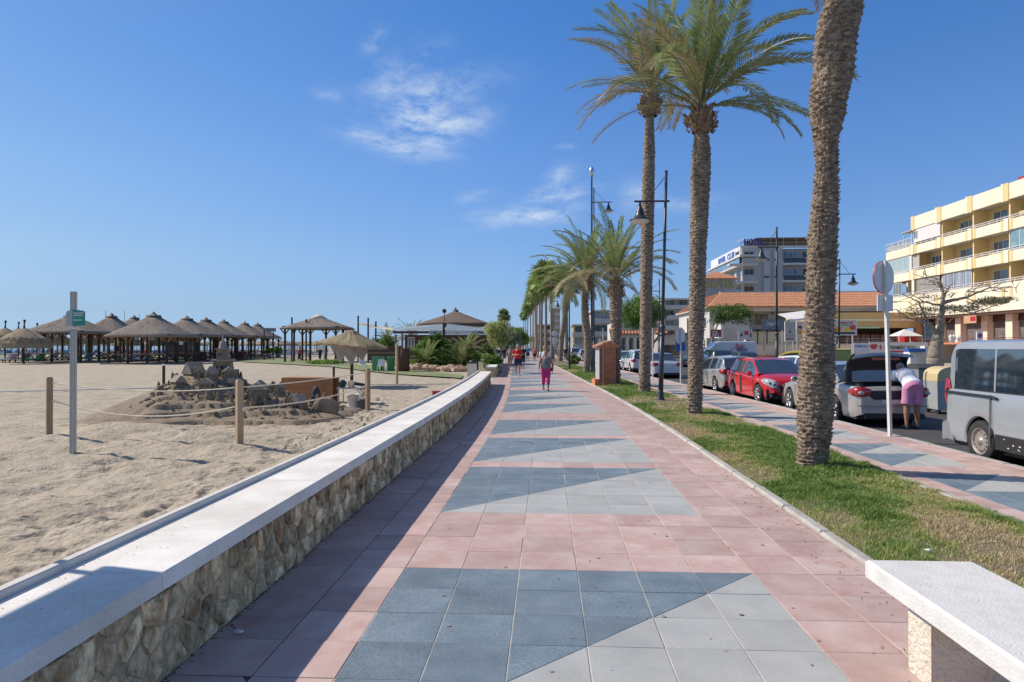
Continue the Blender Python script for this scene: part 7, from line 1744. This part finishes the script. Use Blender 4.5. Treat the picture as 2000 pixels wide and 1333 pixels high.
def pergola(px, pyt, D, half, pye, label, rot=0.0, bench=True, npost=3, floor=True, copy=None):
    c = W(px, 676, D); zt, ze = Z(pyt, D), Z(pye, D); e = E('thatched_pergola', label, 'pergola', (c.x, c.y, 0), rot, 'thatched pergolas of the beach club')
    m, fr = sq_roof(half, zt, ze, seed=int(px)); r_ = m.build('roof', m_thatch, e, True); stuff(fr.build('loose_thatch', m_thatch, r_))
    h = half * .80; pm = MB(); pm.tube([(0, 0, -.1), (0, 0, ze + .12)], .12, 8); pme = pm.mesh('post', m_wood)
    xs_ = np.linspace(-h, h, npost); spots = [(x, y) for x in xs_ for y in (-h, h)] + [(x, y) for x in (-h, h) for y in xs_[1:-1]]
    br = MB()
    for sx, sy in ((1, 0), (-1, 0)): br.bar((0, 0, ze - .75), (sx * .5, sy * .5, ze - .12), .11)
    br.bar((-.55, 0, ze - .10), (.55, 0, ze - .10), .12); bme = br.mesh('corbel', m_orange)
    for (x, y) in spots:
        p_ = ob('post', pme, e, loc=(x, y, 0)); o = ob('corbel', bme, p_, loc=(0, 0, 0)); o.rotation_euler = (0, 0, 0 if abs(y) >= h - .01 else PI / 2)
    for s in (-1, 1):
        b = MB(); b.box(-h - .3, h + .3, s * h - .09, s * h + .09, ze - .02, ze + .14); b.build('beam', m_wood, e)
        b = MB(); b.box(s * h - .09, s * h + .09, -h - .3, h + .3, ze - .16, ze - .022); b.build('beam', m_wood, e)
    if bench:
        for s in (-1, 1) if bench != 2 else (-1,):
            b = MB(); b.box(-h, h, s * h - .14, s * h + .14, .92, .98); b.build('rail_top', m_orange, e)
            k = int(2 * h / 1.1)
            for q in range(k): x = -h + (q + .5) * 2 * h / k; w_ = h / k; b = MB(); b.bar((x - w_, s * h, .35), (x, s * h, .92), .07); b.bar((x + w_, s * h, .35), (x, s * h, .92), .07); b.build('brace', m_wood, e)
            b = MB(); b.box(-h, h, s * h - .05, s * h + .05, .28, .36); b.build('rail', m_wood, e)
    if floor: b = MB(); b.box(-half * .95, half * .95, -half * .95, half * .95, .0, .12); b.build('deck', M('deck_timber', (.16, .13, .10), .9, c2=(.24, .2, .16), sc_=3), e)
    return e
L_ = [(139, 612, 73, 3.75, 650, 'widest thatched pergola behind the green-sign post', 3), (218, 612, 80, 3.0, 652, 'thatched pergola second from the left', 3), (262, 616, 96, 2.9, 648, 'small rear thatched pergola roof peeping between two others', 3), (300, 609.5, 67, 3.45, 656, 'large front thatched pergola with a double-stepped roof top', 4),
      (365, 617, 76, 3.3, 656, 'thatched pergola just right of the large front one', 3), (402.5, 620, 82, 3.2, 656, 'thatched pergola third from the right end of the overlapping row', 3), (437, 624, 88, 3.1, 657, 'thatched pergola above the sand castle tower', 3), (478, 628, 95, 2.95, 658, 'thatched pergola next to last at the right of the row', 3), (503, 630.5, 102, 2.9, 659, 'last thatched pergola at the right end of the row', 3)]
for (px, pt, D, hf, pe, lab, npst) in L_: pergola(px, pt, D, hf, pe, lab, R(2), True, npst)
pav = pergola(622, 615, 74, 3.35, 641, 'thatched pavilion with pale peak standing alone in the middle', R(1), False, 3, False)
m = MB(); zc = Z(615, 74); m.lathe([(.9, zc - .42), (.6, zc - .2), (.2, zc + .03), (0, zc + .08)], 14); m.build('ridge_cap', m_lip, pav, True)
for (px, pyt, lab) in ((570, 620, 'dark timber pole at the left of the thatched pavilion'), (699.5, 617, 'dark timber pole holding the beige sail'), (719, 621, 'second dark timber pole right of the beige sail'), (734, 628, 'third dark timber pole near the restaurant'), (598, 624, 'short dark pole behind the pavilion roof')):
    c = W(px, 676, 72); m = MB(); m.tube([(0, 0, 0), (0, 0, Z(pyt, 72))], .09, 8); o = m.build('timber_pole', m_wood, loc=(c.x, c.y, 0)); tag(o, lab, 'pole', 'dark timber poles')
e = E('shade_sail', 'beige fabric sail stretched between timber poles', 'shade sail', (0, 0, 0)); m = MB(); q = lambda px, py, D: W(px, py, D); m.grid([[q(664, 633, 72), q(690, 632, 76)], [q(700, 634, 72), q(712, 632, 76)], [q(725, 640, 72), q(735, 638, 76)], [q(765, 645, 60), q(768, 641, 62)]]); m.build('fabric', M('beige_sail', (.48, .40, .27), .9, var=.08), e)
# straw parasols
def straw(px, pyt, D, r_, pye, label, spike=1, full=True):
    c = W(px, 676, D); zt, ze = Z(pyt, D), Z(pye, D); e = E('beach_parasol', label, 'parasol', (c.x, c.y, 0), 0, 'straw parasols on the beach'); rg = random.Random(int(px * 7 + D))
    m = MB(); m.tube([(0, 0, 0), (0, 0, zt + .1)], .07, 6); m.build('pole', m_wood, e)
    n = 22; prof = [(.02, zt), (.3, zt - .14), (r_ * .5, zt - (zt - ze) * .30), (r_ * .85, zt - (zt - ze) * .55), (r_, ze + (zt - ze) * .22), (r_ * 1.02, ze), (r_ * .9, ze + .1), (.2, zt - .3)]; P = []
    for i, (a, z) in enumerate(prof):
        row = [(a * math.cos(2 * PI * q / n) * (1 + rg.uniform(-.03, .03)), a * math.sin(2 * PI * q / n) * (1 + rg.uniform(-.03, .03)), z + (rg.uniform(-.12, .08) if i == 5 else 0)) for q in range(n)]; row.append(row[0]); P.append(row)
    m = MB(); m.grid(P); cn = m.build('canopy', m_thatch2, e); f = MB()
    for q in range(700): th = rg.uniform(0, 2 * PI); a = r_ * rg.uniform(.55, 1.02); z = zt - (zt - ze) * (.35 + .5 * (a / r_ - .5)); p = Vector((a * math.cos(th), a * math.sin(th), z)); s_ = Vector((-math.sin(th), math.cos(th), 0)) * .05; f.face([p - s_, p + s_, p + Vector((math.cos(th) * .12, math.sin(th) * .12, -rg.uniform(.35, .75)))])
    stuff(f.build('straw_fringe', m_thatch2, cn))
    if spike: m = MB(); m.tube([(0, 0, zt - .05), (.02, 0, zt + .35), (.05, 0, zt + .75)], [.1, .05, .13], 6); m.build('top_tuft', m_wood, e)
    return e
for a in [(47, 640, 66, 2.3, 680, 'wide shaggy straw parasol at the far left front'), (10, 640, 74, 2.0, 672, 'straw parasol partly outside the left edge'), (36, 641, 84, 2.0, 672, 'straw parasol with bent tuft behind the left front one'), (72, 644, 80, 1.8, 668, 'straw parasol between the wide one and the first pergola'),
          (113, 646, 92, 1.4, 672, 'straw parasol seen beneath the widest pergola', 0), (170, 648, 92, 1.4, 673, 'straw parasol right of the sign post under the pergola eaves', 0), (194, 650, 96, 1.35, 672, 'straw parasol under the second pergola', 0), (213, 650, 100, 1.35, 672, 'straw parasol under the second pergola, right hand one', 0),
          (248, 650, 92, 1.5, 675, 'straw parasol left of the large front pergola', 0), (318, 652, 96, 1.5, 676, 'straw parasol behind the large front pergola', 0)]: straw(*a)
def bed(px, D, label, col, r_=0):
    c = W(px, 676, D); e = E('sun_bed', label, 'sun bed', (c.x, c.y, 0), r_, 'sun beds of the beach club'); m = MB(); m.box(-1, 1, -.35, .35, .32, .44); m.build('mattress', col, e)
    m = MB(); m.prism([(.5, .44), (1.0, .44), (1.25, .95), (1.15, 1.0)], -.35, .35, 'Y'); m.build('headrest', col, e)
    for x in (-.9, .9):
        for y in (-.3, .3): m = MB(); m.box(x - .04, x + .04, y - .04, y + .04, 0, .319); m.build('leg', m_wood, e)
cols = [m_bed, m_mauve, m_white, M('blue_grey_mattress', (.20, .26, .34), .9), M('green_towel', (.06, .30, .12), .9)]
names = ['lilac', 'mauve', 'white', 'blue-grey', 'green']
bpx = [12, 38, 64, 92, 118, 160, 186, 212, 250, 276, 330, 356, 382, 410]
for i, px in enumerate(bpx):
    k = (0, 3, 4, 1, 0, 3, 2, 1, 0, 3, 1, 2, 0, 3)[i]; bed(px, (70, 75, 72, 80, 76, 74, 82, 84, 75, 72, 76, 80, 85, 88)[i], '%s sun bed %s' % (names[k], ['at the far left edge under parasols', 'under the wide shaggy parasol', 'draped with a towel beside the white chair', 'left of the first pergola', 'left of the sign post under the pergola', 'just right of the sign post', 'between first and second pergolas', 'under the second pergola', 'left of the large pergola', 'under the left half of the large pergola', 'under the right half of the large pergola', 'right of the large pergola', 'left of the sand castle tower', 'nearest the sand castle tower'][i]), cols[k], R((i * 37) % 30 - 15))
def chair(px, py, label, col=None):
    g = G(px, py); D = depth(g.x, g.y); e = E('plastic_chair', label, 'chair', g, R((px * 13) % 60), 'white plastic chairs'); col = col or m_white
    m = MB(); m.box(-.22, .22, -.22, .22, .42, .46); m.build('seat', col, e); m = MB(); m.prism([(.18, .46), (.23, .46), (.30, .88), (.25, .88)], -.21, .21, 'X'); m.v = [(v[0], v[1], v[2]) for v in m.v]; m.build('backrest', col, e)
    for x in (-.2, .2):
        for y in (-.2, .2): m = MB(); m.tube([(x * 1.15, y * 1.15, 0), (x, y, .42)], .022, 6); m.build('leg', col, e)
for i, (px, py) in enumerate([(63, 706), (516, 698), (541, 699), (551, 699), (562, 699), (575, 698)]): chair(px, py, ['white plastic chair at the left among the parasols', 'white chair left of the potted plants', 'white chair just right of the potted plants', 'white chair second right of the plants', 'white chair beside the long table', 'white chair behind the long table'][i])
def bench(px, py, L, label, mat):
    g = G(px, py); e = E('timber_bench', label, 'bench', g, R(3), 'timber benches and tables of the beach club'); m = MB(); m.box(-L / 2, L / 2, -.35, .35, .72, .78); m.build('tabletop', mat, e)
    for s in (-1, 1):
        m = MB(); m.box(-L / 2, L / 2, s * .75 - .13, s * .75 + .13, .42, .47); m.build('seat', mat, e)
        for t in (-1, 1): m = MB(); m.bar((t * L * .38, s * .72, 0), (t * L * .38, s * .2, .72), .09); m.build('leg', m_wood, e)
bench(505, 704, 3.0, 'brown picnic table right of the last pergola posts', m_orange); bench(610, 704, 4.2, 'long pale table in front of the pavilion', m_lip); bench(455, 704, 2.4, 'dark picnic table behind the castle tower', m_wood)
for i, (px, py) in enumerate([(390, 706), (470, 705)]):
    g = G(px, py); e = E('wicker_armchair', 'dark wicker armchair %s' % ['left of the sand castle tower', 'right of the sand castle tower'][i], 'chair', g); m = MB(); m.box(-.6, .6, -.45, .45, .05, .42); m.build('seat', m_wick, e); m = MB(); m.box(-.6, .6, .3, .45, .421, 1.05); m.build('backrest', m_wick, e)
    for s in (-1, 1): m = MB(); m.box(s * .52 - .08, s * .52 + .08, -.45, .299, .421, .75); m.build('armrest', m_wick, e)
def potplant(px, py, label):
    g = G(px, py); e = E('potted_plant', label, 'plant', g); m = MB(); m.lathe([(.28, 0), (.36, .45), (.38, .5), (.3, .48)], 14); m.build('pot', m_greyp, e, True); leafy('foliage', e, (0, 0, 1.15), (.75, .7, .65), 1300, .10, M('bright_green_leaf', (.15, .28, .04), .5, c2=(.34, .48, .11), sc_=2, trans=.4), int(px), 10)
potplant(526, 700, 'bright green potted plant behind the beach lawn'); potplant(543, 699, 'smaller bright green potted plant beside the first')
# dark snack bar behind the pergolas
c0, c1 = W(322, 676, 92), W(368, 676, 92); e = E('snack_bar', 'dark shuttered beach snack bar behind the large pergola', 'kiosk', (c0.x, c0.y, 0), PSI); w_ = (c1 - c0).length
part(e, 'wall', m_dkglass, (0, w_, 0, 3, 0, 3.0)); part(e, 'roof', m_wood, (-.3, w_ + .3, -.3, 3.3, 3.001, 3.15)); part(e, 'counter', m_brown, (.2, w_ - .2, -.25, -.002, .95, 1.05)); part(e, 'menu_board', m_white, (w_ * .62, w_ * .78, -.06, -.002, 1.9, 2.4))
e = E('floodlight_rack', 'rack of floodlights on a dark post right of the pergolas', 'floodlight', (W(516, 676, 80).x, W(516, 676, 80).y, 0)); m = MB(); m.tube([(0, 0, 0), (0, 0, Z(642, 80))], .07, 6); m.tube([(1.1, 0, 0), (1.1, 0, Z(642, 80))], .06, 6); m.build('mast', m_wood, e)
for k in range(7): m = MB(); m.box(-.1 + k * .22, .06 + k * .22, -.1, .1, Z(648, 80), Z(641, 80)); m.build('lamp_head', m_greyp, e)
for (px, py) in ((206, 606), (243, 607), (272, 614)):
    c = W(px, 676, 110); m = MB(); m.tube([(0, 0, 0), (0, 0, Z(py, 110))], .04, 6); tag(m.build('flag_mast', m_steel, loc=(c.x, c.y, 0)), 'thin mast rising behind the pergolas at picture column %s' % {206: 'of the second pergola, left side', 243: 'between second and third roofs', 272: 'beside the small rear roof'}[px] if False else 'thin mast rising ' + {206: 'left of the second pergola peak', 243: 'right of the second pergola peak', 272: 'over the small rear pergola roof'}[px], 'mast', 'thin masts behind the pergolas')
# distant parasols and people on the shore read as one mass
mb = MB(); rg = random.Random(4)
for k in range(260):
    px = rg.uniform(-40, 640); D = rg.uniform(125, 175); c = W(px, 676, D); r_ = rg.uniform(1.0, 1.5); mb.lathe([(r_, 1.75), (r_ * .95, 2.05), (r_ * .4, 2.5), (0, 2.75)], 8, (c.x, c.y, 0)); mb.tube([(c.x, c.y, 0), (c.x, c.y, 2.2)], .06, 4)
tag(stuff(mb.build('far_parasols', m_thatch2)), 'mass of distant straw parasols along the shore', 'parasols')
mb = [MB(), MB(), MB()]
for k in range(240):
    px = rg.uniform(-40, 640); D = rg.uniform(105, 170); c = W(px, 676, D); mb[k % 3].box(c.x - .9, c.x + .9, c.y - .35, c.y + .35, .25, .4); mb[k % 3].box(c.x + .5, c.x + .9, c.y - .35, c.y + .35, .4, .85)
for k in range(3): tag(stuff(mb[k].build('far_sun_beds', [m_bed, m_white, M('blue_towel', (.05, .25, .45), .9)][k])), 'distant %s sun beds in rows towards the shore' % ['lilac', 'white', 'blue'][k], 'sun beds')

# ================================================================ RESTAURANT BEHIND THE HEDGE
Y = 56; x0, x1 = XY(768, Y), XY(956, Y); e = bld('beach restaurant with blue-grey awnings and thatched roof behind the hedge', x0, Y, 0, 'restaurant'); w_ = x1 - x0; D = depth(x0, Y)
part(e, 'wall', m_brown, (.5, w_ - .3, 2.2, 8, 0, 2.7)); xk = XY(867, Y) - x0; z = lambda py: Z(py, D)
m = MB(); P = [[(0, 0, z(646)), (0, 1.2, z(639))], [(xk - .1, 0, z(646)), (xk - .1, 1.2, z(632))]]; m.grid(P); m.build('awning', M('blue_grey_awning', (.24, .30, .33), .7, c2=(.30, .36, .39), sc_=1), e)
m = MB(); m.grid([[(xk + .1, 0, z(646)), (xk + .1, 1.2, z(632))], [(w_, 0, z(650)), (w_, 1.2, z(642))]]); m.build('awning', M('blue_grey_awning', (0, 0, 0)), e)
for (a, b, t, f, wdt) in ((XY(838, Y) - x0, xk - .1, 'CUMALA', .05, .9), (xk + .1, w_, 'CUMA', .62, .3)):
    va = part(e, 'valance', M('valance_white', (.60, .60, .60), .8), (a, b, -.05, -.02, z(654), z(646))); letters(t, .36, m_navy, va, (a + (b - a) * f, -.055, z(653) + .0), width=(b - a) * wdt * .95, depth=.004, bold=.006)
part(e, 'awning_box', m_brown, (0, XY(838, Y) - x0, -.05, .1, z(652), z(647))); part(e, 'pole', m_wood, (xk - .09, xk + .09, -.12, .06, 0, z(631)))
for px in (770, 783, 925): x = XY(px, Y) - x0; part(e, 'door_post', m_orange, (x, x + .16, .1, .26, 0, 2.7))
window(e, XY(786, Y) - x0, XY(800, Y) - x0, .8, 2.5, 2.2, 2, m_glassb)
D2 = 66; c = W(890, 676, D2); m, fr = sq_roof(3.6, Z(606, D2), Z(634, D2), cap=.05, seed=9, p0=3); m.v = [(v[0] + c.x - x0, v[1] + c.y - Y, v[2]) for v in m.v]; r_ = m.build('roof', M('brown_thatch', (.12, .085, .06), .95, c2=(.22, .165, .12), sc_=5, bump=.8, bsc=30, fine=.3), e, True)
part(e, 'ventilator', m_wood, (c.x - x0 - .06, c.x - x0 + .06, c.y - Y - .06, c.y - Y + .06, Z(607, D2), Z(601, D2)))
c = W(868, 608, 63); m = MB(); m.lathe([(.2, -.05), (.16, -.0), (0, .05)], 14, (c.x - x0, c.y - Y, c.z), ax='Y'); m.tube([(c.x - x0, c.y - Y, c.z - .1), (c.x - x0, c.y - Y, c.z - 1.4)], .03, 5); m.build('satellite_dish', m_black, e)
# hedge and rocks
D = 49; e = E('hedge', 'dense mixed green hedge in front of the restaurant', 'hedge', (W(890, 676, D).x, W(890, 676, D).y, 0)); o0 = e.location.copy()
hm = [m_leaf, M('mid_green_leaf', (.10, .19, .03), .5, c2=(.30, .40, .10), sc_=1.2, trans=.38), M('bright_green_leaf', (0, 0, 0))]
i = 0
for (px, pz, rx, rz, mt) in [(818, .9, 1.0, .75, 1), (850, .8, 1.2, .8, 0), (885, .7, 1.2, .8, 1), (915, .7, 1.1, .8, 0), (830, 1.6, 1.0, .7, 0), (865, 1.5, 1.0, .7, 0), (900, 1.3, 1.0, .7, 1), (935, .8, 1.0, .9, 0), (950, 1.2, .7, .6, 1), (812, .35, 1.0, .35, 2), (845, .35, 1.2, .35, 2), (880, .3, 1.2, .35, 2), (910, .3, 1.0, .35, 1), (962, .5, .8, .5, 1), (845, 2.1, .8, .5, 0)]:
    c = W(px, 676, D) - o0; leafy('foliage', e, (c.x, c.y + (1.0 if pz > 1 else .2) + (.1 if mt == 2 else 0), pz), (rx * 1.05, .8, rz * 1.18), 3000, .085, hm[mt], 60 + i, 14); i += 1
rk = [MB() for _ in range(3)]
for q in range(3): random.seed(q); rk[q].blob((0, 0, .1), .26, 8, 5, .28, sq=(1.2, .9, .8))
rkm = [m.mesh('rock', m_rock) for m in rk]; random.seed(5)
for k in range(30):
    px = 806 + k * 3.6 + random.uniform(-1, 1); g = G(px, 724.5 + random.uniform(-2.0, 2) + k * .02); s_ = random.uniform(1.0, 1.6); o = ob('rock', rkm[k % 3], loc=(g.x, g.y, .05), rot=(0, 0, random.uniform(0, 6))); o.scale = (s_,) * 3; tag(o, 'rounded ochre rock in the row edging the hedge', 'rock', 'ochre rocks edging the hedge')
# young palms in the hedge
def young_palm(px, D, h, n, s, label, emin=20, seed=1):
    c = W(px, 676, D); e = E('young_palm', label, 'palm', (c.x, c.y, 0), 0, 'young palms in the hedge'); m = MB(); m.tube([(0, 0, 0), (0, 0, h)], [.16, .12], 8); m.build('trunk', m_barkd, e); crown(e, Vector((0, 0, h)), n, s, seed, emin, .1)
young_palm(833, 48.5, .5, 16, .62, 'young palm with arching fronds at the left of the hedge', 5, 3); young_palm(900, 48.5, .3, 15, .66, 'tall blue-green young palm in the right of the hedge', 55, 5); young_palm(913, 49.5, .9, 14, .66, 'tallest young palm of the hedge reaching above the awning', 55, 7); young_palm(868, 50, .3, 12, .5, 'small young palm in the middle of the hedge', 25, 8)
young_palm(802, 68, 2.3, 22, .8, 'palm with upright fronds standing behind the restaurant', 10, 11); young_palm(757, 75, 2.4, 14, .7, 'small palm left behind the restaurant awning', 0, 13)
c = W(745, 660, 60); e = E('green_bush', 'dark green bush left of the restaurant door', 'bush', (c.x, c.y, 0)); leafy('foliage', e, (0, 0, 1.5), (1.6, 1.2, 1.2), 3500, .1, m_leaf, 91, 14)
# round yellow-green tree
D = 44; c = W(971, 656, D); e = E('round_tree', 'round yellow-green variegated tree by the low wall', 'tree', (c.x, c.y, 0)); k = D / F
limbs(e, None, [((.1, 0, 0), (.1, 0, 1.0), .09, .07), ((.1, 0, 1.0), (-.3, 0, 1.7), .05, .03), ((.1, 0, 1.0), (.4, .1, 1.8), .05, .03), ((.25, .1, 0), (.3, .1, 1.3), .06, .04)], .1, M('pale_trunk', (.34, .30, .25), .9, var=.1), seed=2)
leafy('crown', e, (0, 0, c.z - 0), (.98, .9, .98), 9000, .075, m_leafy, 33, 26, hollow=.5)
c = W(958, 695, 43); e = E('green_bush', 'green flowering bush at the foot of the round tree', 'bush', (c.x, c.y, 0)); leafy('foliage', e, (0, 0, .7), (.75, .6, .6), 2600, .08, M('mid_green_leaf', (0, 0, 0)), 35, 12)
def farbush(px, D, r_, h, seed, label, mat=None):
    c = W(px, 676, D); e = E('far_tree', label, 'tree', (c.x, c.y, 0), 0, 'trees along the far promenade'); m = MB(); m.tube([(0, 0, 0), (0, 0, h * .5)], .14, 6); m.build('trunk', m_twig, e); leafy('crown', e, (0, 0, h * .62), (r_, r_, h * .36), 3500, .16, mat or hm[1], seed, 16)
farbush(1000, 82, 1.3, 4.0, 41, 'grey-green tree behind the round yellow-green one', M('grey_green_leaf', (.17, .21, .12), .6, c2=(.33, .38, .24), sc_=1)); farbush(1010, 105, 1.8, 5.2, 42, 'olive tree further along the promenade edge'); farbush(1016, 135, 2.2, 5.6, 43, 'dark tree before the vanishing point', m_leaf); farbush(985, 95, 2.2, 4.2, 44, 'low dark tree behind the crowd', m_leaf)
farbush(1000, 190, 4.5, 6.0, 45, 'far green tree clump at the end of the promenade'); farbush(1040, 260, 5, 6.0, 46, 'farthest low trees beyond the fan palms')
# bins
def bin_(px0, px1, label, lid):
    g = G((px0 + px1) / 2, 727); D = depth(g.x, g.y); k = D / F; w_ = (px1 - px0) * k; h = Z(697, D); e = E('wheelie_bin', label, 'bin', g, R(6), 'green wheelie bins'); m = MB(); m.box(-w_ * .36, w_ * .36, -.26, .26, .06, h - .08, 0, 0, 1.12); m.build('body', m_green, e)
    m = MB(); m.box(-w_ * .45, w_ * .45, -.32, .34, h - .079, h); m.build('lid', lid, e)
    for x in (-1, 1): m = MB(); m.lathe([(.1, -.03), (.1, .03)], 12, (x * w_ * .36, .3, .1), ax='X'); m.build('wheel', m_black, e); m = MB(); m.box(x * w_ * .18 - .03, x * w_ * .18 + .03, -.375, -.345, .2, h - .2); m.build('rib', m_green, e)
bin_(726, 741, 'green wheelie bin nearest the straw parasol', m_green); bin_(743, 751, 'green wheelie bin partly hidden in the middle', m_green); bin_(755, 772, 'green wheelie bin beside the brown wicker screen', m_green)
chair(744, 728, 'small white stool in front of the green bins'); chair(709, 724, 'white plastic chair left of the green bins')
g = G(787, 728); D = depth(g.x, g.y); e = E('wicker_screen', 'dark brown rolled wicker screen beside the green bins', 'screen', (g.x, g.y, 0)); m = MB(); m.lathe([(.42, 0), (.42, Z(681, D)), (.38, Z(681, D))], 24); m.build('screen_body', m_wick, e, True)
m = MB()
for a in np.arange(0, 2 * PI, PI / 24): m.tube([(.425 * math.cos(a), .425 * math.sin(a), 0), (.425 * math.cos(a), .425 * math.sin(a), Z(681, D) + .02)], .012, 4)
stuff(m.build('cane', m_wick, e))
c = W(748, 676, 49); e = E('timber_rail', 'low red-brown timber rail behind the green bins', 'rail', (c.x, c.y, 0)); part(e, 'board', m_brown, (-1.1, 1.3, 0, .1, .7, 1.75)); part(e, 'rail_top', m_orange, (-1.2, 1.4, -.05, .15, 1.2, 1.3))
def litter_bin(px0, px1, pyt, pyb, label):
    g = G((px0 + px1) / 2, pyb); D = depth(g.x, g.y); w_ = (px1 - px0) / F * D; h = Z(pyt, D); e = E('litter_box', label, 'bin', g, R(3), 'cream litter boxes'); m = MB(); m.box(-w_ * .45, w_ * .45, -w_ * .4, w_ * .4, 0, h - .12); m.build('body', m_cream, e)
    m = MB(); m.box(-w_ * .5, w_ * .5, -w_ * .45, w_ * .45, h - .12, h - .02); m.lathe([(w_ * .3, h - .02), (w_ * .2, h + .04), (0, h + .05)], 10); m.build('lid', m_black, e)
litter_bin(912, 932, 706, 738, 'cream litter box with black lid nearest the wall end'); litter_bin(934, 951, 703, 729, 'second cream litter box behind the first')
# rocks and reeds by the pavilion
for k in range(9):
    g = G(602 + k * 5 + random.uniform(-1, 1), 711 + random.uniform(-1, 1)); o = ob('rock', rkm[k % 3], loc=(g.x, g.y, .05), rot=(0, 0, k)); o.scale = (.8,) * 3; tag(o, 'small pale rock in the border in front of the pavilion', 'rock', 'small rocks before the pavilion')
c = W(640, 676, 62); e = E('grass_border', 'yellow-green border plants in front of the pavilion', 'plant', (c.x, c.y, 0)); leafy('foliage', e, (0, 0, .25), (2.2, .5, .3), 1500, .09, M('bright_green_leaf', (0, 0, 0)), 71, 12)
for i, (px, c_, lab) in enumerate([(585, (.5, .1, .08), 'person in red at a table under the thatched pavilion'), (605, (.5, .5, .5), 'person in white under the thatched pavilion'), (625, (.03, .05, .12), 'person in dark blue under the right of the pavilion'), (285, (.5, .05, .05), 'person in red under the large front pergola')]):
    c = W(px, 676, 77); person(lab, (c.x, c.y, 0), PI * (i % 2), walk_pose(.05, .05), 1.6, 1.0, m_skin, cl('club_top_%d' % i, c_), 'short', cl('crowd_trousers', (0, 0, 0)), .8, m_black, m_hairk, vox=.035)
